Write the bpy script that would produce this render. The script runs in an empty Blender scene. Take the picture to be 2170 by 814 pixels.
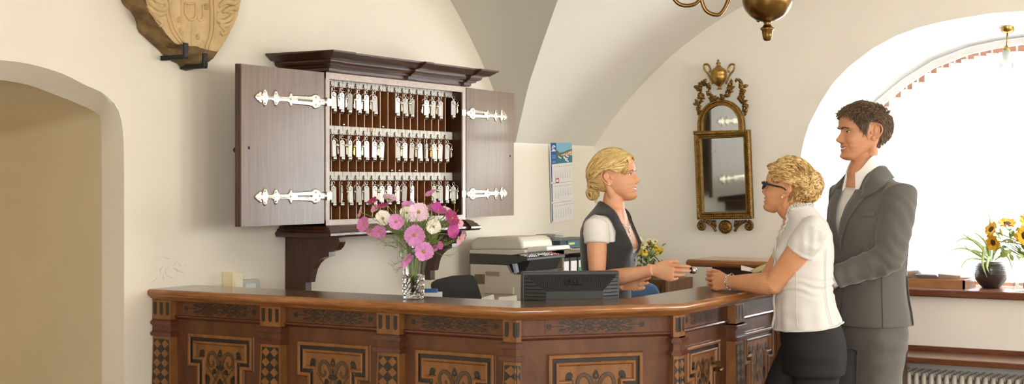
import bpy, bmesh, math, random
import numpy as np
from mathutils import Vector, Matrix, Euler, noise as mnoise
random.seed(7)
rng = np.random.default_rng(7)
PI = math.pi
scene = bpy.context.scene
COL = scene.collection
# ---------------------------------------------------------------- camera geometry
# world: x runs along the back wall, y runs into the back wall, camera stands above the origin
FPX = 3028.0; CX = 1085.0; HY = 384.0; CAMH = 1.53
TH = math.atan(1785/3028); SN, CS = math.sin(TH), math.cos(TH)
def ray(px, py):
    a = (px-CX)/FPX; b = (HY-py)/FPX
    return np.array((a*SN+CS, -a*CS+SN, b))
CAM = np.array((0, 0, CAMH))
def P(px, py, Z): return CAM + Z*ray(px, py)
def on_x(px, py, x):
    r = ray(px, py); return CAM + r*(x/r[0])
def on_y(px, py, y):
    r = ray(px, py); return CAM + r*(y/r[1])
def on_z(px, py, z):
    r = ray(px, py); return CAM + r*((z-CAMH)/r[2])
YB = 4.42      # back wall plane
XR = 8.593     # right (window) wall plane
HC = 1.071     # counter top

def lin(h):
    h = h.lstrip('#'); c = [int(h[i:i+2], 16)/255 for i in (0, 2, 4)]
    return tuple((x/12.92 if x <= .04045 else ((x+.055)/1.055)**2.4) for x in c) + (1,)

# ---------------------------------------------------------------- materials
MATS = {}
def mat(name, col, rough=.6, metal=0, bump=0, bscale=60, var=0, vscale=8, spec=.5, stretch=(1, 1, 1),
        col2=None, coat=0, trans=0, ior=1.45, sss=0, sheen=0, detail=4, emit=None):
    if name in MATS: return MATS[name]
    m = bpy.data.materials.new(name); m.use_nodes = True
    nt = m.node_tree; n = nt.nodes; l = nt.links
    b = n['Principled BSDF']
    c = lin(col) if isinstance(col, str) else col
    b.inputs['Base Color'].default_value = c
    b.inputs['Roughness'].default_value = rough; b.inputs['Metallic'].default_value = metal
    b.inputs['Specular IOR Level'].default_value = spec
    b.inputs['Coat Weight'].default_value = coat; b.inputs['Coat Roughness'].default_value = .12
    b.inputs['Transmission Weight'].default_value = trans; b.inputs['IOR'].default_value = ior
    if sss:
        b.inputs['Subsurface Weight'].default_value = sss; b.inputs['Subsurface Radius'].default_value = (1, .35, .2); b.inputs['Subsurface Scale'].default_value = .006
    if sheen: b.inputs['Sheen Weight'].default_value = sheen
    if emit:
        b.inputs['Emission Color'].default_value = lin(emit[0]); b.inputs['Emission Strength'].default_value = emit[1]
    if var or bump or col2:
        tc = n.new('ShaderNodeTexCoord'); mp = n.new('ShaderNodeMapping'); mp.inputs['Scale'].default_value = stretch
        l.new(tc.outputs['Object'], mp.inputs['Vector'])
    if var or col2:
        nz = n.new('ShaderNodeTexNoise'); nz.inputs['Scale'].default_value = vscale; nz.inputs['Detail'].default_value = detail
        l.new(mp.outputs['Vector'], nz.inputs['Vector'])
        cr = n.new('ShaderNodeValToRGB')
        c2 = lin(col2) if col2 else tuple(x*(1-var) for x in c[:3]) + (1,)
        cr.color_ramp.elements[0].position = .32; cr.color_ramp.elements[1].position = .68
        cr.color_ramp.elements[0].color = c2; cr.color_ramp.elements[1].color = c
        l.new(nz.outputs['Fac'], cr.inputs['Fac']); l.new(cr.outputs['Color'], b.inputs['Base Color'])
    if bump:
        n2 = n.new('ShaderNodeTexNoise'); n2.inputs['Scale'].default_value = bscale; n2.inputs['Detail'].default_value = 5
        l.new(mp.outputs['Vector'], n2.inputs['Vector'])
        bp = n.new('ShaderNodeBump'); bp.inputs['Strength'].default_value = bump; bp.inputs['Distance'].default_value = .01
        l.new(n2.outputs['Fac'], bp.inputs['Height']); l.new(bp.outputs['Normal'], b.inputs['Normal'])
    MATS[name] = m
    return m
def wood(name, c1, c2, rough=.35, stretch=(30, 30, 3), coat=.15, bump=.06, pores=None):
    if name in MATS: return MATS[name]
    m = mat(name, c1, rough=rough, coat=coat)
    nt = m.node_tree; n = nt.nodes; l = nt.links; b = n['Principled BSDF']
    tc = n.new('ShaderNodeTexCoord'); mp = n.new('ShaderNodeMapping'); mp.inputs['Scale'].default_value = stretch
    l.new(tc.outputs['Object'], mp.inputs['Vector'])
    nz = n.new('ShaderNodeTexNoise'); nz.inputs['Scale'].default_value = 1.6; nz.inputs['Detail'].default_value = 7; nz.inputs['Roughness'].default_value = .62; nz.inputs['Distortion'].default_value = .6
    l.new(mp.outputs['Vector'], nz.inputs['Vector'])
    cr = n.new('ShaderNodeValToRGB'); e = cr.color_ramp.elements
    e[0].position = .3; e[0].color = lin(c2); e[1].position = .7; e[1].color = lin(c1)
    l.new(nz.outputs['Fac'], cr.inputs['Fac']); l.new(cr.outputs['Color'], b.inputs['Base Color'])
    bp = n.new('ShaderNodeBump'); bp.inputs['Strength'].default_value = bump; bp.inputs['Distance'].default_value = .004
    l.new(nz.outputs['Fac'], bp.inputs['Height']); l.new(bp.outputs['Normal'], b.inputs['Normal'])
    return m

# ---------------------------------------------------------------- mesh builder
def A(v): return np.asarray(v, float)
def unit(v):
    v = A(v); n = np.linalg.norm(v); return v/n if n > 1e-12 else v
def frames(pts, up=(0, 0, 1)):
    """parallel transport frames along a polyline"""
    pts = [A(p) for p in pts]; n = len(pts); T = []
    for i in range(n):
        T.append(unit(pts[min(i+1, n-1)]-pts[max(i-1, 0)]))
    u = A(up)
    if abs(np.dot(u, T[0])) > .95: u = A((1, 0, 0)) if abs(T[0][0]) < .9 else A((0, 1, 0))
    N = unit(u-T[0]*np.dot(u, T[0])); out = []
    for i in range(n):
        N = unit(N-T[i]*np.dot(N, T[i])); out.append((pts[i], N, np.cross(T[i], N)))
    return out
def catmull(pts, sub=6, closed=False):
    pts = [A(p) for p in pts]; n = len(pts); out = []
    rngi = range(n if closed else n-1)
    for i in rngi:
        p0 = pts[(i-1) % n] if closed or i > 0 else 2*pts[0]-pts[1]
        p1 = pts[i]; p2 = pts[(i+1) % n]
        p3 = pts[(i+2) % n] if closed or i+2 < n else 2*pts[-1]-pts[-2]
        for k in range(sub):
            t = k/sub
            out.append(.5*((2*p1)+(-p0+p2)*t+(2*p0-5*p1+4*p2-p3)*t*t+(-p0+3*p1-3*p2+p3)*t**3))
    if not closed: out.append(pts[-1])
    return out
class MB:
    def __init__(s): s.v = []; s.f = []; s.m = []; s.sm = []
    def add(s, verts, faces, mi=0, smooth=False):
        o = len(s.v); s.v.extend([tuple(map(float, p)) for p in verts])
        for f in faces:
            s.f.append([i+o for i in f]); s.m.append(mi); s.sm.append(smooth)
        return s
    def box(s, c, size, rz=0, mi=0, M=None, bev=0):
        hx, hy, hz = [x/2 for x in size]; c = A(c)
        if bev:
            b = min(bev, hx*.9, hy*.9, hz*.9); vs = []
            for z, i in ((-hz, b), (-hz+b, 0), (hz-b, 0), (hz, b)):
                X, Y = hx-i, hy-i; k = b
                vs += [(-X+k, -Y, z), (X-k, -Y, z), (X, -Y+k, z), (X, Y-k, z), (X-k, Y, z), (-X+k, Y, z), (-X, Y-k, z), (-X, -Y+k, z)]
            fs = [list(range(7, -1, -1)), list(range(24, 32))]
            for r in range(3):
                for i in range(8):
                    j = (i+1) % 8; fs.append([r*8+i, r*8+j, r*8+8+j, r*8+8+i])
        else:
            vs = [(-hx, -hy, -hz), (hx, -hy, -hz), (hx, hy, -hz), (-hx, hy, -hz), (-hx, -hy, hz), (hx, -hy, hz), (hx, hy, hz), (-hx, hy, hz)]
            fs = [[3, 2, 1, 0], [4, 5, 6, 7], [0, 1, 5, 4], [1, 2, 6, 5], [2, 3, 7, 6], [3, 0, 4, 7]]
        cs, sn = math.cos(rz), math.sin(rz)
        vs = [A((x*cs-y*sn, x*sn+y*cs, z)) for x, y, z in vs]
        if M is not None: vs = [np.array(M @ Vector(v)) for v in vs]
        return s.add([v+c for v in vs], fs, mi)
    def tube(s, pts, rad, n=8, mi=0, cap=True, smooth=True, flat=1.0, up=(0, 0, 1)):
        fr = frames(pts, up); k = len(fr)
        if not hasattr(rad, '__len__'): rad = [rad]*k
        vs = []; fs = []
        for (p, N, B), r in zip(fr, rad):
            for i in range(n):
                a = 2*PI*i/n; vs.append(p+N*math.cos(a)*r*flat+B*math.sin(a)*r)
        for j in range(k-1):
            for i in range(n):
                i2 = (i+1) % n; fs.append([j*n+i, j*n+i2, (j+1)*n+i2, (j+1)*n+i])
        if cap: fs.append(list(range(n-1, -1, -1))); fs.append([(k-1)*n+i for i in range(n)])
        return s.add(vs, fs, mi, smooth)
    def lathe(s, prof, c=(0, 0, 0), n=32, mi=0, M=None, smooth=True, cap=True, rfun=None):
        """prof: list of (r,z)"""
        vs = []; fs = []; k = len(prof); c = A(c)
        for r, z in prof:
            for i in range(n):
                a = 2*PI*i/n; rr = r*(rfun(a, z) if rfun else 1); v = A((rr*math.cos(a), rr*math.sin(a), z))
                if M is not None: v = np.array(M @ Vector(v))
                vs.append(v+c)
        for j in range(k-1):
            for i in range(n):
                i2 = (i+1) % n; fs.append([j*n+i, j*n+i2, (j+1)*n+i2, (j+1)*n+i])
        if cap:
            if prof[0][0] > 1e-5: fs.append(list(range(n-1, -1, -1)))
            if prof[-1][0] > 1e-5: fs.append([(k-1)*n+i for i in range(n)])
        return s.add(vs, fs, mi, smooth)
    def rings(s, rings, mi=0, smooth=True, cap=True, closed=True):
        n = len(rings[0]); vs = [p for r in rings for p in r]; fs = []
        for j in range(len(rings)-1):
            for i in range(n if closed else n-1):
                i2 = (i+1) % n; fs.append([j*n+i, j*n+i2, (j+1)*n+i2, (j+1)*n+i])
        if cap: fs.append(list(range(n-1, -1, -1))); fs.append([(len(rings)-1)*n+i for i in range(n)])
        return s.add(vs, fs, mi, smooth)
    def sphere(s, c, r, n=16, mi=0, sc=(1, 1, 1), M=None):
        prof = [(max(1e-4, math.sin(PI*i/(n//2+2)))*r, -math.cos(PI*i/(n//2+2))*r) for i in range(n//2+3)]
        S = Matrix.Diagonal((*sc, 1)); S = (M.to_4x4() @ S) if M is not None else S
        return s.lathe(prof, c, n, mi, M=S)
    def poly(s, pts, mi=0): return s.add(pts, [list(range(len(pts)))], mi)
    def prism(s, pts2, fn, d0, d1, mi=0):
        """extrude a 2-D outline; fn(a,b,d) -> 3-D"""
        n = len(pts2); vs = [fn(a, b, d0) for a, b in pts2]+[fn(a, b, d1) for a, b in pts2]
        fs = [list(range(n-1, -1, -1)), list(range(n, 2*n))]+[[i, (i+1) % n, n+(i+1) % n, n+i] for i in range(n)]
        return s.add(vs, fs, mi)
    def ribbon(s, pts2, w, fn, d, mi=0, side=0):
        """flat stroke of width w (number or list) along 2-D points, raised slab from d-side to d"""
        n = len(pts2); L = []; R = []
        if not hasattr(w, '__len__'): w = [w]*n
        for i in range(n):
            t = A(pts2[min(i+1, n-1)])-A(pts2[max(i-1, 0)]); t = unit(t); q = A((-t[1], t[0]))*w[i]/2
            L.append(A(pts2[i])+q); R.append(A(pts2[i])-q)
        vs = [fn(p[0], p[1], d) for p in L]+[fn(p[0], p[1], d) for p in R]
        return s.add(vs, [[i, i+1, n+i+1, n+i] for i in range(n-1)], mi)
    def blob(s, pts2, fn, d, mi=0): return s.add([fn(a, b, d) for a, b in pts2], [list(range(len(pts2)))], mi)
    def build(s, name, mats, parent=None, local=False, normals=True):
        me = bpy.data.meshes.new(name); v = np.array(s.v, float).reshape(-1, 3)
        if parent is not None and not local: v = v-np.array(parent.get('_o', (0, 0, 0)))
        me.from_pydata(v.tolist(), [], s.f)
        for m in (mats if isinstance(mats, (list, tuple)) else [mats]): me.materials.append(m)
        me.polygons.foreach_set('material_index', s.m); me.polygons.foreach_set('use_smooth', s.sm)
        me.update()
        if normals:
            bm = bmesh.new(); bm.from_mesh(me); bmesh.ops.recalc_face_normals(bm, faces=bm.faces); bm.to_mesh(me); bm.free()
        o = bpy.data.objects.new(name, me); COL.objects.link(o)
        if parent is not None:
            o.parent = parent
            if not local and '_o' in parent: o['_o'] = list(parent['_o'])
        return o
def thing(name, label, cat, loc=(0, 0, 0), rot=(0, 0, 0), group=None):
    o = bpy.data.objects.new(name, None); COL.objects.link(o); o.empty_display_size = .1
    o.location = tuple(map(float, loc)); o.rotation_euler = rot; o['label'] = label; o['category'] = cat
    o['_o'] = [float(x) for x in loc]
    if group: o['group'] = group
    return o
def tag(o, label, cat, group=None, kind=None):
    o['label'] = label; o['category'] = cat
    if group: o['group'] = group
    if kind: o['kind'] = kind
    return o
def recentre(o):
    """put the origin of a single-mesh thing at the middle of its base"""
    me = o.data; co = np.zeros(len(me.vertices)*3); me.vertices.foreach_get('co', co); co = co.reshape(-1, 3)
    c = (co.min(0)+co.max(0))/2; c[2] = co[:, 2].min(); co -= c
    me.vertices.foreach_set('co', co.ravel()); me.update(); o.location = tuple(c); return o
def struct(o): o['kind'] = 'structure'; return o
def dup(root, loc=None, rot=None, label=None, group=None, swap=None):
    r = root.copy(); COL.objects.link(r)
    if loc is not None: r.location = tuple(map(float, loc))
    if rot is not None: r.rotation_euler = rot
    if label: r['label'] = label
    if group: r['group'] = group
    for ch in list(root.children):
        c = ch.copy(); COL.objects.link(c); c.parent = r
        for g in ch.children:
            d = g.copy(); COL.objects.link(d); d.parent = c
    return r
def text_mesh(s, size, ext=.0005, align='CENTER'):
    """outline of lettering as (verts, faces) in the x-y plane"""
    cu = bpy.data.curves.new('t', 'FONT'); cu.body = s; cu.size = size; cu.extrude = ext; cu.align_x = align; cu.align_y = 'CENTER'; cu.resolution_u = 2
    o = bpy.data.objects.new('t', cu); COL.objects.link(o)
    dg = bpy.context.evaluated_depsgraph_get(); dg.update(); me = bpy.data.meshes.new_from_object(o.evaluated_get(dg))
    vs = [tuple(v.co) for v in me.vertices]; fs = [list(p.vertices) for p in me.polygons]
    bpy.data.objects.remove(o); bpy.data.curves.remove(cu); bpy.data.meshes.remove(me)
    return vs, fs
def interp(xs, ys):
    xs = list(xs); ys = list(ys); return lambda x: float(np.interp(x, xs, ys))
# ================================================================ THE ROOM
plaster = mat('cream_plaster', '#E4DCCB', rough=.9, bump=.10, bscale=14, var=.03, vscale=3, spec=.2)
plaster_r = mat('grey_cream_plaster', '#F0EADD', rough=.9, bump=.10, bscale=14, var=.03, vscale=3, spec=.2)
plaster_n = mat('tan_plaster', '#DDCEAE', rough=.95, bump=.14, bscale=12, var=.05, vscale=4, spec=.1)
white_plaster = mat('white_plaster', '#D6D1C4', rough=.9, bump=.08, bscale=14, spec=.2)
floor_m = wood('floor_boards', '#A59684', '#85786A', rough=.4, stretch=(2, 14, 2))
# vault: arch over the back wall (plane y=YB) and arch over the right wall (x=XR)
ax0 = 7.505; az0 = 1.764
def circ(a, b, r):  # z above spring for plan offset d
    return lambda d: b+math.sqrt(max(r*r-(d-a)**2, 0))
R1 = math.hypot(2.89, 1.836); f1 = circ(2.89, -1.836, R1); CR1 = f1(2.89)
R2 = math.hypot(2.162, 1.524); f2 = circ(2.162, -1.524, R2); CR2 = f2(2.162)
N1 = 40
arch1 = [A((ax0-2.89*t, YB, az0+f1(2.89*t))) for t in (np.linspace(0, 1, N1)**1.3)]
arch2 = [A((XR, YB-2.162*t, az0+f2(2.162*t))) for t in (np.linspace(0, 1, N1)**1.3)]
gx = interp([-400, -200, 0, 90, 180, 290, 310], [1345, 1258, 1182, 1150, 1120, 1095, 1091])
groin = []
for t in np.linspace(0, 1, N1)**1.3:
    a = 2.89*t; z = az0+f1(a); lo, hi = -.2, 2.3
    def px_of(b):
        p = A((ax0-a, YB-b, z))-CAM; X = p[0]*SN-p[1]*CS; Z = p[0]*CS+p[1]*SN
        return CX+FPX*X/Z, HY-FPX*p[2]/Z
    for _ in range(40):
        mid = (lo+hi)/2; x, y = px_of(mid)
        if x < gx(y): lo = mid
        else: hi = mid
    b = lo; w = max(0, (t-.45)/.55)
    groin.append(A((ax0-a, YB-(b*(1-w)+2.18*w), z)))
vb = MB()
def loft(mb, c1, c2, n=10, mi=0):
    mb.rings([[c1[i]*(1-k/n)+c2[i]*k/n for i in range(len(c1))] for k in range(n+1)], mi=mi, cap=False, closed=False)
loft(vb, arch1, groin)
o = vb.build('ceiling_vault_back', white_plaster); struct(o); o.name = 'ceiling'
vb = MB(); loft(vb, groin, arch2)
o = vb.build('ceiling', white_plaster); struct(o)
XL, YF = -1.6, -3.6; ZT = az0+CR1
vb = MB(); ycr = YB-2.18
vb.add([(XL, YF, ZT), (ax0-2.89, YF, ZT), (ax0-2.89, YB, ZT), (XL, YB, ZT)], [[0, 1, 2, 3]])
vb.add([(ax0-2.89, YF, ZT), (XR, YF, az0+CR2), (XR, YB-2.162, az0+CR2), (ax0-2.89, ycr, ZT)], [[0, 1, 2, 3]])
struct(vb.build('ceiling', white_plaster))
# back wall with the arched doorway
dc, dhw, ox = 3.62, .665, None
oa = [(0, 127), (60, 135), (130, 155), (180, 180), (215, 195), (240, 216), (254, 240), (261, 280), (262.5, 330), (263, 400)]
ia = [(0, 169), (60, 180), (120, 202), (170, 222), (200, 236), (211, 244), (214, 256), (215, 300), (216, 400)]
op = sorted([(on_y(x, y, YB)[0], on_y(x, y, YB)[2]) for x, y in oa]); YJ = YB+.13
ip = sorted([(on_y(x, y, YJ)[0], on_y(x, y, YJ)[2]) for x, y in ia])
def half_curve(pts, N=40):
    pts = catmull([A((p[0], 0, p[1])) for p in pts], 6); 
    right = [(p[0], p[2]) for p in pts]
    right.append((right[-1][0], 0.0)); cx0 = pts[0][0]
    xo = right[-1][0]
    left = [(2*cx0-x, z) for x, z in right[::-1]]
    return left+right
def resample(c, n=120):
    c = [A(p) for p in c]; d = [0]
    for i in range(1, len(c)): d.append(d[-1]+np.linalg.norm(c[i]-c[i-1]))
    s = np.linspace(0, d[-1], n); return [A((np.interp(t, d, [p[0] for p in c]), np.interp(t, d, [p[1] for p in c]))) for t in s]
oc = half_curve(op); ic = half_curve(ip)
wb = MB(); fn = lambda a, b, d: A((a, d, b))
a1 = [(p[0], p[2]) for p in arch1]
outline = [(XL, 0)]+[tuple(p) for p in oc]+[(XR+.6, 0), (XR+.6, az0), (ax0, az0)]+a1[1:]+[(XL, ZT)]
wb.poly([fn(a, b, YB) for a, b in outline])
# rounded outer arris and jamb
def rim(c, inset): return c
orr, irr = resample(oc), resample(ic)
loft(wb, [fn(p[0], p[1], YB) for p in orr], [fn(p[0], p[1], YJ) for p in irr], n=6)
bw = wb.build('wall_back', plaster); struct(bw)
bm = bmesh.new(); bm.from_mesh(bw.data); bmesh.ops.remove_doubles(bm, verts=bm.verts, dist=.0004)
es = [e for e in bm.edges if len(e.link_faces) == 2 and e.calc_face_angle(0) > .6 and all(abs(v.co.y-YB) < .001 for v in e.verts) and e.verts[0].co.x < 4.6]
bmesh.ops.bevel(bm, geom=es, offset=.022, segments=4, affect='EDGES', profile=.5)
bmesh.ops.triangulate(bm, faces=[f for f in bm.faces if len(f.verts) > 4])
bm.to_mesh(bw.data); bm.free()
sc = MB(); rs_ = random.Random(2)
for k in range(15):
    x, y = 350+rs_.gauss(0, 17), 572+rs_.gauss(0, 13); L_ = rs_.uniform(5, 20); an = rs_.choice((.1, -.9, 1.2, 2.0, .4)); p_ = [on_y(x+L_*t*math.cos(an)+2*math.sin(t*5+k), y+L_*t*math.sin(an), YB-.0006) for t in np.linspace(0, 1, 6)]
    sc.tube(p_, [.0002, .0008, .0005, .0009, .0005, .0002], 4, cap=False)
sm_ = sc.build('scuff_marks', mat('grey_scuff', '#BDB3A2', rough=.9), bw); sm_['kind'] = 'stuff'
nb = MB(); YN = 5.45
back = [A((p[0], 0, min(p[1], 9))) for p in irr]
deep = [(dc+(p[0]-dc)*1.25, p[1]*.95) for p in irr]
loft(nb, [fn(p[0]-(.02 if p[0] < dc else -.02), p[1]+.01*(p[1] > .1), YJ-.004) for p in irr], [fn(a, b, YN) for a, b in deep], n=4)
nb.poly([(dc-1.1, YN, 0), (dc+1.1, YN, 0), (dc+1.1, YN, 2.3), (dc-1.1, YN, 2.3)])
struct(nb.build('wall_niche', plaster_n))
# right wall with the arched window
sillz = .89; vw = 1.62
wo = [(1697, 330), (1703, 300), (1715, 262), (1740, 215), (1765, 176), (1800, 140), (1850, 102), (1900, 75), (1950, 57), (2000, 45), (2050, 36), (2100, 28), (2170, 23)]
wi = [(1855.6, 221), (1916, 171), (1976, 133), (2052, 103), (2110, 90), (2170, 81.5)]
XI = 9.04
wop = [(on_x(x, y, XR)[1], on_x(x, y, XR)[2]) for x, y in wo]
wip = [(on_x(x, y, XI)[1], on_x(x, y, XI)[2]) for x, y in wi]
ws = 2.985; wip = [(2.73, 1.80)]+wip
fo = interp([vw]+[p[0] for p in wop[::-1]]+[ws], [wop[-1][1]]+[p[1] for p in wop[::-1]]+[1.5])
fi = interp([vw]+[p[0] for p in wip[::-1]]+[2.79], [wip[-1][1]]+[p[1] for p in wip[::-1]]+[1.55])
def arch_pts(f, half, spring, n=48):
    out = []
    for k in range(n+1):
        t = k/n; d = half*math.sin(t*PI/2); out.append((vw+d, f(vw+d)))
    return out
aro = arch_pts(fo, ws-vw, 1.5); ari = arch_pts(fi, 2.79-vw, 1.55)
def full(a): return [(2*vw-y, z) for y, z in a[::-1]][:-1]+a
aro, ari = full(aro), full(ari)
topz = interp([YF, YB-2.162]+[p[1] for p in arch2[::-1]], [az0+CR2]*2+[p[2] for p in arch2[::-1]])
ys = sorted(set([YF, -1, .1]+[p[0] for p in aro]+[p[1] for p in arch2]+[YB+.05]))
wr = MB(); yl, yr = 2*vw-ws, ws
tin = lambda y: fo(vw+abs(y-vw))
for a, b in zip(ys[:-1], ys[1:]):
    q = lambda y0, y1, za0, za1, zb0, zb1: wr.add([(XR, y0, za0), (XR, y1, za1), (XR, y1, zb1), (XR, y0, zb0)], [[0, 1, 2, 3]])
    if a >= yl-1e-6 and b <= yr+1e-6:
        q(a, b, 0, 0, sillz, sillz); q(a, b, tin(a), tin(b), topz(a), topz(b))
    else: q(a, b, 0, 0, topz(a), topz(b))
o = wr.build('wall_right', plaster_r); struct(o)
rv = MB()
oo = [(XR, y, z) for y, z in [(aro[0][0], sillz)]+aro+[(aro[-1][0], sillz)]]
ii = [(XI, y, z) for y, z in [(ari[0][0], sillz)]+ari+[(ari[-1][0], sillz)]]
loft(rv, [A(p) for p in oo], [A(p) for p in ii], n=4)
rv.add([(XR, aro[0][0], sillz-.03), (XR, aro[-1][0], sillz-.03), (XI+.4, aro[-1][0], sillz-.03), (XI+.4, aro[0][0], sillz-.03)], [[0, 1, 2, 3]])
# outer wall of the masonry round the frame
loft(rv, [A(p) for p in ii], [A((XI+.35, p[1]*1.0, p[2])) for p in ii], n=1)
o = rv.build('wall_right_reveal', mat('reveal_plaster', '#F0F2F2', rough=.9, bump=.08, bscale=14, spec=.2)); struct(o); o.name = 'trim_1'
# the other walls, floor
w2 = MB(); fill_win = (-2.2, .6, .9, 2.8)  # opening added in the unseen wall to let fill light in
for (a, b), (za, zb) in (((YF, fill_win[0]), (0, ZT)), ((fill_win[1], YB), (0, ZT)), ((fill_win[0], fill_win[1]), (0, fill_win[2])), ((fill_win[0], fill_win[1]), (fill_win[3], ZT))):
    w2.add([(XL, a, za), (XL, b, za), (XL, b, zb), (XL, a, zb)], [[0, 1, 2, 3]])
struct(w2.build('wall_left', plaster))
w3 = MB(); 
wins = [(1.3, 2.9), (4.3, 5.9), (6.5, 8.0)]; z0, z1 = 1.1, 2.75; z0_w, z1_w = z0, z1
xs = [XL]+[x for w in wins for x in w]+[XR]
for i in range(len(xs)-1):
    a, b = xs[i], xs[i+1]; w = (a, b) in wins
    for za, zb in (((0, z0), (z1, ZT)) if w else ((0, ZT),)):
        w3.add([(a, YF, za), (b, YF, za), (b, YF, zb), (a, YF, zb)], [[0, 1, 2, 3]])
struct(w3.build('wall_front', plaster))
fl = MB(); fl.add([(XL, YF, 0), (XR+.05, YF, 0), (XR+.05, YN, 0), (XL, YN, 0)], [[0, 1, 2, 3]]); struct(fl.build('floor', floor_m))
# windows in the wall behind the viewer (frames only; daylight comes through them)
white_paint = mat('white_paint', '#F0EEE8', rough=.4)
for k, (a, b) in enumerate(wins):
    m = MB(); t = .07
    for x in (a+t/2, b-t/2, (a+b)/2): m.box((x, YF-.08, (z0+z1)/2), (t, .08, z1-z0))
    for z in (z0+t/2, z1-t/2, z0+(z1-z0)*.65): m.box(((a+b)/2, YF-.08, z), (b-a, .07, t))
    struct(m.build('window_%d' % (k+2), white_paint))
m = MB(); t = .07
for y in (fill_win[0]+t/2, fill_win[1]-t/2, (fill_win[0]+fill_win[1])/2): m.box((XL-.08, y, (fill_win[2]+fill_win[3])/2), (.08, t, fill_win[3]-fill_win[2]))
for z in (fill_win[2]+t/2, fill_win[3]-t/2): m.box((XL-.08, (fill_win[0]+fill_win[1])/2, z), (.07, fill_win[1]-fill_win[0], t))
struct(m.build('window_5', white_paint))  # invented frame for the added opening in the left wall
# the arched window: brown frame + glass
brown_frame = wood('brown_window_frame', '#8A5F45', '#6B4431', rough=.5, stretch=(20, 20, 3))
glass = bpy.data.materials.new('window_glass'); glass.use_nodes = True
_n = glass.node_tree.nodes; _l = glass.node_tree.links; _n.clear()
_o = _n.new('ShaderNodeOutputMaterial'); _t = _n.new('ShaderNodeBsdfTransparent'); _g = _n.new('ShaderNodeBsdfGlossy'); _g.inputs['Roughness'].default_value = .02
_x = _n.new('ShaderNodeMixShader'); _x.inputs[0].default_value = .06
_l.new(_t.outputs[0], _x.inputs[1]); _l.new(_g.outputs[0], _x.inputs[2]); _l.new(_x.outputs[0], _o.inputs[0])
m = MB(); XW = 9.14; n = len(ari)
outer = [A((XW, y, z)) for y, z in [(ari[0][0], sillz)]+ari+[(ari[-1][0], sillz)]]
inner = [A((XW, vw+(y-vw)*.90, sillz+.1+(z-sillz)*.80 if z > sillz else sillz+.06)) for _, y, z in outer]
loft(m, outer, inner, n=1); loft(m, [p+A((.06, 0, 0)) for p in inner], inner, n=1)
m.box((XW+.03, vw, sillz+.03), (.07, 2.3, .08))
for y in (vw-.55, vw, vw+.55): m.box((XW+.03, y, sillz+.72), (.05, .06, 1.42))
m.box((XW+.03, vw, 1.72), (.05, 2.2, .06))
wf = struct(m.build('window_1', brown_frame))
g = MB(); g.poly([p+A((.045, 0, 0)) for p in inner]); gg = g.build('pane', glass, wf); 
# ================================================================ RECEPTION COUNTER
w_top = wood('counter_top_wood', '#74543A', '#593E29', rough=.22, stretch=(6, 6, 6), coat=.5, bump=.01)
w_nose = wood('counter_edge_wood', '#A06A38', '#774826', rough=.25, stretch=(4, 4, 40), coat=.5)
w_body = wood('counter_body_wood', '#6A3E21', '#482914', rough=.46, stretch=(9, 9, 2.5), coat=.06)
w_gold = wood('counter_field_wood', '#8A5A2E', '#6A4320', rough=.44, stretch=(12, 12, 4), coat=.1)
w_red = wood('counter_red_moulding', '#63321F', '#472415', rough=.3, stretch=(10, 10, 30), coat=.4)
w_dark = wood('dark_inlay_wood', '#2E241B', '#201812', rough=.4, stretch=(20, 20, 20), coat=.2)
w_grey = wood('grey_brown_inlay_wood', '#5A4128', '#45301D', rough=.4, stretch=(20, 20, 20), coat=.2)
CA = on_z(314, 613, HC); CB = on_z(1092, 653.5, HC); CCn = on_z(1452, 643.5, HC)
path = [A((CA[0], YB-.003)), A((CB[0], CB[1])), A((CCn[0], CCn[1])), A((7.62, CCn[1]+.0))]
def offset_path(pts, d):
    out = []; n = len(pts)
    nr = [A((-(unit(pts[i+1]-pts[i]))[1], (unit(pts[i+1]-pts[i]))[0])) for i in range(n-1)]
    for i in range(n):
        if i == 0: out.append(pts[0]+nr[0]*d)
        elif i == n-1: out.append(pts[-1]+nr[-1]*d)
        else:
            b = unit(nr[i-1]+nr[i]); out.append(pts[i]+b*d/np.dot(b, nr[i]))
    return out
def sweep(mb, pts, prof, mi=0, closed=True, cap=True, smooth=False):
    rings = [[A((*p, 0))*0+A((p[0], p[1], z)) for p in offset_path(pts, d)] for d, z in prof]
    k = len(prof); n = len(pts); vs = [p for r in rings for p in r]; fs = []
    for j in range(k if closed else k-1):
        j2 = (j+1) % k
        for i in range(n-1): fs.append([j*n+i, j*n+i+1, j2*n+i+1, j2*n+i])
    if cap and closed: fs.append([j*n for j in range(k)]); fs.append([j*n+n-1 for j in range(k-1, -1, -1)])
    mb.add(vs, fs, mi, smooth)
seglen = [np.linalg.norm(path[i+1]-path[i]) for i in range(3)]; L1, L2 = seglen[0], seglen[0]+seglen[1]
LT = sum(seglen)
def strip(s0, s1, d):
    op = offset_path(path, d); acc = 0; pts = []; s0, s1 = max(s0, 0), max(s1, 1e-6)
    for i in range(3):
        a, b = acc, acc+seglen[i]; t = unit(path[i+1]-path[i]); nrm = A((-t[1], t[0]))
        if s0 >= a-1e-9 and s0 < b: pts.append(path[i]+t*(s0-a)+nrm*d)
        if s0 < b and s1 > b and i < 2: pts.append(op[i+1])
        if s1 > a and s1 <= b+1e-9: pts.append(path[i]+t*(s1-a)+nrm*d)
        acc = b
    return pts
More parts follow.
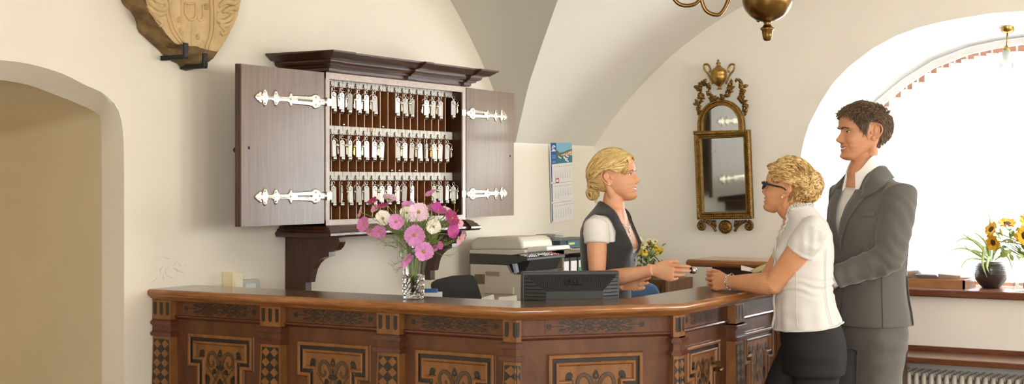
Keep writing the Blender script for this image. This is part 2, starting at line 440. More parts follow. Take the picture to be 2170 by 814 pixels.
def slab(mb, s0, s1, d0, d1, z0, z1, mi=0, t0=None, t1=None, td=None):
    """block along the counter; t0,t1: arc range at the top when tapered"""
    lo = strip(s0, s1, d0)+strip(s0, s1, d1)[::-1]
    hi = lo if t0 is None else strip(t0, t1, td if td is not None else d0)+strip(t0, t1, d1)[::-1]
    n = len(lo); vs = [A((p[0], p[1], z0)) for p in lo]+[A((p[0], p[1], z1)) for p in hi]
    mb.add(vs, [list(range(n-1, -1, -1)), list(range(n, 2*n))]+[[i, (i+1) % n, n+(i+1) % n, n+i] for i in range(n)], mi)
ctr = thing('reception_counter', 'long carved dark wood reception counter with inlaid panels and polished top', 'counter', (path[1][0], path[1][1], 0))
m = MB()
sweep(m, path, [(.285, HC), (.012, HC), (.285, HC-.0005)], 0, closed=False)
nose = [(.012, HC), (.005, HC-.003), (.0012, HC-.008), (0, HC-.015), (.001, HC-.023), (.005, HC-.029), (.014, HC-.033), (.016, HC-.037), (.024, HC-.039), (.026, HC-.046), (.035, HC-.047), (.285, HC-.047), (.285, HC)]
sweep(m, path, nose[:11], 1, closed=False, smooth=True)
sweep(m, path, nose[10:], 0, closed=False)
for k in (0, -1):
    r = [offset_path(path, d)[k] for d, z in nose]; m.poly([A((p[0], p[1], z)) for p, (d, z) in zip(r, nose)], 1)
m.build('countertop', [w_top, w_nose], ctr)
zt = HC-.047
m = MB()
FR = .062
sweep(m, path, [(FR, zt), (FR, zt-.072), (FR+.006, zt-.074), (FR+.006, .12), (FR-.02, .11), (FR-.02, 0), (.26, 0), (.26, zt)], 0)
m.build('carcass', [w_body], ctr)
m = MB()
sweep(m, path, [(FR, zt-.062), (FR-.010, zt-.064), (FR-.012, zt-.070), (FR-.006, zt-.076), (FR+.002, zt-.080)], 0, closed=True)
m.build('moulding', [w_red], ctr)
def s_at(px, d):  # arc length of image column on the first leg
    return path[0][1]-on_x(px, 700, path[0][0]+d)[1]
def s3_at(px, d): return L2+on_y(px, 700, path[2][1]+d)[0]-path[2][0]
PD = .028
sp = [s_at(342, PD), s_at(572, PD), s_at(821, PD)]
def pilaster(s0, s1, corner=None):
    m = MB(); w = s1-s0; e = .010
    slab(m, s0, s1, PD, FR+.02, zt-.086, zt, 0)
    # flutes
    segs = [(s0, s1)] if corner is None else [(s0, corner), (corner, s1)]
    nf = 3 if corner is None else 2
    for a, b in segs:
        k = 3 if corner is None else max(1, round((b-a)/.034))
        for i in range(k):
            c = a+(b-a)*(i+.5)/k; hw = .0085
            pts = []
            for q in range(9):
                t = q/8*PI; pts.append((c-hw*math.cos(t), zt-.052-hw*1.3*math.sin(t)))
            pts = [(c-hw, zt-.008)]+pts+[(c+hw, zt-.008)]
            m.poly([A((*strip(s, s+1e-6, PD-.0015)[0], z)) for s, z in pts], 2)
    for z in (zt-.085, zt-.132):
        for (za, zb, dd) in ((z-.020, z-.016, .006), (z-.016, z-.004, .012), (z-.004, z, .006)):
            slab(m, s0-dd, s1+dd, PD-dd, FR+.02, za, zb, 1)
    slab(m, s0, s1, PD, FR+.02, zt-.14, zt-.08, 3)
    slab(m, s0-.016, s1+.016, PD-.016, FR+.02, .16, zt-.150, 0, s0+.002, s1-.002, PD+.002)
    slab(m, s0-.025, s1+.025, PD-.025, FR+.02, 0, .16, 3)
    # inlaid chequer of lozenges on the tapered shaft
    zA, zB = zt-.165, .20
    for (a, b), isl in zip(segs, range(2)):
        def pt(u, z):  # u in 0..1 over the whole face of this leg
            k = (zA-z)/(zA-.16); ex = .016*k
            aa = a-(ex if abs(a-s0) < 1e-6 else 0)+.002*(1-k); bb = b+(ex if abs(b-s1) < 1e-6 else 0)-.002*(1-k)
            s = aa+(bb-aa)*u; d = PD+.001-.0165*k-.0012
            if corner is not None:
                if isl == 0: s = min(s, corner-.0002)
                else: s = max(s, corner+.0002)
            # follow the leg's plane
            i = 0 if s < L1 else (1 if s < L2 else 2); acc = [0, L1, L2][i]
            t = unit(path[i+1]-path[i]); nn = A((-t[1], t[0])); q = path[i]+t*(s-acc)+nn*d
            return q
        cols = 2 if (b-a) > .085 else 1
        P3 = lambda u, z, o=0: A((*pt(u, z), z))
        def quad(uz, mi, off):
            vs = []
            for u, z in uz:
                q = pt(u, z); i = 0 if a < L1-1e-6 else (1 if a < L2-1e-6 else 2)
                t = unit(path[i+1]-path[i]); nn = A((-t[1], t[0])); q = q-nn*off; vs.append(A((q[0], q[1], z)))
            m.poly(vs, mi)
        quad([(.08, zA), (.92, zA), (.92, zB), (.08, zB)], 2, 0)
        dh = .040
        r = 0; z = zA-dh/2
        while z-dh/2 > zB:
            for c in range(cols):
                cw = .84/cols; cu = .08+cw*(c+.5)
                quad([(cu-cw*.47, z), (cu, z+dh*.47), (cu+cw*.47, z), (cu, z-dh*.47)], 4, .0007)
            z -= dh
    m.build('pilaster', [w_gold, w_red, w_dark, w_body, w_gold], ctr)
for s in sp: pilaster(s-.053, s+.053)
pilaster(L1-.069, L1+.032, L1); pilaster(L2-.036, L2+.062, L2)
s3 = s3_at(1568, PD); p3 = [s3+.60*k for k in range(4)]
for s in p3: pilaster(s-.05, s+.05)
def inset(poly, d):
    n = len(poly); out = []
    for i in range(n):
        p, a, b = A(poly[i]), A(poly[i-1]), A(poly[(i+1) % n]); t1, t2 = unit(p-a), unit(b-p)
        n1, n2 = A((t1[1], -t1[0])), A((t2[1], -t2[0])); q = unit(n1+n2); out.append(p+q*d/np.dot(q, n1))
    return out
def spiral(cx, cy, r0, r1, a0, a1, n=18): return [(cx+(r0+(r1-r0)*k/n)*math.cos(a0+(a1-a0)*k/n), cy+(r0+(r1-r0)*k/n)*math.sin(a0+(a1-a0)*k/n)) for k in range(n+1)]
def leaf(cx, cy, l, w, ang, n=12):
    out = []
    for k in range(n):
        t = 2*PI*k/n; x = l/2*math.cos(t); y = w/2*math.sin(t)*(1-.55*math.cos(t)); out.append((cx+x*math.cos(ang)-y*math.sin(ang), cy+x*math.sin(ang)+y*math.cos(ang)))
    return out
def disc(cx, cy, r, n=12): return [(cx+r*math.cos(2*PI*k/n), cy+r*math.sin(2*PI*k/n)) for k in range(n)]
def face_fn(sc):
    i = 0 if sc < L1 else (1 if sc < L2 else 2); acc = [0, L1, L2][i]
    t = unit(path[i+1]-path[i]); nn = A((-t[1], t[0])); base = path[i]+t*(sc-acc)
    return lambda a, b, d: A((*(base+t*a+nn*(FR+.006-d)), b))
def door_panel(sc, w):
    m = MB(); fn = face_fn(sc); ztp = zt-.137; zb = .22; st = .052; eh = .135
    pl = [(-w, ztp), (w, ztp), (w, ztp-eh), (w-st, ztp-eh), (w-st, zb+eh), (w, zb+eh), (w, zb), (-w, zb), (-w, zb+eh), (-w+st, zb+eh), (-w+st, ztp-eh), (-w, ztp-eh)]
    lv = [(-.006, .001, 2), (-.002, .004, 2), (0, .012, 0), (.004, .014, 0), (.011, .014, 0), (.014, .010, 0), (.0145, .004, 1), (.028, .004, 1), (.0285, .012, 0), (.032, .014, 0), (.037, .013, 0), (.042, .004, 0)]
    prev = None
    for d, h, mi in lv:
        cur = [fn(p[0], p[1], h) for p in inset(pl, d)]
        if prev is not None:
            n = len(cur); m.add(prev+cur, [[i, (i+1) % n, n+(i+1) % n, n+i] for i in range(n)], mi)
        prev = cur
    m.poly(prev, 3)
    D = .0052; fx = ztp-.045; sc_ = w/.18
    for g in (-1, 1):
        q = lambda pts: [(g*x*sc_, fx-y*sc_) for x, y in pts]
        arc = catmull([A((x, y, 0)) for x, y in [(.006, .085), (.016, .058), (.030, .037), (.048, .030), (.064, .040), (.070, .062), (.063, .082), (.047, .087), (.038, .076), (.043, .066)]], 4)
        ww = [.015*(1-.65*k/len(arc))*sc_ for k in range(len(arc))]
        m.ribbon(q([(p[0], p[1]) for p in arc]), [x+.004 for x in ww], fn, D, 1)
        m.ribbon(q([(p[0], p[1]) for p in arc]), ww, fn, D+.0005, 4)
        for lf in [(.105, .042, .05, .024, 1.2), (.118, .058, .045, .02, .35), (.098, .062, .04, .026, 1.9), (.106, .082, .04, .022, 2.2), (.072, .155, .055, .024, 1.4), (.080, .135, .03, .014, .9), (.034, .112, .028, .022, .8), (.095, .20, .05, .024, 2.0)]:
            m.blob(q(leaf(*lf)), fn, D+.0004, 1)
        for c in [(.100, .050, .0035), (.107, .070, .0035), (.072, .166, .0035)]: m.blob(q(disc(*c)), fn, D+.001, 5)
        m.ribbon(q([(.088, .072), (.060, .105), (.030, .140), (-.02, .19)]), .003, fn, D+.0002, 1)
        m.ribbon(q([(.006, .10), (.018, .13), (.040, .165), (.062, .20)]), .013*sc_, fn, D, 4)
        m.ribbon(q(spiral(.05, .24, .04, .008, -1.5, 3.5)), .008, fn, D, 1)
    q = lambda pts: [(x*sc_, fx-y*sc_) for x, y in pts]
    m.blob(q(leaf(0, .030, .036, .022, -PI/2)), fn, D+.001, 1); m.blob(q(disc(0, .034, .004)), fn, D+.0015, 5)
    m.ribbon(q([(0, .045), (0, .085)]), .003, fn, D, 1)
    m.blob(q([(.024*math.cos(t), .091+.012*math.sin(t)) for t in np.linspace(0, 2*PI, 14)[:-1]]), fn, D+.001, 1)
    m.blob(q(leaf(0, .160, .046, .034, -PI/2)), fn, D+.001, 1); m.blob(q(disc(0, .168, .004)), fn, D+.0016, 5)
    m.build('door_panel', [w_gold, w_dark, w_body, w_gold, w_grey, w_top], ctr)
def frieze(sc, w, hw):
    m = MB(); f0 = face_fn(sc); fn = lambda a, b, d: f0(a, b, d+.006)
    z0, z1 = zt-.061, zt-.001
    # thin frame strip and field
    m.prism([(-hw, z0), (hw, z0), (hw, z1), (-hw, z1)], fn, -.002, .001, 0)
    zc = (z0+z1)/2; D = .0018; k = w/.2
    for g in (-1, 1):
        for h in (-1, 1):
            q = lambda pts: [(g*x*k, zc+h*y) for x, y in pts]
            for cx, cy, r, a0, a1 in [(.022, .012, .012, PI, PI+5.2), (.052, .013, .011, 0, -5.0), (.082, .012, .011, PI, PI+5), (.108, .013, .010, 0, -4.8), (.128, .016, .008, PI, PI+4.5), (.065, .004, .006, 0, 5), (.036, .003, .006, 0, -5)]:
                m.ribbon(q(spiral(cx, cy, r, r*.25, a0, a1)), .0042, fn, D, 1)
            wave = [(x, .011+.010*math.cos(x*105)) for x in np.linspace(0, .132, 34)]
            m.ribbon(q(wave), .004, fn, D+.0002, 1)
            m.ribbon(q([(x, .004+.009*abs(math.sin(x*60))) for x in np.linspace(0, .135, 40)]), .0035, fn, D+.0001, 1)
            m.blob(q(leaf(.138, .014, .018, .008, .7)), fn, D, 1)
            m.blob(q(leaf(.095, .021, .020, .007, .2)), fn, D, 1); m.blob(q(leaf(.045, .022, .020, .007, -.2)), fn, D, 1)
        q = lambda pts: [(g*x*k, zc+y) for x, y in pts]
        m.ribbon(q([(.125, 0), (.150, .001), (.172, 0)]), [.007, .003, .0035], fn, D, 1)
        m.blob(q(leaf(.180, 0, .022, .018, PI)), fn, D, 1); m.blob(q(leaf(.176, .006, .014, .010, 2.2)), fn, D+.0001, 1); m.blob(q(leaf(.176, -.006, .014, .010, -2.2)), fn, D+.0001, 1)
    m.build('frieze_panel', [w_body, w_dark], ctr)
bays = [((sp[0]+sp[1])/2, .175), ((sp[1]+sp[2])/2, .175), ((sp[2]+L1)/2-.01, .175), ((L1+L2)/2, .186), ((L2+.06+s3-.05)/2, .165)]
for i, (s, w) in enumerate(bays): door_panel(s, w); frieze(s, .205 if i != 4 else .18, .20 if i != 4 else .18)
for k in range(3): s = (p3[k]+p3[k+1])/2; door_panel(s, .175); frieze(s, .205, .20)
# brass key plate and handle on the panel beside the guests
brass = mat('aged_brass', '#9C7B3C', rough=.32, metal=1, var=.35, vscale=9)
m = MB(); fn = face_fn(L2+.06); hh = (L2+.06+s3-.05)/2
fn = face_fn(hh); m.box(fn(.125, .78, .016), (.022, .012, .05)); m.sphere(fn(.125, .77, .03), .011, 12)
m.build('handle', brass, ctr)
# ------------------------------------------------ side counter by the window wall
SL = on_z(1459, 549.6, HC)
sc_t = thing('side_counter', 'dark wood side counter with thick overhanging top behind the guests', 'counter', (SL[0]+.19, SL[1]-.5, 0))
m = MB(); x0, x1, y1, y0 = SL[0], SL[0]+.38, SL[1], CCn[1]+.02
pr = [(0, HC), (-.008, HC-.006), (-.012, HC-.02), (-.008, HC-.034), (.004, HC-.042)]
ring = lambda d, z: [A((x0+d, y0, z)), A((x0+d, y1-d, z)), A((x1-d, y1-d, z)), A((x1-d, y0, z))]
m.rings([ring(d, z) for d, z in pr], 0, smooth=False); m.build('countertop', [w_nose], sc_t)
w_dk = wood('dark_brown_wood', '#4A2E1C', '#2F1C11', rough=.35, stretch=(20, 20, 3), coat=.25)
m = MB(); m.box(((x0+x1)/2+.02, (y0+y1-.12)/2, (HC-.042)/2), (x1-x0-.10, y1-y0-.12, HC-.042)); m.box((x0+.075, (y0+y1-.3)/2, .55), (.012, y1-y0-.45, .7)); m.build('carcass', [w_dk], sc_t)
# ================================================================ KEY CABINET
w_cab = wood('cabinet_dark_wood', '#4A2A18', '#2E190E', rough=.32, stretch=(30, 30, 3), coat=.3)
w_int = wood('cabinet_inside_wood', '#8A5228', '#683A19', rough=.5, stretch=(20, 20, 3), coat=.1)
w_door = wood('door_grey_brown_wood', '#806A55', '#645140', rough=.42, stretch=(46, 46, 2), coat=.25)
w_edge = wood('pale_worn_edge', '#CFC0B2', '#B5A397', rough=.45, stretch=(30, 30, 30), coat=.1)
w_strip = mat('painted_number_strip', '#D8D2C8', rough=.5, var=.12, vscale=40)
silver = mat('polished_silver', '#D9D3C2', rough=.28, metal=1, bump=.25, bscale=120)
chrome = mat('chrome', '#E6E4DE', rough=.12, metal=1)
dark_metal = mat('dark_iron', '#2A2724', rough=.45, metal=.7)
YC = 4.155                       # front plane of the cabinet
cl = on_y(690, 300, YC); crr = on_y(986, 300, YC); cx0, cx1 = cl[0], crr[0]
czt = on_y(690, 153, YC)[2]; czb = on_y(692, 478, YC)[2]
cab = thing('key_cabinet', 'dark wooden wall cabinet with open doors and rows of hotel keys', 'cabinet', ((cx0+cx1)/2, YB-.13, czb-.3))
t = .024; D0 = YB-.004
m = MB()
m.box((cx0+t/2, (YC+.004+D0)/2, (czt+czb)/2), (t, D0-YC-.004, czt-czb)); m.box((cx1-t/2, (YC+.004+D0)/2, (czt+czb)/2), (t, D0-YC-.004, czt-czb))
m.box(((cx0+cx1)/2, (YC+.004+D0)/2, czt-t/2), (cx1-cx0, D0-YC-.004, t)); m.box(((cx0+cx1)/2, (YC+.004+D0)/2, czb+t/2), (cx1-cx0, D0-YC-.004, t))
m.build('case', [w_cab], cab)
m = MB(); YI = 4.30
m.box(((cx0+cx1)/2, YI+.01, (czt+czb)/2), (cx1-cx0-2*t+.002, .02, czt-czb-2*t+.002)); m.build('back_panel', [w_int], cab)
m = MB()
for x in (cx0+.014, cx1-.014): m.box((x, YC+.002, (czt+czb)/2), (.028, .008, czt-czb))
m.box(((cx0+cx1)/2, YC+.0022, czt-.015), (cx1-cx0, .008, .030)); m.box(((cx0+cx1)/2, YC+.0022, czb+.013), (cx1-cx0, .008, .026))
m.build('face_frame', [w_edge], cab)
# ------- crown moulding, breaking forward at both ends and in the middle
def moulding(prof, x0, x1, breaks, name, wd, lit=None):
    """prof: (projection, z) from the wall-side; front plane steps forward at breaks"""
    m = MB(); st = .018
    def plan(d):
        pts = [A((x0-d, D0))]; f = YC-d
        pts.append(A((x0-d, f-st))); 
        for a, b in breaks:
            if a > x0: pts.append(A((a-d*0, f))); pts.append(A((a, f-st)))
            if b < x1: pts.append(A((b, f-st))); pts.append(A((b, f)))
        pts.append(A((x1+d, f-st))); pts.append(A((x1+d, D0)))
        return pts
    rings = [[A((p[0], p[1], z)) for p in plan(d)] for d, z in prof]
    m.rings(rings, 0, smooth=False, cap=True); return m.build(name, wd, cab)
cw = cx1-cx0
br = [(cx0-1, cx0+.05), (cx0+cw*.52, cx0+cw*.58), (cx1-.06, cx1+1)]
zc = czt
moulding([(.004, zc+.001), (.012, zc+.006), (.012, zc+.018), (.030, zc+.022), (.034, zc+.030), (.050, zc+.036), (.056, zc+.046), (.056, zc+.052), (.085, zc+.058), (.105, zc+.072), (.118, zc+.080), (.122, zc+.082), (.122, zc+.09)], cx0, cx1, br, 'cornice', [w_cab])
zb = czb
moulding([(.02, zb-.058), (.045, zb-.056), (.052, zb-.046), (.052, zb-.036), (.040, zb-.028), (.036, zb-.020), (.026, zb-.015), (.022, zb-.008), (.006, zb-.001)], cx0, cx1, [(cx0-1, cx0+.05), (cx1-.05, cx1+1)], 'base_moulding', [w_cab])
# ------- scroll brackets
def bracket(xl):
    m = MB(); z0 = zb-.058; yb = D0; yf = YC-.06
    L = yb-yf
    o = [(0, 0), (L, 0), (L+.006, -.02), (L-.004, -.042), (L-.022, -.058), (L-.05, -.066), (L-.058, -.068), (L-.058, -.088), (L-.085, -.092), (L-.115, -.105), (L-.14, -.125), (L-.158, -.15), (L-.168, -.18), (L-.176, -.215), (L-.198, -.215), (L-.198, -.268), (0, -.268), (0, -.27)]
    if True:
        m.prism([(a, b) for a, b in o[:-1]], lambda a, b, d: A((xl+d, yb-a, z0+b)), 0, .045, 0)
    m.build('bracket', [w_cab], cab)
bracket(on_y(718, 510, YC-.06)[0]); bracket(on_y(988, 486, YC-.06)[0]-.05)
# ------- doors, folded right back against the plane of the front
def strap_outline(L=.50, s=1):
    f = [(0, .016), (.06, .016), (.075, .016), (.10, .03), (.14, .036), (.175, .036), (.20, .026), (.24, .024), (.42, .021), (.49, .021), (.50, .033), (.515, .033), (.53, .017), (.56, .012), (.66, .012), (.685, .018), (.70, .034), (.72, .037), (.735, .03), (.745, .014), (.78, .009), (.825, .010), (.845, .036), (.865, .042), (.885, .036), (.89, .02), (.90, .013), (.915, .026), (.935, .027), (.95, .018), (.97, .016), (1, .001)]
    return [(a*L, w*s) for a, w in f]
def door(name_side, xh, ang, w, h, zmid, dirx):
    """xh hinge x; dirx -1 for the left door"""
    m = MB(); th = .026
    def fn(a, b, d):  # a along the door from hinge, b up, d towards the room
        return A((xh+dirx*(a*math.cos(ang))+dirx*0, YC+a*math.sin(ang)-d, zmid+b))
    m.prism([(0.006, -h/2), (w, -h/2), (w, h/2), (0.006, h/2)], fn, -th, 0, 0)
    # rebated edge
    m.prism([(w-.001, -h/2), (w+.012, -h/2), (w+.012, h/2), (w-.001, h/2)], fn, -th*.95, -th*.35, 1)
    # two knots and a keyhole
    d_ = m.build('door', [w_door, w_cab], cab)
    k = MB(); k.lathe([(.006, 0), (.006, .002), (.003, .004), (.0001, .004)], fn(w-.05, -.01, 0), 12, M=Matrix.Rotation(PI/2, 4, 'X')); k.build('keyhole', [dark_metal], d_)
    for zz in (.215, -.225):
        s = MB(); ol = strap_outline(); n = len(ol)
        top = [(a, w_) for a, w_ in ol]; 
        for (a0, w0), (a1, w1) in zip(ol[:-1], ol[1:]):
            slot = .18 < a0/.5 < .44 and .20 <= a0/.5
            lo = .006 if (.2 <= a0/.5 and a1/.5 <= .43) else 0
            for g in (-1, 1):
                mid0, mid1 = (lo, lo); q = [(a0, g*lo), (a1, g*lo), (a1, g*w1), (a0, g*w0)]
                vs = [fn(a, zz+b, .0005) for a, b in q]+[fn(a, zz+b*(.82), .006 if abs(b) < 1e-6 or abs(b) == lo else .0045) for a, b in q]
                s.add(vs, [[0, 1, 2, 3], [4, 5, 6, 7], [0, 1, 5, 4], [1, 2, 6, 5], [2, 3, 7, 6], [3, 0, 4, 7]], 0)
        for a in (.065, .07): pass
        for a, b in ((.075, .017), (.075, -.017), (.258, 0), (.36, .02), (.36, -.02), (.435, .025), (.435, -.025), (.047, 0), (.455, .012), (.455, -.012)): s.sphere(fn(a, zz+b, .006), .0045, 8)
        s.tube([fn(0, zz-.02, .004), fn(0, zz+.02, .004)], .0075, 10)
        s.prism([(-.045, -.017), (0, -.017), (0, .017), (-.045, .017)], lambda a, b, d: A((xh+dirx*a, YC-.0025-d, zmid+zz+b)), 0, .003, 0)
        s.build('strap_hinge', [silver], d_)
    return d_
hd = czt-czb-.012; dz = (czt+czb)/2+.004
door('l', cx0-.004, 0, .585, hd, dz, -1); door('r', cx1+.006, math.radians(4.5), .595, hd, dz, 1)
kn = MB(); kn.sphere(A((cx0-.585, YC+.035, dz-.02)), .012, 10); kn.tube([A((cx0-.58, YC+.02, dz-.02)), A((cx0-.585, YC+.035, dz-.02))], .005, 8); kn.build('latch', [dark_metal], cab)
# ------- number strips, partitions, hooks
YS = 4.222
rowz = [(on_y(701, a, YS)[2], on_y(701, b, YS)[2]) for a, b in ((161.5, 183.5), (266, 284.5), (363.5, 382.5))]
hx = np.linspace(on_y(706.3, 175, YS-.02)[0], on_y(948, 200, YS-.02)[0], 16)
rowb = [rowz[1][0], rowz[2][0], czb+.024]
XIR = cx1-t
for (za, zb_) in rowz:
    m = MB(); m.box(((cx0+t+XIR-.0)/2, YS+.008, (za+zb_)/2), (XIR-cx0-t, .016, za-zb_), bev=.002)
    for x in (hx[:-1]+hx[1:])/2: m.box((x, YS-.0006, (za+zb_)/2+.008), (.0012, .002, (za-zb_)*.62), mi=1)
    m.build('number_strip', [w_strip, mat('strip_groove', '#8E877C', rough=.7)], cab)
plq = mat('brass_plate', '#A98B62', rough=.5, metal=.3)
for a_, b_ in ((hx[7], rowz[0][0]-.013), (hx[5], rowz[1][0]-.012)): m = MB(); m.box((a_, YS-.002, b_), (.022, .004, .022)); m.build('name_plate', [plq], cab)
pale = mat('pale_partition_edge', '#CDBBA2', rough=.5)
hook0 = None
for r in range(3):
    za, zb_ = rowz[r]; bot = rowb[r]
    for k in range(16):
        x = hx[k]
        if hook0 is None:
            m = MB(); c = A((0, 0, 0))
            m.lathe([(.0001, 0), (.004, .001), (.004, .003), (.0001, .003)], c, 8, M=Matrix.Rotation(PI/2, 4, 'X'))
            m.tube([A((-.004, -.001, .001)), A((-.007, -.0035, -.010)), A((0, -.0035, -.012)), A((.007, -.0035, -.010)), A((.004, -.001, .001)), A((0, -.002, .012)), A((-.004, -.001, .001))], .0017, 6)
            m.sphere((0, -.003, .010), .0035, 8); m.tube([A((0, -.003, -.010)), A((0, -.012, -.016)), A((0, -.020, -.014)), A((0, -.023, -.006))], .0016, 6)
            hook0 = m.build('hook', [mat('hook_bronze', '#6E6453', rough=.35, metal=1)], cab, local=True); h = hook0
            divm = MB(); divm.box((0, (YI-YS)/2, -.5), (.004, YI-YS, 1)); div0 = divm.build('partition', [w_int], cab, local=True)
            divm = MB(); divm.box((0, -.001, -.5), (.0045, .002, 1)); dive = divm.build('edge', [pale], div0, local=True); dv = div0
        else:
            h = hook0.copy(); COL.objects.link(h); dv = div0.copy(); COL.objects.link(dv); e = dive.copy(); COL.objects.link(e); e.parent = dv
        o_ = A(cab['_o'])
        h.location = tuple(A((x, YS-.0008, zb_+.012))-o_)
        dv.location = tuple(A((x+.010, YS+.0005, zb_-.001))-o_); dv.scale = (1, 1, zb_-.001-bot)
# ------- key fobs
tagm = mat('white_enamel_tag', '#F2F0EA', rough=.18, spec=.7, coat=.6)
steel = mat('key_steel', '#B8B09C', rough=.3, metal=1); brassk = mat('key_brass', '#C8A04A', rough=.3, metal=1)
def fob_proto(flip, brass_key):
    root = thing('key_fob', 'x', 'key', (0, 0, 0))
    m = MB(); m.tube(catmull([A((.0045*math.cos(a), 0, -.010+.007*math.sin(a))) for a in np.linspace(0, 2*PI, 11)[:-1]], 2, True), .0013, 6); m.tube([A((0, 0, -.016)), A((0, 0, -.022))], .0014, 6); m.build('link', [chrome], root, local=True)
    m = MB(); ow = .0098; o = [(-ow, -.028), (-.006, -.0225), (0, -.0205), (.006, -.0225), (ow, -.028), (ow, -.086), (-ow, -.086)]
    m.prism(o, lambda a, b, d: A((a, d, b)), -.0022, .0022, 0); m.lathe([(.002, 0), (.002, .0004)], (0, -.0026, -.028), 8, 1, M=Matrix.Rotation(PI/2, 4, 'X'))
    m.build('tag', [tagm, dark_metal], root, local=True)
    m = MB(); m.lathe([(.0001, -.104), (.006, -.102), (.0105, -.0955), (.0108, -.0925), (.009, -.0905), (.0108, -.089), (.0108, -.086), (.0095, -.0845), (.0001, -.0845)], (0, 0, 0), 20); m.build('weight', [chrome], root, local=True)
    m = MB(); R = .012; m.tube([A((flip*(.008)+R*math.cos(a), .004*math.sin(a)-.001, -.028+R*math.sin(a))) for a in np.linspace(0, 2*PI, 20)], .0012, 6, cap=False); m.build('ring', [chrome], root, local=True)
    m = MB(); kx = flip*.017
    m.lathe([(.007, -.001), (.0075, 0), (.007, .001)], (kx, -.004, -.043), 14, M=Matrix.Rotation(PI/2, 4, 'X')); m.box((kx, -.004, -.062), (.0045, .002, .03)); m.box((kx+.003*flip, -.004, -.070), (.004, .0016, .004)); m.box((kx+.003*flip, -.004, -.063), (.003, .0016, .004))
    m.build('key', [brassk if brass_key else steel], root, local=True)
    return root
protos = [fob_proto(1, False), fob_proto(-1, False), fob_proto(-1, True)]
used = [False]*3
ordn = ['first', 'second', 'third', 'fourth', 'fifth', 'sixth', 'seventh', 'eighth', 'ninth', 'tenth', 'eleventh', 'twelfth', 'thirteenth', 'fourteenth', 'fifteenth', 'sixteenth']
rown = ['top', 'middle', 'bottom']
fobs = [[0, 1, 2, 3, 4, 5, 8, 9, 10, 12, 13, 14], [0, 1, 2, 3, 4, 5, 6, 8, 9, 10, 11, 12, 13, 14, 15], [0, 1, 2, 3, 4, 5, 6, 7, 8, 9, 10, 13, 14, 15]]
kind = {(0, 1): 0, (0, 3): 1, (0, 5): 1, (1, 0): 0, (1, 2): 2, (1, 3): 2, (1, 6): 1, (1, 13): 2, (1, 14): 2}
yaw_sp = {(1, 0): .75, (1, 1): .35, (1, 2): .7, (2, 1): 1.45, (2, 2): .7, (2, 8): .75, (2, 15): .7, (1, 12): 1.1, (2, 10): .95}
numfont = {}
def put_fob(loc, kd, yaw, tilt, label):
    p = protos[kd]
    if not used[kd]: used[kd] = True; r = p; r.location = tuple(loc); r.rotation_euler = (0, tilt, yaw); r['label'] = label; r['group'] = 'hotel keys in the cabinet'
    else: r = dup(p, loc, (0, tilt, yaw), label, 'hotel keys in the cabinet')
    r.scale = (1.22, 1.22, 1.24)
    return r
rr = random.Random(3)
for r in range(3):
    for k in fobs[r]:
        kd = kind.get((r, k), rr.choice([0, 0, 1, 1, 1])); yaw = yaw_sp.get((r, k), rr.uniform(-.30, .28))-.92
        num = (20 if r == 1 else 10 if r == 2 else 30)
        put_fob((hx[k], YS-.021, rowz[r][1]-.001), kd, yaw, rr.uniform(-.05, .05), 'white hotel key tag on the %s hook of the %s row, counted from the left' % (ordn[k], rown[r]))
ex = cx1-t-.012
for r in (0, 2):
    put_fob((ex-.025, YS-.03, on_y(962, 205 if r == 0 else 387, YS-.03)[2]+.006), 0, -1.1, 0, 'white hotel key tag past the last hook of the %s row, near the right door' % rown[r])
# loose chrome weights of the small balls lying on the strips
for i, (bx, by) in enumerate([(815, 268), (732, 264), (834, 361.5), (850, 361.5), (884, 361.5)]):
    q = on_y(bx, by, YS-.0)
    r = 0 if by < 300 else 1; zz = rowb[r]
    m = MB(); m.sphere((q[0], YS+.012, zz+.0085), .0085, 12)
    o = m.build('ball', [chrome]); tag(o, 'small chrome ball lying on the %s number strip, %s of its kind there' % (['middle', 'bottom'][r], ['right', 'left', 'leftmost', 'middle', 'rightmost'][i]), 'ball', 'small balls on the number strips'); recentre(o)
# ================================================================ WALL THINGS
def plane_hit(px, py, o, nrm):
    r = ray(px, py); t = np.dot(A(o)-CAM, nrm)/np.dot(r, nrm); return CAM+r*t
# ---------------- carved stone
sand = mat('carved_sandstone', '#C6A97C', rough=.95, bump=.5, bscale=45, var=.18, vscale=16, spec=.1)
rough_stone = mat('broken_stone', '#69563F', rough=1, bump=1.0, bscale=34, col2='#947952', vscale=14, spec=.05)
W = [(256, 0), (262, 12), (278, 25), (286, 40), (290, 55), (291, 65), (305, 78), (318, 90), (335, 105), (348, 120), (366, 131), (385, 138), (400, 143), (417, 149), (432, 147), (447, 139), (456, 131), (460, 120), (463, 108), (470, 100), (480, 82), (492, 60), (503, 35), (510, 5), (520, -60), (505, -150), (380, -190), (255, -150), (240, -60)]
Fc = [(306, -6), (318, 28), (333, 48), (347, 64), (360, 80), (374, 92), (392, 95), (408, 97), (424, 102), (440, 106), (455, 109), (463, 108), (470, 100), (480, 82), (492, 60), (503, 35), (510, 5), (520, -60), (508, -146), (400, -175), (305, -140), (298, -60)]
YSf = YB-.12
def starlike(pts, c, n=96):
    out = []; m = len(pts)
    for k in range(n):
        a = 2*PI*k/n; d = A((math.cos(a), math.sin(a))); best = 0
        for i in range(m):
            p, q = A(pts[i])-c, A(pts[(i+1) % m])-c; e = q-p; den = d[0]*e[1]-d[1]*e[0]
            if abs(den) < 1e-9: continue
            t = (p[0]*e[1]-p[1]*e[0])/den; u = (p[0]*d[1]-p[1]*d[0])/den
            if t > 0 and -1e-6 <= u <= 1+1e-6: best = max(best, t)
        out.append(c+d*best)
    return out
def xz(px, py, y): q = on_y(px, py, y); return (q[0], q[2])
ydep = lambda px, py: YB-.004 if px < 400 else YB-.09 if px < 465 else YSf
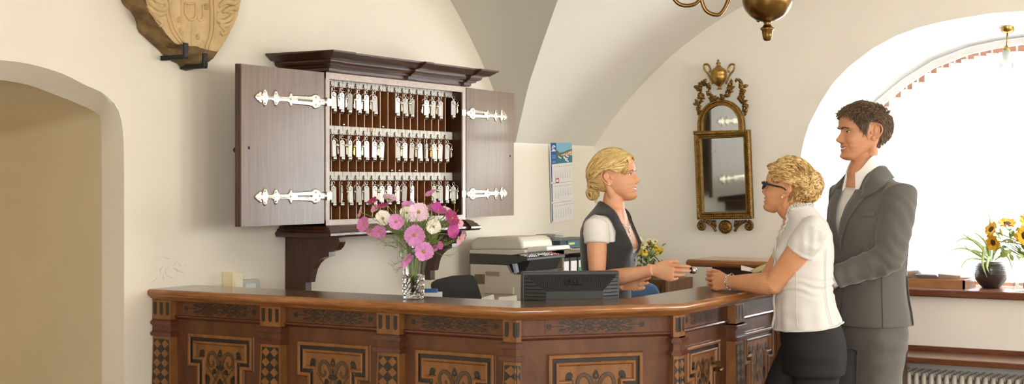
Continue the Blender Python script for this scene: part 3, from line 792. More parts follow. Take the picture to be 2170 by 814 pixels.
Wp = [xz(px, py, YB-.004 if px < 395 else (YB-.07 if py > 100 else YSf)) for px, py in W]; Fp = [xz(px, py, YSf) for px, py in Fc]
c = A(xz(410, -40, YSf)); w_ = starlike(Wp, c); f_ = starlike(Fp, c)
st = thing('stone_relief', 'fragment of a carved sandstone coat of arms mounted on the left wall', 'stone', (c[0], YB-.08, min(p[1] for p in w_)))
m = MB(); rings = []
def nz(p, s=14): return mnoise.noise(Vector((p[0]*s, p[1]*s, p[2]*s)))
for t, y in ((0, YB-.004), (.15, YB-.03), (.4, YB-.058), (.7, YB-.09), (.93, YB-.11), (1, YSf)):
    r = []
    for a, b in zip(w_, f_):
        q = a*(1-t)+b*t; k = 0 if t in (0,) else .012*math.sin(PI*t)+.004
        p3 = A((q[0], y, q[1])); d = unit(A((q[0]-c[0], q[1]-c[1]))); nn = nz(p3, 18)*k*1.6+nz(p3, 45)*k*.8
        r.append(p3+A((d[0]*nn, 0, d[1]*nn)))
    rings.append(r)
m.rings(rings, 0, smooth=True, cap=False)
f3 = rings[-1]; prev = f3
for t in (.93, .8, .6, .4, .2, .02):
    cur = [A((c[0]+(p[0]-c[0])*t, YSf-.002+.004*nz(A((p[0]*t, 0, p[2]*t)), 9), c[1]+(p[2]-c[1])*t)) for p in f3]
    m.rings([prev, cur], 1, smooth=True, cap=False); prev = cur
m.poly(prev, 1)
m.build('stone_block', [rough_stone, sand], st)
m = MB(); S = lambda x, y, d=0: A((on_y(x, y, YSf)[0], YSf-d, on_y(x, y, YSf)[2]))
def stroke(pts, r, d=.002, sub=5, taper=True):
    c_ = catmull([S(x, y, d) for x, y in pts], sub); n = len(c_)
    m.tube(c_, [1.25*r*(1-.5*abs(2*k/(n-1)-1)**3 if taper else 1) for k in range(n)], 8)
for pts, r in [([(352, -40), (350, 0), (354, 35), (364, 66), (382, 92)], .006), ([(360, -40), (358, 0), (362, 35), (372, 64), (388, 90)], .008), ([(443, -40), (445, 0), (447, 40), (444, 75), (434, 102)], .008), ([(451, -40), (453, 0), (455, 40), (451, 78), (441, 104)], .006),
               ([(384, -30), (384, 30), (384, 88)], .004), ([(406, 42), (406, 70), (405, 96)], .003),
               ([(392, 6), (391, 25), (396, 37), (404, 42), (412, 38), (414, 22), (413, 6)], .006), ([(392, 6), (402, 8), (413, 6)], .005), ([(416, 38), (424, 43), (430, 34), (428, 10)], .006),
               ([(308, -8), (322, 10), (338, 20), (350, 16), (346, 2), (334, 0)], .012), ([(315, -14), (330, 2), (344, 6), (352, -4)], .009), ([(312, 12), (326, 26), (342, 30), (352, 22)], .009), ([(322, 26), (334, 40), (343, 50), (338, 56)], .008), ([(328, 8), (340, 12), (346, 8)], .006),
               ([(463, 14), (476, 4), (496, 6), (508, -6)], .011), ([(470, 26), (488, 18), (502, 20)], .010), ([(462, 26), (458, 40), (468, 46), (484, 40), (492, 28), (480, 26)], .010), ([(462, 42), (470, 54), (484, 52), (492, 44)], .009), ([(463, 52), (472, 60), (478, 68), (470, 72), (466, 66)], .009), ([(484, 60), (490, 52), (494, 46)], .007)]: stroke(pts, r)
for x, y, R in [(381, 68, .018), (378, 42, .014), (436, 14, .014), (418, 78, .012)]:
    ctr_ = S(x, y, .003)
    for k in range(8):
        a = k*PI/4; m.tube([ctr_+A((math.cos(a), 0, math.sin(a)))*R*.3, ctr_+A((math.cos(a), 0, math.sin(a)))*R], [.002, .0035], 6)
    m.sphere(ctr_, .004, 8)
for k in range(16): 
    q = S(412+14*math.sin(k*2.1)+8, 50+k*3.0); m.sphere(q, .006+.003*math.sin(k*3), 8, sc=(1.3, .5, 1))
for k in range(7): m.sphere(S(396+8*math.sin(k*2.3), 14+3.2*k), .005, 8, sc=(1.2, .5, .9))
m.build('carving', [sand], st)
iron = mat('black_iron', '#2E2D2B', rough=.55, metal=.6)
for (xw, yw, xf, yf, yt), nm in (((352, 124, 394, 119, 92), 'left'), ((398, 144, 435, 138, 114), 'right')):
    pf = on_y(xf-3, yf, YSf-.012); m = MB(); ztp = on_y(xf, yt, YSf-.02)[2]
    x = pf[0]; m.box((x, (YSf-.02+YB)/2-.003, pf[2]-.004), (.024, YB-YSf+.016, .020)); m.box((x, YSf-.018, (pf[2]+ztp)/2-.004), (.026, .014, ztp-pf[2]+.012), bev=.003)
    o = m.build('iron_bracket', [iron]); tag(o, 'black iron bracket under the %s side of the carved stone' % nm, 'bracket'); recentre(o)
# ---------------- gilt mirror, leaning out from the wall at the top
gold = mat('antique_gilt', '#8C6A34', rough=.42, metal=.85, bump=.5, bscale=90, var=.45, vscale=30)
gold_hi = mat('bright_gilt', '#B08A46', rough=.35, metal=.9, bump=.2, bscale=120, var=.3, vscale=40)
mglass = mat('old_mirror_glass', '#AFB2AC', rough=.04, metal=1)
lean = math.radians(1.5); roll_m = math.radians(1.8); M0 = on_x(1538, 466, XR-.030); upv = A((-math.sin(lean), 0, math.cos(lean))); yw_ = math.radians(1.2); nv = A((-math.cos(lean)*math.cos(yw_), math.sin(yw_), -math.sin(lean))); rgt = unit(np.cross(upv, nv)); upv = unit(np.cross(nv, rgt));  rgt, upv = rgt*math.cos(roll_m)+upv*math.sin(roll_m), upv*math.cos(roll_m)-rgt*math.sin(roll_m)
mir = thing('wall_mirror', 'tall gilt framed mirror with arched top crowned by an urn', 'mirror', (M0[0], M0[1], M0[2]-.1))
def ML(px, py): q = plane_hit(px, py, M0, nv)-M0; return np.dot(q, rgt), np.dot(q, upv)
def MP(a, b, d=0): return M0+rgt*a+upv*b+nv*d
al, ar = ML(1476.5, 372)[0], ML(1594, 372)[0]; mc = (al+ar)/2; hw = (ar-al)/2; bb = ML(1538, 464)[1]; bt = ML(1533, 278)[1]
def MX(px, py): return ML(px, py)
m = MB(); fw = .045
rect = lambda i: [(mc-hw+i, bb+i), (mc+hw-i, bb+i), (mc+hw-i, bt-i), (mc-hw+i, bt-i)]
prof = [(0, 0), (0, .024), (.006, .032), (.013, .030), (.018, .022), (.030, .020), (.034, .026), (.041, .024), (fw, .010), (fw, .0)]
prev = None
for i, d in prof:
    cur = [MP(a, b, d-.004) for a, b in rect(i)]
    if prev: m.add(prev+cur, [[k, (k+1) % 4, 4+(k+1) % 4, 4+k] for k in range(4)], 0)
    prev = cur
m.poly([MP(a, b, -.006) for a, b in rect(0)], 0)
m.build('frame', [gold], mir)
m = MB()
def beads(p, q, r, gap, d, mi=0):
    L = np.linalg.norm(A(q)-A(p)); n = max(2, int(L/gap))
    for k in range(n+1):
        a, b = A(p)+(A(q)-A(p))*k/n; m.sphere(MP(a, b, d), r, 6, mi)
for i, r in ((.009, .006), (.038, .004)):
    rc = rect(i)
    for k in range(4): beads(rc[k], rc[(k+1) % 4], r, r*2.1, .028 if i < .02 else .024)
m.build('beading', [gold_hi], mir)
m = MB(); m.poly([MP(a, b, .006) for a, b in rect(fw-.002)]); m.build('mirror_glass', [mglass], mir)
# arched upper part
aw = (ML(1580, 260)[0]-ML(1481, 260)[0])/2; ac = mc-.004; at = ML(1530, 211)[1]
def arch_line(i, n=24):
    w = aw-i; h0 = bt-.005; top = at-i; r = min(w, top-h0); zc_ = top-w
    pts = [(ac-w, h0)]+[(ac-w*math.cos(t), zc_+w*math.sin(t)) for t in np.linspace(0, PI, n)]+[(ac+w, h0)]
    return pts
m = MB(); prev = None
for i, d in [(0, -.004), (0, .02), (.008, .028), (.016, .02), (.026, .022), (.032, .024), (.038, .008)]:
    cur = [MP(a, b, d) for a, b in arch_line(i)]
    if prev: n = len(cur); m.add(prev+cur, [[k, k+1, n+k+1, n+k] for k in range(n-1)], 0, True)
    prev = cur
m.box(MP(mc, bt-.006, .012), (.03, 2*hw, .020)); m.build('arched_frame', [gold], mir)
m = MB()
for i, r in ((.009, .005), (.033, .0035)):
    al_ = resample(arch_line(i), int(1.1/(r*2.2)/1.6))
    for a, b in al_: m.sphere(MP(a, b, .026), r, 6)
beads((mc-hw+.02, bt-.006), (mc+hw-.02, bt-.006), .005, .011, .026)
m.build('arch_beading', [gold_hi], mir)
m = MB(); m.poly([MP(a, b, .007) for a, b in arch_line(.037)]); m.build('arched_glass', [mglass], mir)
# urn, garlands, crest
ux, uy = ML(1526, 190); k_ = ML(1526, 125)[1]-uy
R_ = Matrix(((rgt[0], nv[0], upv[0]), (rgt[1], nv[1], upv[1]), (rgt[2], nv[2], upv[2])))
m = MB(); H = k_
up_ = [(.0001, 0), (.030, .0), (.032, .02), (.016, .05), (.014, .09), (.030, .13), (.062, .22), (.085, .36), (.092, .48), (.086, .50), (.094, .53), (.082, .62), (.055, .70), (.032, .74), (.028, .78), (.012, .80), (.026, .84), (.028, .87), (.010, .91), (.016, .95), (.0001, 1.0)]
m.lathe([(r*.58, z*H) for r, z in up_], MP(ux, uy, .012), 20, M=R_); m.build('urn', [gold_hi], mir)
for g in (-1, 1):
    m = MB(); pts = [ML(1526+g*x, y) for x, y in ((14, 178), (22, 160), (31, 148), (32, 138), (24, 137), (19, 146), (21, 154))]
    m.tube(catmull([MP(a, b, .014) for a, b in pts], 5), .0065, 8); m.build('urn_handle', [gold_hi], mir)
rl = random.Random(11)
def leafcluster(name, pts, n, s):
    m = MB()
    for k in range(n):
        t = k/(n-1)*(len(pts)-1); i = min(int(t), len(pts)-2); f = t-i
        px, py = A(pts[i])*(1-f)+A(pts[i+1])*f; a, b = ML(px+rl.uniform(-5, 5), py+rl.uniform(-3, 3))
        c0 = MP(a, b, .008+rl.uniform(0, .012)); ang = rl.uniform(0, 2*PI); L = s*rl.uniform(.7, 1.2)
        e1 = rgt*math.cos(ang)+upv*math.sin(ang); e2 = -rgt*math.sin(ang)+upv*math.cos(ang)
        vs = [c0-e1*L+nv*.002, c0-e1*L*.2+e2*L*.5+nv*.005, c0+e1*L*.5+e2*L*.4+nv*.004, c0+e1*L, c0+e1*L*.5-e2*L*.4+nv*.004, c0-e1*L*.2-e2*L*.5+nv*.005, c0+nv*.013]
        m.add(vs, [[0, 1, 6], [1, 2, 6], [2, 3, 6], [3, 4, 6], [4, 5, 6], [5, 0, 6], [0, 5, 4, 3, 2, 1]], 0)
        if k % 3 == 0: m.sphere(c0+nv*.012, .007, 8)
    return m.build(name, [gold], mir)
leafcluster('garland', [(1496, 176), (1484, 186), (1488, 206), (1480, 222), (1482, 240)], 40, .021)
leafcluster('garland', [(1566, 170), (1578, 186), (1572, 206), (1580, 222), (1582, 240)], 40, .021)
leafcluster('garland', [(1494, 172), (1504, 190), (1510, 208), (1522, 212), (1536, 208), (1548, 194), (1552, 176)], 46, .021)
m = MB(); bx = lambda x, y: ML(x, y)
cc = bx(1537.5, 481); rr_ = .044
m.lathe([(.0001, .016), (.012, .022), (.020, .012), (.026, .022), (.036, .016), (rr_, .010), (rr_, -.004)], MP(*cc, 0), 24, M=Matrix(((rgt[0], upv[0], nv[0]), (rgt[1], upv[1], nv[1]), (rgt[2], upv[2], nv[2]))))
for k in range(10): a = k*PI/5; m.sphere(MP(cc[0]+.026*math.cos(a), cc[1]+.026*math.sin(a), .018), .007, 8)
for g in (-1, 1):
    v0 = A(bx(1538+g*49, 479)); 
    sp_ = [(v0[0]+r*math.cos(t), v0[1]+r*math.sin(t)) for r, t in zip(np.linspace(.030, .006, 22), np.linspace(PI/2, PI/2-g*9.5, 22))]
    m.tube([MP(a, b, .008) for a, b in sp_], list(np.linspace(.011, .006, 22)), 8); m.sphere(MP(*v0, .012), .009, 8)
    pl = [ML(1538+g*x, y) for x, y in ((46, 468), (36, 472), (26, 480), (20, 490))]; m.tube(catmull([MP(a, b, .008) for a, b in pl], 4), .009, 8)
    for k in range(5):
        x = 22+k*5.2; a, b = ML(1538+g*x, 467); a2, b2 = ML(1538+g*(x-2-k*.6), 481-k*2.2); m.tube([MP(a, b, .008), MP(a2, b2, .010)], [.008, .006], 8)
m.build('crest', [gold], mir)
# ---------------- wall calendar
cal_tl = on_y(1163.3, 299.3, YB-.008); cal_br = on_y(1212.6, 469, YB-.008); cal_tr = on_y(1208.9, 300.5, YB-.008); cal_bl = on_y(1168.7, 470, YB-.008)
cw_ = (cal_tr[0]-cal_tl[0]+cal_br[0]-cal_bl[0])/2; ch_ = (cal_tl[2]-cal_bl[2]+cal_tr[2]-cal_br[2])/2
tilt = math.atan2(cal_bl[0]-cal_tl[0], ch_)*.95
ce = (cal_tl+cal_tr)/2
cal = thing('wall_calendar', 'narrow three month wall calendar with blue header and harbour picture', 'calendar', ce)
def CF(a, b, d):  # a right (m from centre), b down, d off the wall
    return ce+A((a*math.cos(tilt)+b*math.sin(tilt), -d, -b*math.cos(tilt)+a*math.sin(tilt)))
paper = mat('calendar_paper', '#E4E1DA', rough=.7); blue = mat('print_blue', '#2A5599', rough=.5); ink = mat('print_grey', '#85858A', rough=.8)
skyb = mat('print_sky', '#7FB6CC', rough=.5); hill = mat('print_hill', '#5C6B45', rough=.5); town = mat('print_town', '#C9A176', rough=.5); water = mat('print_water', '#2F7487', rough=.5); wht = mat('print_white', '#F2F2EE', rough=.5); red = mat('print_red', '#C0392B', rough=.5); roofc = mat('print_roof', '#A8664A', rough=.5)
hh_ = ch_*.272; hw_ = cw_/2; bl = cw_*.26
m = MB(); q2 = lambda pts: pts
fnC = lambda a, b, d: CF(a, b, d)
m.prism([(-hw_, 0), (hw_, 0), (hw_, hh_), (-hw_, hh_)], fnC, 0, .010, 0)
def area(pts, mi, d): m.poly([CF(-hw_+x*cw_, y*hh_, d) for x, y in pts], mi)
area([(0, 0), (.26, 0), (.26, 1), (0, 1)], 1, .0104); area([(.26, 0), (1, 0), (1, .5), (.26, .5)], 2, .0104)
area([(.26, .5), (1, .5), (1, 1), (.26, 1)], 5, .0104)
area([(.26, .35), (.34, .42), (.45, .62), (.44, .72), (.26, .78)], 3, .0107); area([(.45, .62), (.6, .52), (.8, .44), (1, .38), (1, .62), (.7, .66), (.5, .66)], 4, .0107); area([(.52, .60), (.7, .53), (1, .45), (1, .38), (.8, .42), (.6, .50)], 3, .0109)
for k in range(16): x = .55+.42*((k*.37) % 1); y = .50+.14*((k*.61) % 1); area([(x, y), (x+.035, y), (x+.035, y+.045), (x, y+.045)], 6 if k % 3 else 7, .0111)
for bxx, byy, s in ((.40, .68, .9), (.66, .72, 1.3), (.72, .84, 1.1), (.75, .64, .9)):
    area([(bxx-.10*s*.7, byy-.04*s), (bxx+.10*s, byy+.08*s), (bxx+.06*s, byy+.12*s), (bxx-.06*s, byy+.04*s)], 6, .0113); area([(bxx-.02*s, byy-.01*s), (bxx+.06*s, byy+.05*s), (bxx+.05*s, byy+.07*s), (bxx-.03*s, byy+.02*s)], 4, .0115)
# white swirl emblem and lines of lettering
em = [(.13+.075*math.cos(t)*(1-.03*t), .26-.10*math.sin(t)*(1-.03*t)) for t in np.linspace(.2, 5.4, 24)]
m.ribbon([(-hw_+x*cw_, y*hh_) for x, y in em], .0065, fnC, .0112, 6); m.ribbon([(-hw_+x*cw_, y*hh_) for x, y in [(.07, .27), (.13, .24), (.19, .20)]], .005, fnC, .0112, 6)
area([(.03, .37), (.23, .37), (.23, .42), (.03, .42)], 6, .0108)
for y in (.60, .66, .72, .86, .91): area([(.04, y), (.22, y), (.22, y+.025), (.04, y+.025)], 2, .0108)
m.build('header', [paper, blue, skyb, hill, town, water, wht, roofc], cal)
days = [(4, 31), (0, 30), (2, 31)]
for s in range(3):
    m = MB(); y0 = hh_+(ch_-hh_)/3*s; y1 = hh_+(ch_-hh_)/3*(s+1)-.003; d = .008-.0015*s
    m.prism([(-hw_, y0), (hw_, y0), (hw_, y1), (-hw_, y1)], fnC, 0, d, 0)
    m.poly([CF(a, b, d+.0004) for a, b in [(-hw_, y0), (-hw_+.012, y0), (-hw_+.012, y1-.008), (-hw_, y1-.008)]], 1)
    rws = (y1-y0)
    first, nd = days[s]
    for dd in range(1, nd+1):
        p = first+dd-1; col, row = p % 7, p//7
        vs, fs = text_mesh(str(dd), .013, 0); ax_ = -hw_+cw_*(.16+.115*col+.03); by_ = y0+rws*(.34+.105*row)
        m.add([CF(ax_+x, by_-y, d+.0006) for x, y, z in vs], fs, 2)
    for col in range(8): 
        a_ = -hw_+cw_*(.15+.11*col); m.poly([CF(a_+x, y0+rws*.13+y, d+.0005) for x, y in ((0, 0), (.008, 0), (.008, .006), (0, .006))], 2)
    if s == 0:
        vs = [(-hw_+cw_*.20, y1-.026), (-hw_+cw_*.34, y1-.026), (-hw_+cw_*.34, y1-.002), (-hw_+cw_*.20, y1-.002)]
        for i in range(4):
            a, b = A(vs[i]), A(vs[(i+1) % 4]); n = unit(A((-(b-a)[1], (b-a)[0])))*.003; m.poly([CF(*p, d+.0012) for p in (a-n, b-n, b+n, a+n)], 3)
    m.build('month_sheet', [paper, blue, ink, red], cal)
# small cream box and grey thermostat on the wall at the left
crm = mat('cream_plastic', '#E3D5B0', rough=.55); crm2 = mat('cream_lid', '#E9DFC4', rough=.6)
b0 = on_y(492, 576, YB-.05); b1 = on_y(512, 580, YB-.05); zb0 = on_y(495, 622, YB-.05)[2]
m = MB(); x0, x1 = b0[0]-.010, on_y(510, 590, YB-.05)[0]
m.prism([(x0, zb0), (x1, zb0), (x1, b0[2]-.012), (x0, b0[2])], lambda a, b, d: A((a, d, b)), YB-.003, YB-.062, 0)
wb_ = thing('wall_box', 'cream plastic box fixed to the wall at the left end of the counter', 'box', (x0, YB-.03, zb0)); m.build('housing', [crm], wb_)
m = MB(); m.box(((x0+x1)/2+.006, YB-.064, (zb0+b0[2])/2-.01), (x1-x0-.018, .006, b0[2]-zb0-.045), bev=.002); m.build('lid', [crm2], wb_)
gp = mat('grey_plastic', '#B5B3A5', rough=.5); lcd = mat('pale_screen', '#D5DDE0', rough=.25, spec=.6)
p0, p1 = on_y(512, 594, YB-.03), on_y(551, 591, YB-.03); zz = on_y(530, 622, YB-.03)[2]
th_ = thing('thermostat', 'small grey wall device with a pale screen above the counter top', 'thermostat', (p0[0], YB-.015, zz))
m = MB(); zt_ = on_y(530, 592.5, YB-.03)[2]
m.prism([(p0[0], zz), (p1[0], zz), (p1[0], zt_-.008), (p1[0]-.012, zt_), (p0[0]+.006, zt_), (p0[0], zt_-.006)], lambda a, b, d: A((a, d, b)), YB-.003, YB-.03, 0); m.build('case', [gp], th_)
m = MB(); m.box(((p0[0]+p1[0])/2-.004, YB-.031, (zz+zt_)/2-.004), ((p1[0]-p0[0])*.55, .004, zt_-zz-.03)); m.build('screen', [lcd], th_)
# ---------------- chandelier
chb = mat('bronze_brass', '#8A6C3C', rough=.26, metal=1, bump=.03, bscale=30, var=.25, vscale=6)
ZC = 5.3; ko = FPX/ZC; bc = P(1626, -6, ZC)
ch = thing('chandelier', 'brass ball chandelier with curved arms hanging over the counter', 'chandelier', bc)
m = MB(); rb = 54/ko
prof = [(rb*math.sin(t), -rb*.98*math.cos(t)) for t in np.linspace(.12, PI-.15, 28)]
m.lathe(prof, bc, 40); m.build('ball', [chb], ch)
fz = lambda y: -(y+6)/ko
m = MB(); m.lathe([(.0001, fz(87)), (5.5/ko, fz(86.5)), (9/ko, fz(83)), (10.5/ko, fz(75)), (11.5/ko, fz(66)), (15/ko, fz(62)), (15/ko, fz(60)), (10/ko, fz(56)), (7/ko, fz(51)), (9/ko, fz(46)), (14/ko, fz(43)), (14/ko, fz(41)), (12/ko, fz(38))], bc, 28); m.build('finial', [chb], ch)
m = MB(); H = ZT-bc[2]
m.lathe([(10/ko, rb*.9), (16/ko, rb*1.05), (10/ko, rb*1.2), (8/ko, rb*1.5), (20/ko, rb*1.9), (22/ko, rb*2.1), (9/ko, rb*2.4), (7/ko, rb*3.2), (.006, rb*3.6), (.006, H-.05), (.05, H-.03), (.055, H)], bc, 24); m.build('stem', [chb], ch)
def arm(ang, lift):
    m = MB(); L_ = [(8, 100), (40, 95), (70, 40), (84, -10), (98, -34), (112, -37), (130, -28), (139, -6), (134, 2), (140, -2), (152, -14), (172, -18), (190, -12), (206, 10), (214, 40), (214, 60)]
    pts = [bc+A((-r/ko*(SN*math.cos(ang)+CS*math.sin(ang)), r/ko*(CS*math.cos(ang)-SN*math.sin(ang)), (z+6*0)/ko+lift)) for r, z in L_]
    c_ = catmull(pts, 5); m.tube(c_, 4.2/ko, 8); a_ = m.build('arm', [chb], ch)
    e = pts[-1]; m = MB(); m.lathe([(.006, 0), (.03, .01), (.034, .014), (.01, .016), (.012, .02), (.012, .09)], e, 16); m.build('candle_cup', [chb], a_)
    m = MB(); m.lathe([(.010, .09), (.012, .10), (.014, .115), (.008, .14), (.001, .15)], e, 12); m.build('bulb', [mat('bulb_glass', '#FFF6E4', rough=.3)], a_)
arm(0, 0); arm(-PI/2, 0)
for a in (.6, 2.4, 4.2): arm(a, .30)
# ---------------- little pendant in the window arch
pc = on_x(2135, 52, 8.84)
pl = thing('pendant_lamp', 'small brass pendant lamp with ruffled glass shade under the window arch', 'lamp', pc)
pb = mat('pendant_brass', '#A88948', rough=.3, metal=1)
kz = FPX/np.dot(pc-CAM, A((CS, SN, 0)))
m = MB(); m.lathe([(.0001, .0), (13/kz, 0), (13.5/kz, -2/kz), (13.5/kz, -14/kz), (9/kz, -18/kz), (.0001, -18/kz)], pc, 20); m.build('canopy', [pb], pl)
m = MB(); e1 = pc+A((0, .006, -50/kz)); m.tube([pc+A((0, 0, -16/kz)), e1], 1.6/kz, 8); m.lathe([(2/kz, 6/kz), (4/kz, 3/kz), (8/kz, 0), (8/kz, -6/kz)], e1, 16); m.build('rod', [pb], pl)
shade = bpy.data.materials.new('frosted_shade_glass'); shade.use_nodes = True
b_ = shade.node_tree.nodes['Principled BSDF']; b_.inputs['Base Color'].default_value = lin('#B9C9BE'); b_.inputs['Roughness'].default_value = .15; b_.inputs['Alpha'].default_value = .6; b_.inputs['Specular IOR Level'].default_value = .8
m = MB(); m.lathe([(8/kz, -4/kz), (9/kz, -10/kz), (9/kz, -18/kz), (12/kz, -24/kz), (18/kz, -30/kz), (21/kz, -36/kz), (19/kz, -41/kz), (23/kz, -45/kz)], e1, 36, cap=False, rfun=lambda a, z: 1+(.10*math.sin(8*a) if z < -26/kz else 0)); m.build('shade', [shade], pl)
m = MB(); m.sphere(e1+A((0, 0, -22/kz)), 7/kz, 14, sc=(1, 1, 1.3)); m.build('bulb', [MATS['bulb_glass']], pl)
# ---------------- vertical blinds
XBL = 9.0
fab = bpy.data.materials.new('translucent_blind_fabric'); fab.use_nodes = True
nt = fab.node_tree; nt.nodes.clear(); o_ = nt.nodes.new('ShaderNodeOutputMaterial'); d_ = nt.nodes.new('ShaderNodeBsdfDiffuse'); t_ = nt.nodes.new('ShaderNodeBsdfTranslucent'); x_ = nt.nodes.new('ShaderNodeMixShader')
d_.inputs[0].default_value = (.9, .9, .9, 1); t_.inputs[0].default_value = (.92, .93, .95, 1); x_.inputs[0].default_value = .6
nt.links.new(d_.outputs[0], x_.inputs[1]); nt.links.new(t_.outputs[0], x_.inputs[2]); nt.links.new(x_.outputs[0], o_.inputs[0])
rail_m = mat('white_rail', '#F4F4F2', rough=.4)
edges = [1865.6, 1889.8, 1915, 1938.7, 1965, 1990.6, 2016.8, 2043, 2069.7, 2096, 2122.6, 2148.8]; tops = [226.6, 207, 190, 175, 156, 144, 134, 126, 119, 113, 111, 109]
blind = thing('vertical_blind', 'white vertical slat blind hanging from a curved rail in the arched window', 'blind', (XBL, vw, sillz+.02))
yl_ = [on_x(e, 300, XBL)[1] for e in edges]; stp = (yl_[0]-yl_[-1])/11
pts_t = sorted([(on_x(e+12, t, XBL)[1], on_x(e+12, t, XBL)[2]) for e, t in zip(edges, tops)])
ft = lambda y: float(np.interp(vw+abs(y-vw), [vw]+[p[0] for p in pts_t if p[0] > vw], [pts_t[0][1]]+[p[1] for p in pts_t if p[0] > vw]))
ysl = [y-stp/2 for y in yl_]
while ysl[-1]-stp > vw-(ysl[0]-vw): ysl.append(ysl[-1]-stp)
def slat_mesh(m, y, zt2, zb2):
    w2 = .049; n = 4
    for i in range(n):
        a0, a1 = -1+2*i/n, -1+2*(i+1)/n
        f = lambda a: (XBL+.020*a+.003*(1-a*a), y-w2*a)
        m.add([(*f(a0), zb2), (*f(a1), zb2), (*f(a1), zt2), (*f(a0), zt2)], [[0, 1, 2, 3]], 0, True)
for y in ysl:
    m = MB(); slat_mesh(m, y, ft(y), sillz+.025); s_ = m.build('slat', [fab], blind)
    m = MB(); m.tube([A((XBL, y+.02, ft(y)-.01)), A((XBL, y+.02, ft(y)+.05))], .006, 6); m.box((XBL, y+.02, ft(y)-.004), (.01, .05, .012)); m.build('hanger', [rail_m], s_)
m = MB()
rail = [A((XBL-.01, y, z)) for y, z in ari]
pr = []
for k, p in enumerate(rail):
    t = unit(rail[min(k+1, len(rail)-1)]-rail[max(k-1, 0)]); nr = np.cross(t, A((1, 0, 0))); nr = nr if nr[2] < 0 or abs(nr[2]) < .05 else -nr
    if k > 0 and abs(p[2]) and nr[2] > 0: nr = -nr
    pr.append([p+nr*.002, p+nr*.040, p+nr*.040+A((.035, 0, 0)), p+nr*.002+A((.035, 0, 0))])
m.rings(pr, 0, smooth=False); m.build('rail', [rail_m], blind)
# ---------------- sill, shelf, radiator
sillw = wood('sill_wood', '#74452A', '#54301D', rough=.3, stretch=(20, 3, 20), coat=.4)
m = MB(); m.box(((XR-.06+XI+.06)/2, vw+.02, sillz-.022), (XI+.12-XR, ws*2-2*vw+.26, .044), bev=.006); o = m.build('trim_2', [sillw]); struct(o)
m = MB(); zs = .523; m.box((XR-.19, 1.7, zs-.018), (.38, 2.5, .034), bev=.004); m.box((XR-.012, 1.7, zs+.012), (.024, 2.5, .03))
o = m.build('radiator_shelf', [wood('shelf_wood', '#7A4A2C', '#54301B', rough=.3, stretch=(20, 3, 20), coat=.4)]); tag(o, 'long brown wooden shelf over the radiator under the window', 'shelf'); recentre(o)
radm = mat('radiator_enamel', '#D2CABB', rough=.4, var=.08, vscale=20)
rad = thing('radiator', 'cream ribbed radiator under the brown shelf below the window', 'radiator', (XR-.18, 1.7, .08))
ya = on_x(1903, 800, XR-.27)[1]; yb_ = on_x(1903+15.75, 800, XR-.27)[1]; dy = ya-yb_; rt = on_x(1903, 786, XR-.27)[2]
col0 = None; nco = int(2.0/dy)
for k in range(nco):
    if col0 is None:
        m = MB()
        for xx in (-.09, -.03, .03, .09): m.tube([A((xx, 0, .01)), A((xx, 0, .03)), A((xx, 0, rt-.12)), A((xx*.96, 0, rt-.09)), A((xx*.9, 0, rt-.083))], [.010, .0155, .0155, .013, .006], 10)
        m.box((0, 0, .035), (.2, dy*.8, .022), bev=.008); m.box((0, 0, rt-.12), (.2, dy*.55, .03), bev=.008)
        col0 = m.build('column', [radm], rad, local=True); cobj = col0
    else: cobj = col0.copy(); COL.objects.link(cobj)
    cobj.location = (0, 2.62-k*dy-1.7+.0, 0)
m = MB(); m.tube([A((XR-.18, 2.66, .115)), A((XR-.18, 2.66-nco*dy, .115))], .012, 8)
for yy in (2.4, 1.0):
    for xx in (-.05, .05): m.box((XR-.18+xx, yy, .045), (.03, .03, .09))
m.build('feet', [radm], rad)
# ================================================================ THINGS BEHIND THE COUNTER
beige = mat('printer_beige', '#D6CFBF', rough=.5); pwhite = mat('printer_white', '#EFEDE6', rough=.45); pdark = mat('printer_dark_grey', '#4B463F', rough=.5); pblack = mat('printer_cavity', '#22211F', rough=.6); pgrey = mat('printer_mid_grey', '#8E8C86', rough=.5); pblue = mat('pale_blue_plastic', '#A9B8C4', rough=.4)
XP = 6.88
def zp(zx, zy): return 980+zx/4.79, 480+zy/4.79
def SP(zx, zy): q = on_x(*zp(zx, zy), XP); return (q[1], q[2])
pr_ = thing('office_printer', 'beige and grey multifunction printer behind the counter', 'printer', (XP+.2, 4.15, .74))
def side(m, pts, xa, xb, mi=0): m.prism([SP(*p) for p in pts], lambda a, b, d: A((XP+d, a, b)), xa, xb, mi)
def bevel_obj(o, w=.008, seg=3):
    md = o.modifiers.new('b', 'BEVEL'); md.width = w; md.segments = seg; md.limit_method = 'ANGLE'; md.angle_limit = .6
    for p in o.data.polygons: p.use_smooth = True
    w2 = o.modifiers.new('wn', 'WEIGHTED_NORMAL')
    return o
WP = .42
m = MB(); side(m, [(70, 240), (66, 175), (86, 140), (130, 113), (300, 108), (545, 110), (575, 122), (596, 160), (610, 238)], .01, WP-.06); bevel_obj(m.build('feeder_cover', [beige, pwhite], pr_), .02)
m = MB(); side(m, [(68, 238), (632, 236), (634, 272), (500, 292), (70, 275)], 0, WP-.03); bevel_obj(m.build('lid', [beige], pr_), .006)
m = MB(); side(m, [(625, 215), (830, 206), (840, 250), (630, 272)], .03, .30); bevel_obj(m.build('paper_slope', [pwhite], pr_), .01)
m = MB(); side(m, [(72, 276), (500, 292), (520, 300), (520, 385), (72, 378)], .002, WP-.01); m.build('scanner_body', [pdark], pr_)
m = MB(); side(m, [(500, 292), (660, 322), (660, 350), (500, 385)], .0, WP+.02); bevel_obj(m.build('control_panel', [pdark], pr_), .004)
kb = pr_.children[-1]; m = MB(); a0 = A(SP(510, 290)); a1 = A(SP(655, 320))
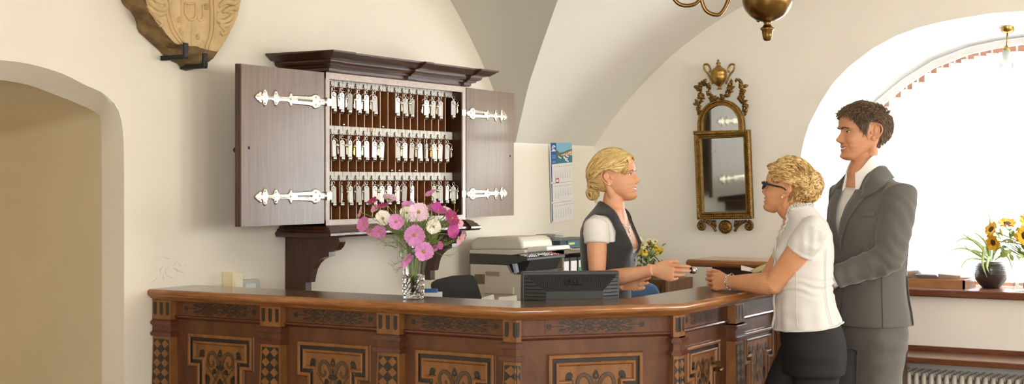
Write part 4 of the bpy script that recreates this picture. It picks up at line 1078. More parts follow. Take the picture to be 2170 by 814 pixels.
for i in range(14):
    for j in range(4):
        if (i in (5, 6) and j > 1): continue
        t = .12+j*.25; q = a0*(1-t)+a1*t; m.box((XP+.03+i*(WP-.06)/14+.01, q[0], q[1]+.004), (.014, .012, .006), mi=(1 if (i*3+j) % 5 else 0) if i < 11 else 2)
q = a0*.4+a1*.6; m.box((XP+.19, q[0], q[1]+.006), (.06, .03, .006), mi=3)
m.build('keys', [pgrey, pwhite, mat('orange_key', '#C07A55', rough=.5), mat('panel_screen', '#B9C4C0', rough=.3)], kb)
m = MB(); side(m, [(74, 378), (438, 392), (478, 470), (600, 486), (600, 950), (74, 950)], .004, WP); bevel_obj(m.build('body', [beige], pr_), .006)
bd = pr_.children[-1]
m = MB(); side(m, [(440, 380), (520, 384), (640, 352), (660, 352), (600, 482), (480, 468)], .03, WP-.03); m.build('output_cavity', [pblack], pr_)
m = MB(); side(m, [(505, 380), (535, 378), (556, 478), (528, 476)], -.001, .025); side(m, [(505, 378), (535, 372), (556, 478), (528, 476)], WP-.05, WP-.02); m.build('post', [pblue], pr_)
m = MB(); side(m, [(520, 470), (655, 462), (668, 474), (600, 488), (520, 484)], .0, WP); m.build('output_tray', [pdark], pr_)
m = MB()
for k in range(4): side(m, [(124+k*25, 486), (146+k*25, 488), (148+k*25, 586), (126+k*25, 582)], -.002, .004)
m.build('vent', [mat('vent_brown', '#7C6C52', rough=.7)], bd)
m = MB(); side(m, [(236, 456), (374, 460), (376, 505), (345, 500), (242, 496)], -.003, .004); m.build('grip', [mat('grip_shade', '#A6977A', rough=.6)], bd)
m = MB(); side(m, [(232, 600), (526, 612), (524, 690), (226, 680)], -.012, .004); bevel_obj(m.build('side_tray', [beige], bd), .004)
m = MB()
for k in range(4): side(m, [(440+k*8, 100+k*18), (640-k*4, 102+k*18), (640-k*6, 110+k*18), (440+k*8, 108+k*18)], .34, .45)
m.build('paper_guide', [pgrey], pr_)
# ---------------- desk inside the counter
wdesk = wood('desk_wood', '#8C6A48', '#6E5136', rough=.4, stretch=(4, 20, 20))
dk = thing('desk', 'plain wooden desk hidden inside the counter under the printer', 'desk', (6.1, 3.9, 0))
m = MB(); m.box((6.1, 4.08, .72), (2.6, .62, .035)); m.build('desktop', [wdesk], dk)
for x in (4.85, 7.35): 
    m = MB(); m.box((x, 4.08, .35), (.04, .55, .70)); m.build('side_panel', [wdesk], dk)
i2 = offset_path(path, .29); i3 = offset_path(path, .58)
wk = thing('work_table', 'work table along the inside of the counter below the monitor', 'table', (float(i2[1][0])+.2, float(i2[1][1])+.2, 0))
m = MB(); lo = [A((p[0], p[1], .72)) for p in i2[:3]]+[A((p[0], p[1], .72)) for p in i3[:3][::-1]]
lo[0][1] = 3.3; lo[-1][1] = 3.3; lo[2] = A((*(i2[2]+A((.06, 0))), .72)); lo[3] = A((*(i3[2]+A((.0, 0))), .72))
m.prism([(p[0], p[1]) for p in lo], lambda a, b, d: A((a, b, d)), .715, .745); m.build('table_top', [wdesk], wk)
m = MB(); 
for p in lo: m.box((p[0]*.98+.02*lo[1][0], p[1]*.98+.02*lo[1][1]+.03, .357), (.05, .05, .714))
m.build('frame', [wdesk], wk)
# ---------------- monitor seen from behind
mon_m = mat('monitor_black', '#2B2A28', rough=.45, bump=.05, bscale=300); mon_d = mat('monitor_slot', '#121211', rough=.7); mon_h = mat('monitor_bezel', '#3A3937', rough=.35)
tl, tr = P(1106, 577, 5.60), P(1312, 572.5, 5.66)
mw = np.linalg.norm((tr-tl)[:2]); mdir = unit((tr-tl)*A((1, 1, 0))); mn = A((mdir[1], -mdir[0], 0))
if np.dot(mn, A((CS, SN, 0))) > 0: mn = -mn
mo = (tl+tr)/2; ztop = mo[2]; mh = .32
mt_ = thing('monitor', 'black flat monitor seen from behind on the work table', 'monitor', (mo[0], mo[1], .745))
def MO(a, b, d): return A((mo[0], mo[1], ztop))+mdir*a+A((0, 0, -b))+mn*d   # a right, b down, d towards viewer
hw = mw/2
m = MB(); m.prism([(-hw, 0), (hw, 0), (hw, mh), (-hw, mh)], lambda a, b, d: MO(a, b, d), -.035, .006, 0); bevel_obj(m.build('bezel', [mon_h], mt_), .006)
# raised back shell
m = MB(); zx = lambda z: (z-765)/760*mw-hw; zy = lambda z: (z-425)/760*mw
b0 = [(-hw+.006, .012), (hw-.006, .012), (hw-.006, mh-.008), (-hw+.006, mh-.008)]; T0 = [(zx(940), zy(575)), (zx(1380), zy(572)), (zx(1380), mh-.10), (zx(940), mh-.10)]
vs = [MO(a, b, .006) for a, b in b0]+[MO(a, b, .045) for a, b in T0]
m.add(vs, [[0, 1, 5, 4], [1, 2, 6, 5], [2, 3, 7, 6], [3, 0, 4, 7], [4, 5, 6, 7]], 0)
def pt_on(a, t, which):
    pass
# vertical ribs across the upper slope
n = 48
for k in range(n):
    f = (k+.5)/n; a = (-hw+.02)+(2*hw-.04)*f
    # the rib runs down the slope until it meets the diagonal
    tmax = 1.0
    if a < T0[0][0]: tmax = (a-b0[0][0])/(T0[0][0]-b0[0][0])
    if a > T0[1][0]: tmax = (b0[1][0]-a)/(b0[1][0]-T0[1][0])
    if tmax < .08: continue
    pos = lambda t, o: MO(a, .012+(T0[0][1]-.012)*t, .006+.039*t+o)
    p0, p1 = pos(.04, .0008), pos(tmax*.97, .0008)
    m.tube([p0, p1], .0016, 5, 1, smooth=False); 
for g in (0, 1):
    for k in range(20):
        f = (k+.5)/20; b = .02+(mh-.04)*f
        e0 = b0[0][0] if g == 0 else b0[1][0]; e1 = T0[0][0] if g == 0 else T0[1][0]
        tm = 1.0
        if b < T0[0][1]: tm = (b-.012)/(T0[0][1]-.012)
        if b > mh-.10: tm = (mh-.008-b)/.092
        if tm < .08: continue
        pos = lambda t, o: MO(e0+(e1-e0)*t, b, .006+.039*t+o)
        m.tube([pos(.03, .0008), pos(tm*.96, .0008)], .0018, 5, 1, smooth=False)
m.build('back_shell', [mon_m, mon_d], mt_)
m = MB(); lx = [(-.034, 'D', 0), (-.0095, 'E', math.radians(38)), (.014, 'L', 0), (.034, 'L', 0)]
slope = math.atan2(.039, T0[0][1]-.012)
for dx, chh, rot in lx:
    vs, fs = text_mesh(chh, .034, .0025); cr_, sr_ = math.cos(rot), math.sin(rot)
    bb_ = zy(508)
    def mapv(x, y, z):
        x, y = x*1.15, y
        X, Y = x*cr_-y*sr_, x*sr_+y*cr_; b = bb_-Y*math.cos(slope); t = (b-.012)/(T0[0][1]-.012); return MO(dx*.72+X+.004, b, .006+.039*t+.002+z)
    m.add([mapv(*v) for v in vs], fs, 0)
    m.add([mapv(v[0]*1.14, v[1]*1.12, v[2]*.4) for v in vs], fs, 0)
m.build('logo', [mat('logo_black', '#161615', rough=.3)], mt_)
m = MB(); m.box(MO(0, mh-.02, -.0), (.12, .06, .1), rz=math.atan2(mdir[1], mdir[0])); m.box(A((mo[0], mo[1], .80)), (.07, .04, .12), rz=math.atan2(mdir[1], mdir[0])); m.box(A((mo[0], mo[1], .753)), (.22, .18, .014), rz=math.atan2(mdir[1], mdir[0])); m.build('stand', [mon_m], mt_)
# ---------------- black office chair
chm = mat('black_chair_fabric', '#34322F', rough=.8, bump=.1, bscale=400)
cp = P(968, 612, 6.35)
oc_ = thing('office_chair', 'dark grey office chair with curved backrest behind the flowers', 'chair', (cp[0], cp[1], 0))
pxs = [(911, 604), (913, 598), (925, 592), (960, 585), (995, 582.5), (1003, 584), (1007, 592), (1019, 632), (1030, 690), (940, 700), (925, 650)]
nvv = unit(A((-.75, -.62, 0))); 
pts = []
for x, y in pxs: pts.append(plane_hit(x, y, cp, nvv))
ex_ = A((-nvv[1], nvv[0], 0)); ab = [(np.dot(p-cp, ex_), p[2]-cp[2]) for p in pts]
m = MB(); amin, amax = min(a for a, b in ab), max(a for a, b in ab)
m.prism(ab, lambda a, b, d: cp+ex_*a+A((0, 0, b))+nvv*(d+.05*((a-(amin+amax)/2)/(amax-amin)*2)**2), -.03, .025); bevel_obj(m.build('backrest', [chm], oc_), .018, 3)
m = MB(); sx = cp-nvv*.27; m.lathe([(.0001, .40), (.20, .40), (.235, .42), (.24, .45), (.20, .47), (.0001, .475)], (sx[0], sx[1], 0), 24); m.build('seat', [chm], oc_)
m = MB(); m.tube([A((sx[0], sx[1], .08)), A((sx[0], sx[1], .41))], .025, 10); m.tube([A((sx[0], sx[1], .41))+A((nvv[0], nvv[1], 0))*.1, A((cp[0], cp[1], .42))-nvv*.01, A((cp[0], cp[1], .8))-nvv*.02], .018, 8)
for k in range(5): a = k*2*PI/5; m.tube([A((sx[0], sx[1], .09)), A((sx[0]+.28*math.cos(a), sx[1]+.28*math.sin(a), .055))], [.022, .014], 8); m.sphere((sx[0]+.28*math.cos(a), sx[1]+.28*math.sin(a), .028), .028, 10)
m.build('base', [pdark], oc_)
# blue upholstered chair back
bp_ = P(1362, 606, 7.15); bf = mat('blue_upholstery', '#4C6C93', rough=.85, bump=.15, bscale=200)
bc_ = thing('blue_chair', 'blue upholstered chair standing behind the receptionist', 'chair', (bp_[0], bp_[1], 0))
nb_ = unit(A((-.5, -.85, 0))); eb = A((-nb_[1], nb_[0], 0))
m = MB(); o = [(-.085, -.45), (.078, -.45), (.078, -.03), (.06, .004), (.02, .018), (-.05, .016), (-.085, -.01)]
m.prism([(a*1.15, b) for a, b in o], lambda a, b, d: bp_+eb*a+A((0, 0, b))+nb_*d, -.03, .03); bevel_obj(m.build('backrest', [bf], bc_), .02)
m = MB(); s_ = bp_+nb_*.0-nb_*0+A((.25, .12, 0)); m.box((s_[0], s_[1], .45), (.42, .42, .08), rz=.5, bev=.03); m.build('seat', [bf], bc_)
for gx_, gy_ in ((-1, -1), (1, -1), (1, 1), (-1, 1)):
    m = MB(); m.tube([A((s_[0]+.17*gx_, s_[1]+.17*gy_, .0)), A((s_[0]+.17*gx_, s_[1]+.17*gy_, .42))], .014, 8); m.build('leg', [pdark], bc_)
# ---------------- papers on a low riser
pap = mat('white_paper', '#F2F1EC', rough=.7)
rs = thing('document_riser', 'dark document riser inside the counter beside the monitor', 'tray', (*(P(1060, 632, 6.0)[:2]), .745))
q = P(1060, 638, 6.0); m = MB(); m.box((q[0], q[1], (.745+q[2])/2-.004), (.30, .24, q[2]-.745-.008), rz=.3); m.build('body', [pdark], rs)
for i, (pts, lb) in enumerate((([(1021, 631), (1046, 624), (1048, 637), (1020, 637.5)], 'white paper sheet curling up beside the dark office chair'), ([(1057, 630), (1078, 628), (1095, 625.5), (1096, 638), (1056, 638)], 'white paper sheet leaning beside the left edge of the monitor'))):
    m = MB(); z_ = 6.0; vs = [P(x, y, z_+(.05 if y < 634 else -.02)) for x, y in pts]; n = len(vs)
    m.add(vs+[v+A((.002, .002, -.001)) for v in vs], [list(range(n)), list(range(2*n-1, n-1, -1))]+[[k, (k+1) % n, n+(k+1) % n, n+k] for k in range(n)])
    o = m.build('paper_sheet', [pap]); tag(o, lb, 'paper'); recentre(o)
# small blue-white packet right of the vase
m = MB(); q = P(912, 622, 6.05); m.box((q[0], q[1], q[2]-.02), (.07, .09, .05), rz=.4, mi=0); m.box((q[0], q[1], q[2]+.012), (.05, .06, .014), rz=.5, mi=1)
o = m.build('packet', [pap, blue]); tag(o, 'small white and blue packet between the vase and the dark chair', 'packet'); recentre(o)
m = MB(); m.box((q[0], q[1], (.745+q[2]-.045)/2), (.2, .2, q[2]-.045-.745), rz=.4); o = m.build('box_file', [pdark]); tag(o, 'dark box file standing under the blue and white packet', 'file'); recentre(o)
# ---------------- binder shelf, recorder
gsh = mat('shelf_grey_brown', '#776A58', rough=.6)
SX, SY = 7.56, 4.10; zs_ = CAMH-147*8.6/FPX
bs = thing('binder_shelf', 'grey brown shelf unit with files in the corner behind the printer', 'shelf', (SX+.35, 4.25, 0))
m = MB(); m.box((SX+.011, 4.25, zs_/2), (.022, .29, zs_)); m.box((SX+.60, 4.25, zs_/2), (.022, .29, zs_)); m.box((SX+.305, 4.25, zs_-.011), (.61, .29, .022)); m.box((SX+.305, 4.25, zs_-.38), (.58, .28, .022)); m.box((SX+.305, 4.385, zs_/2), (.58, .012, zs_-.03)); m.box((SX+.305, 4.25, .05), (.58, .28, .1)); m.build('carcass', [gsh], bs)
bk = mat('binder_dark', '#35322F', rough=.6); lbm = mat('binder_label', '#EDEDE8', rough=.6); grn = mat('label_green', '#3E9A55', rough=.6)
bxp = [1191.5+980*0, 1205, 1221.5]
for i, (pa, pb2) in enumerate(((1193, 1204.5), (1208.5, 1221.5), (1225.5, 1238), (1242, 1254))):
    xa, xb = on_y(pa, 555, SY+.01)[0]-.006, on_y(pb2, 555, SY+.01)[0]+.006
    bi = thing('ring_binder', ['first ring binder from the left on the corner shelf, plain white label', 'second ring binder from the left on the corner shelf, plain white label', 'third ring binder on the corner shelf, white label with green band', 'last ring binder on the corner shelf, half hidden by the receptionist'][i], 'binder', ((xa+xb)/2, SY+.14, zs_-.369), group='ring binders on the corner shelf')
    m = MB(); m.box(((xa+xb)/2, SY+.14, zs_-.369+.16), (xb-xa, .26, .32)); m.build('cover', [bk], bi)
    m = MB(); m.box(((xa+xb)/2, SY+.008, zs_-.369+.20), ((xb-xa)*.82, .004, .20)); 
    if i == 2: m.box(((xa+xb)/2, SY+.0055, zs_-.369+.235), ((xb-xa)*.8, .003, .045), mi=1)
    m.build('label', [lbm, grn], bi)
rc = thing('recorder', 'flat dark teal recorder with small display on the corner shelf', 'recorder', (SX+.35, 4.22, zs_))
ra = on_y(1151, 520, 4.24)[0]; hr = .055
m = MB(); q0 = on_y(1151.5, 512, 4.24); q1 = on_y(1232, 511, 4.20); m.box(((SX+.02+8.15)/2, 4.24, zs_+hr/2+.004), (8.15-SX-.02, .22, hr), bev=.003); m.build('case', [mat('teal_black', '#33474B', rough=.4)], rc)
m = MB(); m.box((on_y(1216, 520, 4.128)[0], 4.127, zs_+hr/2+.004), (.17, .004, hr*.8)); m.build('front_panel', [mat('teal_panel', '#4E6A74', rough=.35)], rc)
m = MB(); m.box((on_y(1213, 519, 4.12)[0], 4.124, zs_+hr/2+.008), (.07, .002, .012)); m.build('display', [mat('green_display', '#B9C26A', rough=.4, emit=('#A8B860', .3))], rc)
cabm = mat('cable_grey', '#C9BFAE', rough=.6)
m = MB(); m.tube(catmull([P(x, y, 8.52) for x, y in ((1171, 531), (1180, 525), (1193, 524), (1205, 527), (1215, 529), (1228, 528))], 5), .006, 8); o = m.build('cable', [cabm]); tag(o, 'grey looped cable lying on the shelf in front of the recorder', 'cable'); recentre(o)
# ---------------- low cabinet by the window wall with yellow flowers
lw = wood('low_cabinet_wood', '#7C5632', '#5E3F23', rough=.45, stretch=(20, 20, 3)); lw2 = wood('low_cabinet_edge', '#A98456', '#8C6A42', rough=.45, stretch=(20, 20, 3))
ye = on_x(1418, 600, 8.2)[1]; lc = thing('low_cabinet', 'low brown wooden cabinet in the corner holding the yellow flowers', 'cabinet', (8.38, ye+.3, 0))
m = MB(); m.box((8.385, (ye+4.40)/2, .455), (.37, 4.40-ye, .91)); m.build('carcass', [lw], lc)
m = MB(); m.box((8.196, ye+.009, .455), (.014, .018, .90)); m.build('edge_strip', [lw2], lc)
m = MB(); m.box((8.197, (ye+4.40)/2+.02, .48), (.012, 4.40-ye-.08, .80)); dd = m.build('door', [lw], lc)
m = MB(); m.sphere((8.18, ye+.08, .6), .012, 10); m.build('knob', [brass], dd)
# ================================================================ FLOWERS
def thin_glass(name, tint=(.97, .99, .97, 1), refl=.12, rough=.03):
    g = bpy.data.materials.new(name); g.use_nodes = True; nt = g.node_tree; nt.nodes.clear(); N = nt.nodes.new
    o = N('ShaderNodeOutputMaterial'); t = N('ShaderNodeBsdfTransparent'); t.inputs[0].default_value = tint; q = N('ShaderNodeBsdfGlossy'); q.inputs['Roughness'].default_value = rough
    lw_ = N('ShaderNodeLayerWeight'); lw_.inputs[0].default_value = .35; mr = N('ShaderNodeMapRange'); mr.inputs[3].default_value = refl*.5; mr.inputs[4].default_value = min(.9, refl*5)
    x = N('ShaderNodeMixShader'); nt.links.new(lw_.outputs['Facing'], mr.inputs[0]); nt.links.new(mr.outputs[0], x.inputs[0]); nt.links.new(t.outputs[0], x.inputs[1]); nt.links.new(q.outputs[0], x.inputs[2]); nt.links.new(x.outputs[0], o.inputs[0])
    return g
cutg = mat('cut_crystal', '#FFFFFF', rough=.01, trans=1, ior=1.45)
tg = thin_glass('clear_vase_glass')
stemg = mat('stem_green', '#7D8A45', rough=.6, var=.3, vscale=40); leafg = mat('leaf_green', '#71893F', rough=.6, var=.35, vscale=30); paleg = mat('pale_green', '#A9B56E', rough=.6)
yel = mat('flower_centre_yellow', '#D9A02C', rough=.8, bump=.6, bscale=300, var=.4, vscale=200)
VB = on_z(876, 633, HC); VZ = np.dot(VB-CAM, A((CS, SN, 0))); kv = FPX/VZ
vase = thing('crystal_vase', 'tall cut crystal vase holding the cosmos bouquet on the counter', 'vase', VB)
m = MB(); rows = 7; nseg = 18; vs = []; zb0, zb1 = .012, 50/kv
for r in range(rows+1):
    f = r/rows; z = zb0+(zb1-zb0)*f; rad = (22+1.2*f)/kv
    for k in range(nseg*2):
        a = 2*PI*(k+.5*(r % 2))/(nseg*2)*1; rr = rad*(1.05 if (k+r) % 2 else .94); vs.append(VB+A((rr*math.cos(a), rr*math.sin(a), z)))
n2 = nseg*2; fs = [[r*n2+k, r*n2+(k+1) % n2, (r+1)*n2+(k+1) % n2] for r in range(rows) for k in range(n2)]+[[r*n2+k, (r+1)*n2+(k+1) % n2, (r+1)*n2+k] for r in range(rows) for k in range(n2)]
fs += [list(range(n2-1, -1, -1))]; m.add(vs, fs, 0)
m.lathe([(.0001, .001), (21/kv, .001), (22.5/kv, .004), (22/kv, .011), (.0001, .0115)], VB, 36)
m.build('cut_base', [cutg], vase)
m = MB(); m.lathe([(23/kv, 50/kv), (24/kv, 62/kv), (28/kv, 80/kv), (33/kv, 102/kv), (37.5/kv, 122/kv), (36.6/kv, 122.5/kv), (32/kv, 102/kv), (27/kv, 80/kv), (22.5/kv, 60/kv)], VB, 36, cap=False); m.build('flared_rim', [tg], vase)
PETAL = {'pink': '#D98CC4', 'pale': '#EFC9DA', 'white': '#F3ECDC', 'magenta': '#9C1560', 'deep': '#B83E92', 'salmon': '#E3A2B6', 'mid': '#CF7DB4'}
pm = {k: mat('petal_'+k, v, rough=.6, var=.16, vscale=60, sheen=.2) for k, v in PETAL.items()}
mouth = VB+A((0, 0, 118/kv)); foot = VB+A((0, 0, 30/kv))
fl_ = [  # zx, zy, diameter in crop px, colour, facing (right, up, towards viewer), depth, label
 (158, 118, 72, 'magenta', (-.3, .7, .5), 0, 'dark magenta cosmos at the upper left of the crystal vase bouquet'),
 (265, 100, 92, 'pale', (.1, .75, -.55), .02, 'pale pink cosmos seen from behind at the top left of the bouquet'),
 (175, 165, 66, 'salmon', (-.5, .5, .5), .03, 'pale salmon cosmos between the dark magenta bloom and the white ones'),
 (226, 150, 72, 'magenta', (-.2, .8, .45), -.01, 'dark magenta cosmos half open below the back-turned pale one'),
 (78, 192, 80, 'salmon', (-.85, .3, .25), 0, 'pink cosmos at the far left edge of the bouquet, turned sideways'),
 (98, 268, 100, 'mid', (-.6, .2, .65), -.01, 'large mid pink cosmos at the left edge of the bouquet'),
 (137, 318, 66, 'salmon', (-.4, -.4, .6), .02, 'small pale pink cosmos hanging low at the left'),
 (200, 316, 92, 'mid', (-.15, -.35, .85), -.02, 'mauve pink cosmos at the lower left with its centre facing front'),
 (224, 228, 98, 'white', (.25, .25, .85), -.02, 'creamy pink white cosmos at left centre of the bouquet'),
 (312, 250, 100, 'pink', (.1, .1, .98), -.05, 'lilac pink cosmos with brown yellow centre facing straight out, left of middle'),
 (382, 192, 84, 'white', (.1, .2, .95), -.01, 'cream white cosmos with yellow centre near the top middle'),
 (388, 145, 84, 'pink', (0, .8, .5), .03, 'pink cosmos at the top middle behind the cream one'),
 (462, 186, 124, 'pale', (.05, .15, .97), -.03, 'largest pale pink cosmos with yellow centre at the top middle'),
 (355, 278, 76, 'white', (.3, -.2, .8), 0, 'cream cosmos half hidden under the lilac one'),
 (432, 340, 132, 'pink', (-.05, -.15, .97), -.07, 'large pink cosmos facing out above the vase rim'),
 (560, 284, 92, 'white', (.15, 0, .95), -.04, 'white cosmos with yellow centre at right centre'),
 (540, 66, 80, 'pink', (-.3, .75, .3), .02, 'small pink cosmos topmost of the bouquet on a tall stem'),
 (545, 162, 72, 'mid', (.1, .7, .5), .01, 'pink cosmos upright below the topmost one'),
 (590, 172, 100, 'deep', (.3, .65, .5), 0, 'deep pink cosmos at the upper right'),
 (645, 178, 70, 'pale', (.3, .75, .4), .02, 'pale pink cosmos at the upper right edge'),
 (682, 226, 106, 'magenta', (.55, .35, .6), -.01, 'large dark magenta cosmos at the right edge'),
 (730, 262, 66, 'salmon', (.7, .2, .5), .02, 'salmon pink cosmos at the far right behind the magenta one'),
 (688, 314, 92, 'deep', (.5, -.1, .7), -.01, 'deep pink cosmos at the lower right'),
 (732, 362, 92, 'salmon', (.75, -.35, .35), -.01, 'pale pink cosmos drooping at the lowest right'),
 (604, 408, 52, 'deep', (.55, .1, .6), -.03, 'small deep pink cosmos right of the vase rim'),
 (567, 425, 46, 'mid', (.3, -.3, .6), -.02, 'small mauve cosmos bud beside the vase rim'),
 (495, 448, 122, 'pink', (.05, -.15, .98), -.085, 'pink cosmos with orange centre hanging in front of the vase'),
 (372, 505, 108, 'mid', (.75, -.45, .35), -.08, 'pink cosmos drooping lowest, against the side of the vase'),
]
RGT = A((SN, -CS, 0)); FWD = A((CS, SN, 0)); UPW = A((0, 0, 1))
def flower(ctr_, nrm, R, pmats, n, label, cat, group, stem_pts, seed, name='cosmos_flower', cup=.15, cr=.15, petal_w=.385, notch=True, cmat=None, rows=1):
    r_ = random.Random(seed); nrm = unit(nrm); root = thing(name, label, cat, ctr_, group=group)
    e1 = unit(np.cross(nrm, (0.13, .2, 1))); e2 = np.cross(nrm, e1)
    m = MB(); off = r_.uniform(0, 2)
    for row in range(rows):
        for k in range(n):
            a = off+(k+row*.5)*2*PI/n+r_.uniform(-.08, .08); L = R*r_.uniform(.9, 1.06)*(1-.12*row); cp_ = cup+r_.uniform(-.16, .18)+.12*row; tw = r_.uniform(-.25, .25)
            d = e1*math.cos(a)+e2*math.sin(a); s = -e1*math.sin(a)+e2*math.cos(a); vs = []; W_ = 5
            prof = [(.10, .10), (.30, .55), (.55, .88), (.80, 1.0), (.93, .92), (1.0, .70)]
            for t, w in prof:
                for j in range(W_):
                    v = -1+2*j/(W_-1); tt = t*L
                    if notch and t > .95: tt *= (1+.05*(1 if j % 2 else -1))
                    h = cp_*L*(t**1.6)-.05*L*abs(v)**2*(t)+tw*v*petal_w*L*.35+.012*L*math.cos(v*7)
                    vs.append(ctr_+d*tt+s*(v*w*petal_w*L)+nrm*h)
            m.add(vs, [[i*W_+j, i*W_+j+1, (i+1)*W_+j+1, (i+1)*W_+j] for i in range(len(prof)-1) for j in range(W_-1)], 0, True)
    m.build('petals', pmats, root, normals=False)
    m = MB(); M = Matrix(((e1[0], e2[0], nrm[0]), (e1[1], e2[1], nrm[1]), (e1[2], e2[2], nrm[2])))
    m.lathe([(cr*R, -.01*R), (cr*R*1.02, .05*R), (cr*R*.8, .12*R), (cr*R*.4, .15*R), (.0001, .15*R)], ctr_, 12, M=M); m.build('centre', [cmat or yel], root)
    m = MB(); c_ = catmull(stem_pts, 6); m.tube(c_, .0016 if name == 'cosmos_flower' else .004, 6)
    m.lathe([(.0001, -.10*R), (.14*R, -.06*R), (.20*R, .01*R)], ctr_, 8, 0, M=M); m.build('stem', [stemg], root)
    return root
for i, (zx_, zy_, dz_, colr, fc, dep, lb) in enumerate(fl_):
    px, py = 740+zx_/3.13, 390+zy_/3.13; c_ = P(px, py, VZ+dep); nn = unit(RGT*fc[0]+UPW*fc[1]-FWD*fc[2])
    R = dz_/3.13/kv/2*1.06
    back = c_-nn*.03; mid = mouth+(c_-mouth)*.35+A((0, 0, -.01)); mm = mouth+unit((c_-mouth)*A((1, 1, 0))+1e-6)*.028
    sp_ = [c_-nn*.004, back, mm*.5+back*.5+A((0, 0, .02 if c_[2] > mouth[2] else .03)), mm, foot+A((.010*math.cos(i), .010*math.sin(i), -.01*(i % 3)))]
    if c_[2] < mouth[2]: sp_ = [c_-nn*.004, back+A((0, 0, .01)), mm+A((0, 0, .02)), foot+A((.01*math.cos(i), .01*math.sin(i), 0))]
    flower(c_, nn, R, [pm[colr]], 8, lb, 'flower', 'cosmos flowers in the crystal vase', sp_, 100+i, cup=.28 if fc[2] < .6 else .10)
m = MB(); c_ = P(740+693/3.13, 390+118/3.13, VZ); m.sphere(c_, .006, 8); m.tube(catmull([c_, P(963, 440, VZ), P(955, 455, VZ), mouth+A((.02, -.02, 0)), foot], 6), .0014, 6)
o = m.build('flower_bud', [stemg]); tag(o, 'round green cosmos bud on a thin bent stem at the right', 'bud'); recentre(o)
m = MB(); rf = random.Random(5)
for k in range(230):
    px, py = rf.gauss(880, 42), rf.gauss(488, 24)
    if abs(px-880) > 95: continue
    c_ = P(px, py, VZ+rf.uniform(-.07, .07)); d0 = unit(c_-mouth+A((0, 0, .05))); s0 = c_-d0*.05
    m.tube([mouth*.4+s0*.6, s0, c_], .0007, 4, cap=False)
    for q in range(5):
        b_ = s0+(c_-s0)*(q/5); dd = unit(d0+A((rf.gauss(0, .6), rf.gauss(0, .6), rf.gauss(0, .6)))); m.tube([b_, b_+dd*.015, b_+dd*.028+A((0, 0, .004))], .00055, 4, cap=False)
for k in range(26):
    a = rf.uniform(0, 6.28); r0 = .013*rf.random()**.5
    m.tube(catmull([foot+A((r0*math.cos(a+2), r0*math.sin(a+2), -.03)), foot+A((r0*math.cos(a), r0*math.sin(a), .06)), mouth+A((.03*math.cos(a), .03*math.sin(a), .0)), mouth+A((.05*math.cos(a), .05*math.sin(a), .05))], 4), .0017, 5)
o = m.build('cosmos_foliage', [mat('feathery_green', '#8FA052', rough=.6, var=.3, vscale=30)]); tag(o, 'feathery green cosmos foliage and stems filling the crystal vase', 'foliage', kind='stuff')
# ---------------- window sill: tray, potted plant, sunflowers
sy = lambda px, py: on_z(px, py, sillz)
t0, t1 = on_x(1914, 600, XR+.06), on_x(2044, 606, XR+.06); xa = XR+.06
trw = wood('tray_wood', '#A9784C', '#8A5D38', rough=.4, stretch=(20, 4, 20), coat=.3)
tr_ = thing('wooden_tray', 'shallow brown wooden tray with leaflets on the window sill', 'tray', (xa+.14, (t0[1]+t1[1])/2, sillz))
m = MB(); yc = (t0[1]+t1[1])/2; L = t0[1]-t1[1]; hh = .052
m.box((xa+.006, yc, sillz+hh/2), (.012, L, hh)); m.box((xa+.274, yc, sillz+hh/2), (.012, L, hh)); m.box((xa+.14, t1[1]+.006, sillz+hh/2), (.28, .012, hh)); m.box((xa+.14, t0[1]-.006, sillz+hh/2), (.28, .012, hh)); m.box((xa+.14, yc, sillz+.006), (.27, L-.01, .01)); m.build('tray', [trw], tr_)
bl2 = mat('pale_blue_print', '#B9C7D6', rough=.6)
for i, (px, py, lb, tilt_) in enumerate(((1938, 590, 'white leaflet tilted up at the left end of the sill tray', .5), (1968, 592, 'pale blue leaflet lying in the middle of the sill tray', .3), (2012, 594, 'white folded leaflet at the right end of the sill tray', .35))):
    q = on_x(px, py, xa+.13); m = MB(); M = Matrix.Rotation(tilt_, 3, 'Y') @ Matrix.Rotation(.2*i-.2, 3, 'Z'); m.box((xa+.13, q[1], sillz+.045+.02*tilt_), (.16, .13, .004), M=M); m.box((xa+.13, q[1], sillz+.050+.02*tilt_), (.15, .12, .004), M=M)
    o = m.build('leaflet', [bl2 if i == 1 else pap]); tag(o, lb, 'leaflet', 'leaflets in the sill tray'); recentre(o)
pq = sy(2100, 610); kp = FPX/np.dot(pq-CAM, FWD)
pt_ = thing('spider_plant', 'green and white striped spider plant in a round dark pot', 'plant', pq)
potm = mat('dark_glazed_pot', '#39312F', rough=.3, coat=.5, bump=.03, bscale=30)
m = MB(); m.lathe([(.0001, 0), (17/kp, 0), (21/kp, 3/kp), (31/kp, 16/kp), (35/kp, 32/kp), (34/kp, 46/kp), (32/kp, 54/kp), (29.5/kp, 54.5/kp), (30/kp, 48/kp), (.0001, 47/kp)], pq, 36)
for z in (30, 34, 38, 42, 46): m.lathe([(34.3/kp, (z-1.0)/kp), (35.2/kp, z/kp), (34.3/kp, (z+1.0)/kp)], pq, 36, cap=False)
m.build('pot', [potm], pt_)
lg = mat('spider_leaf_green', '#93B25C', rough=.5, var=.2, vscale=20); lw_ = mat('spider_leaf_white', '#DDE6B8', rough=.5)
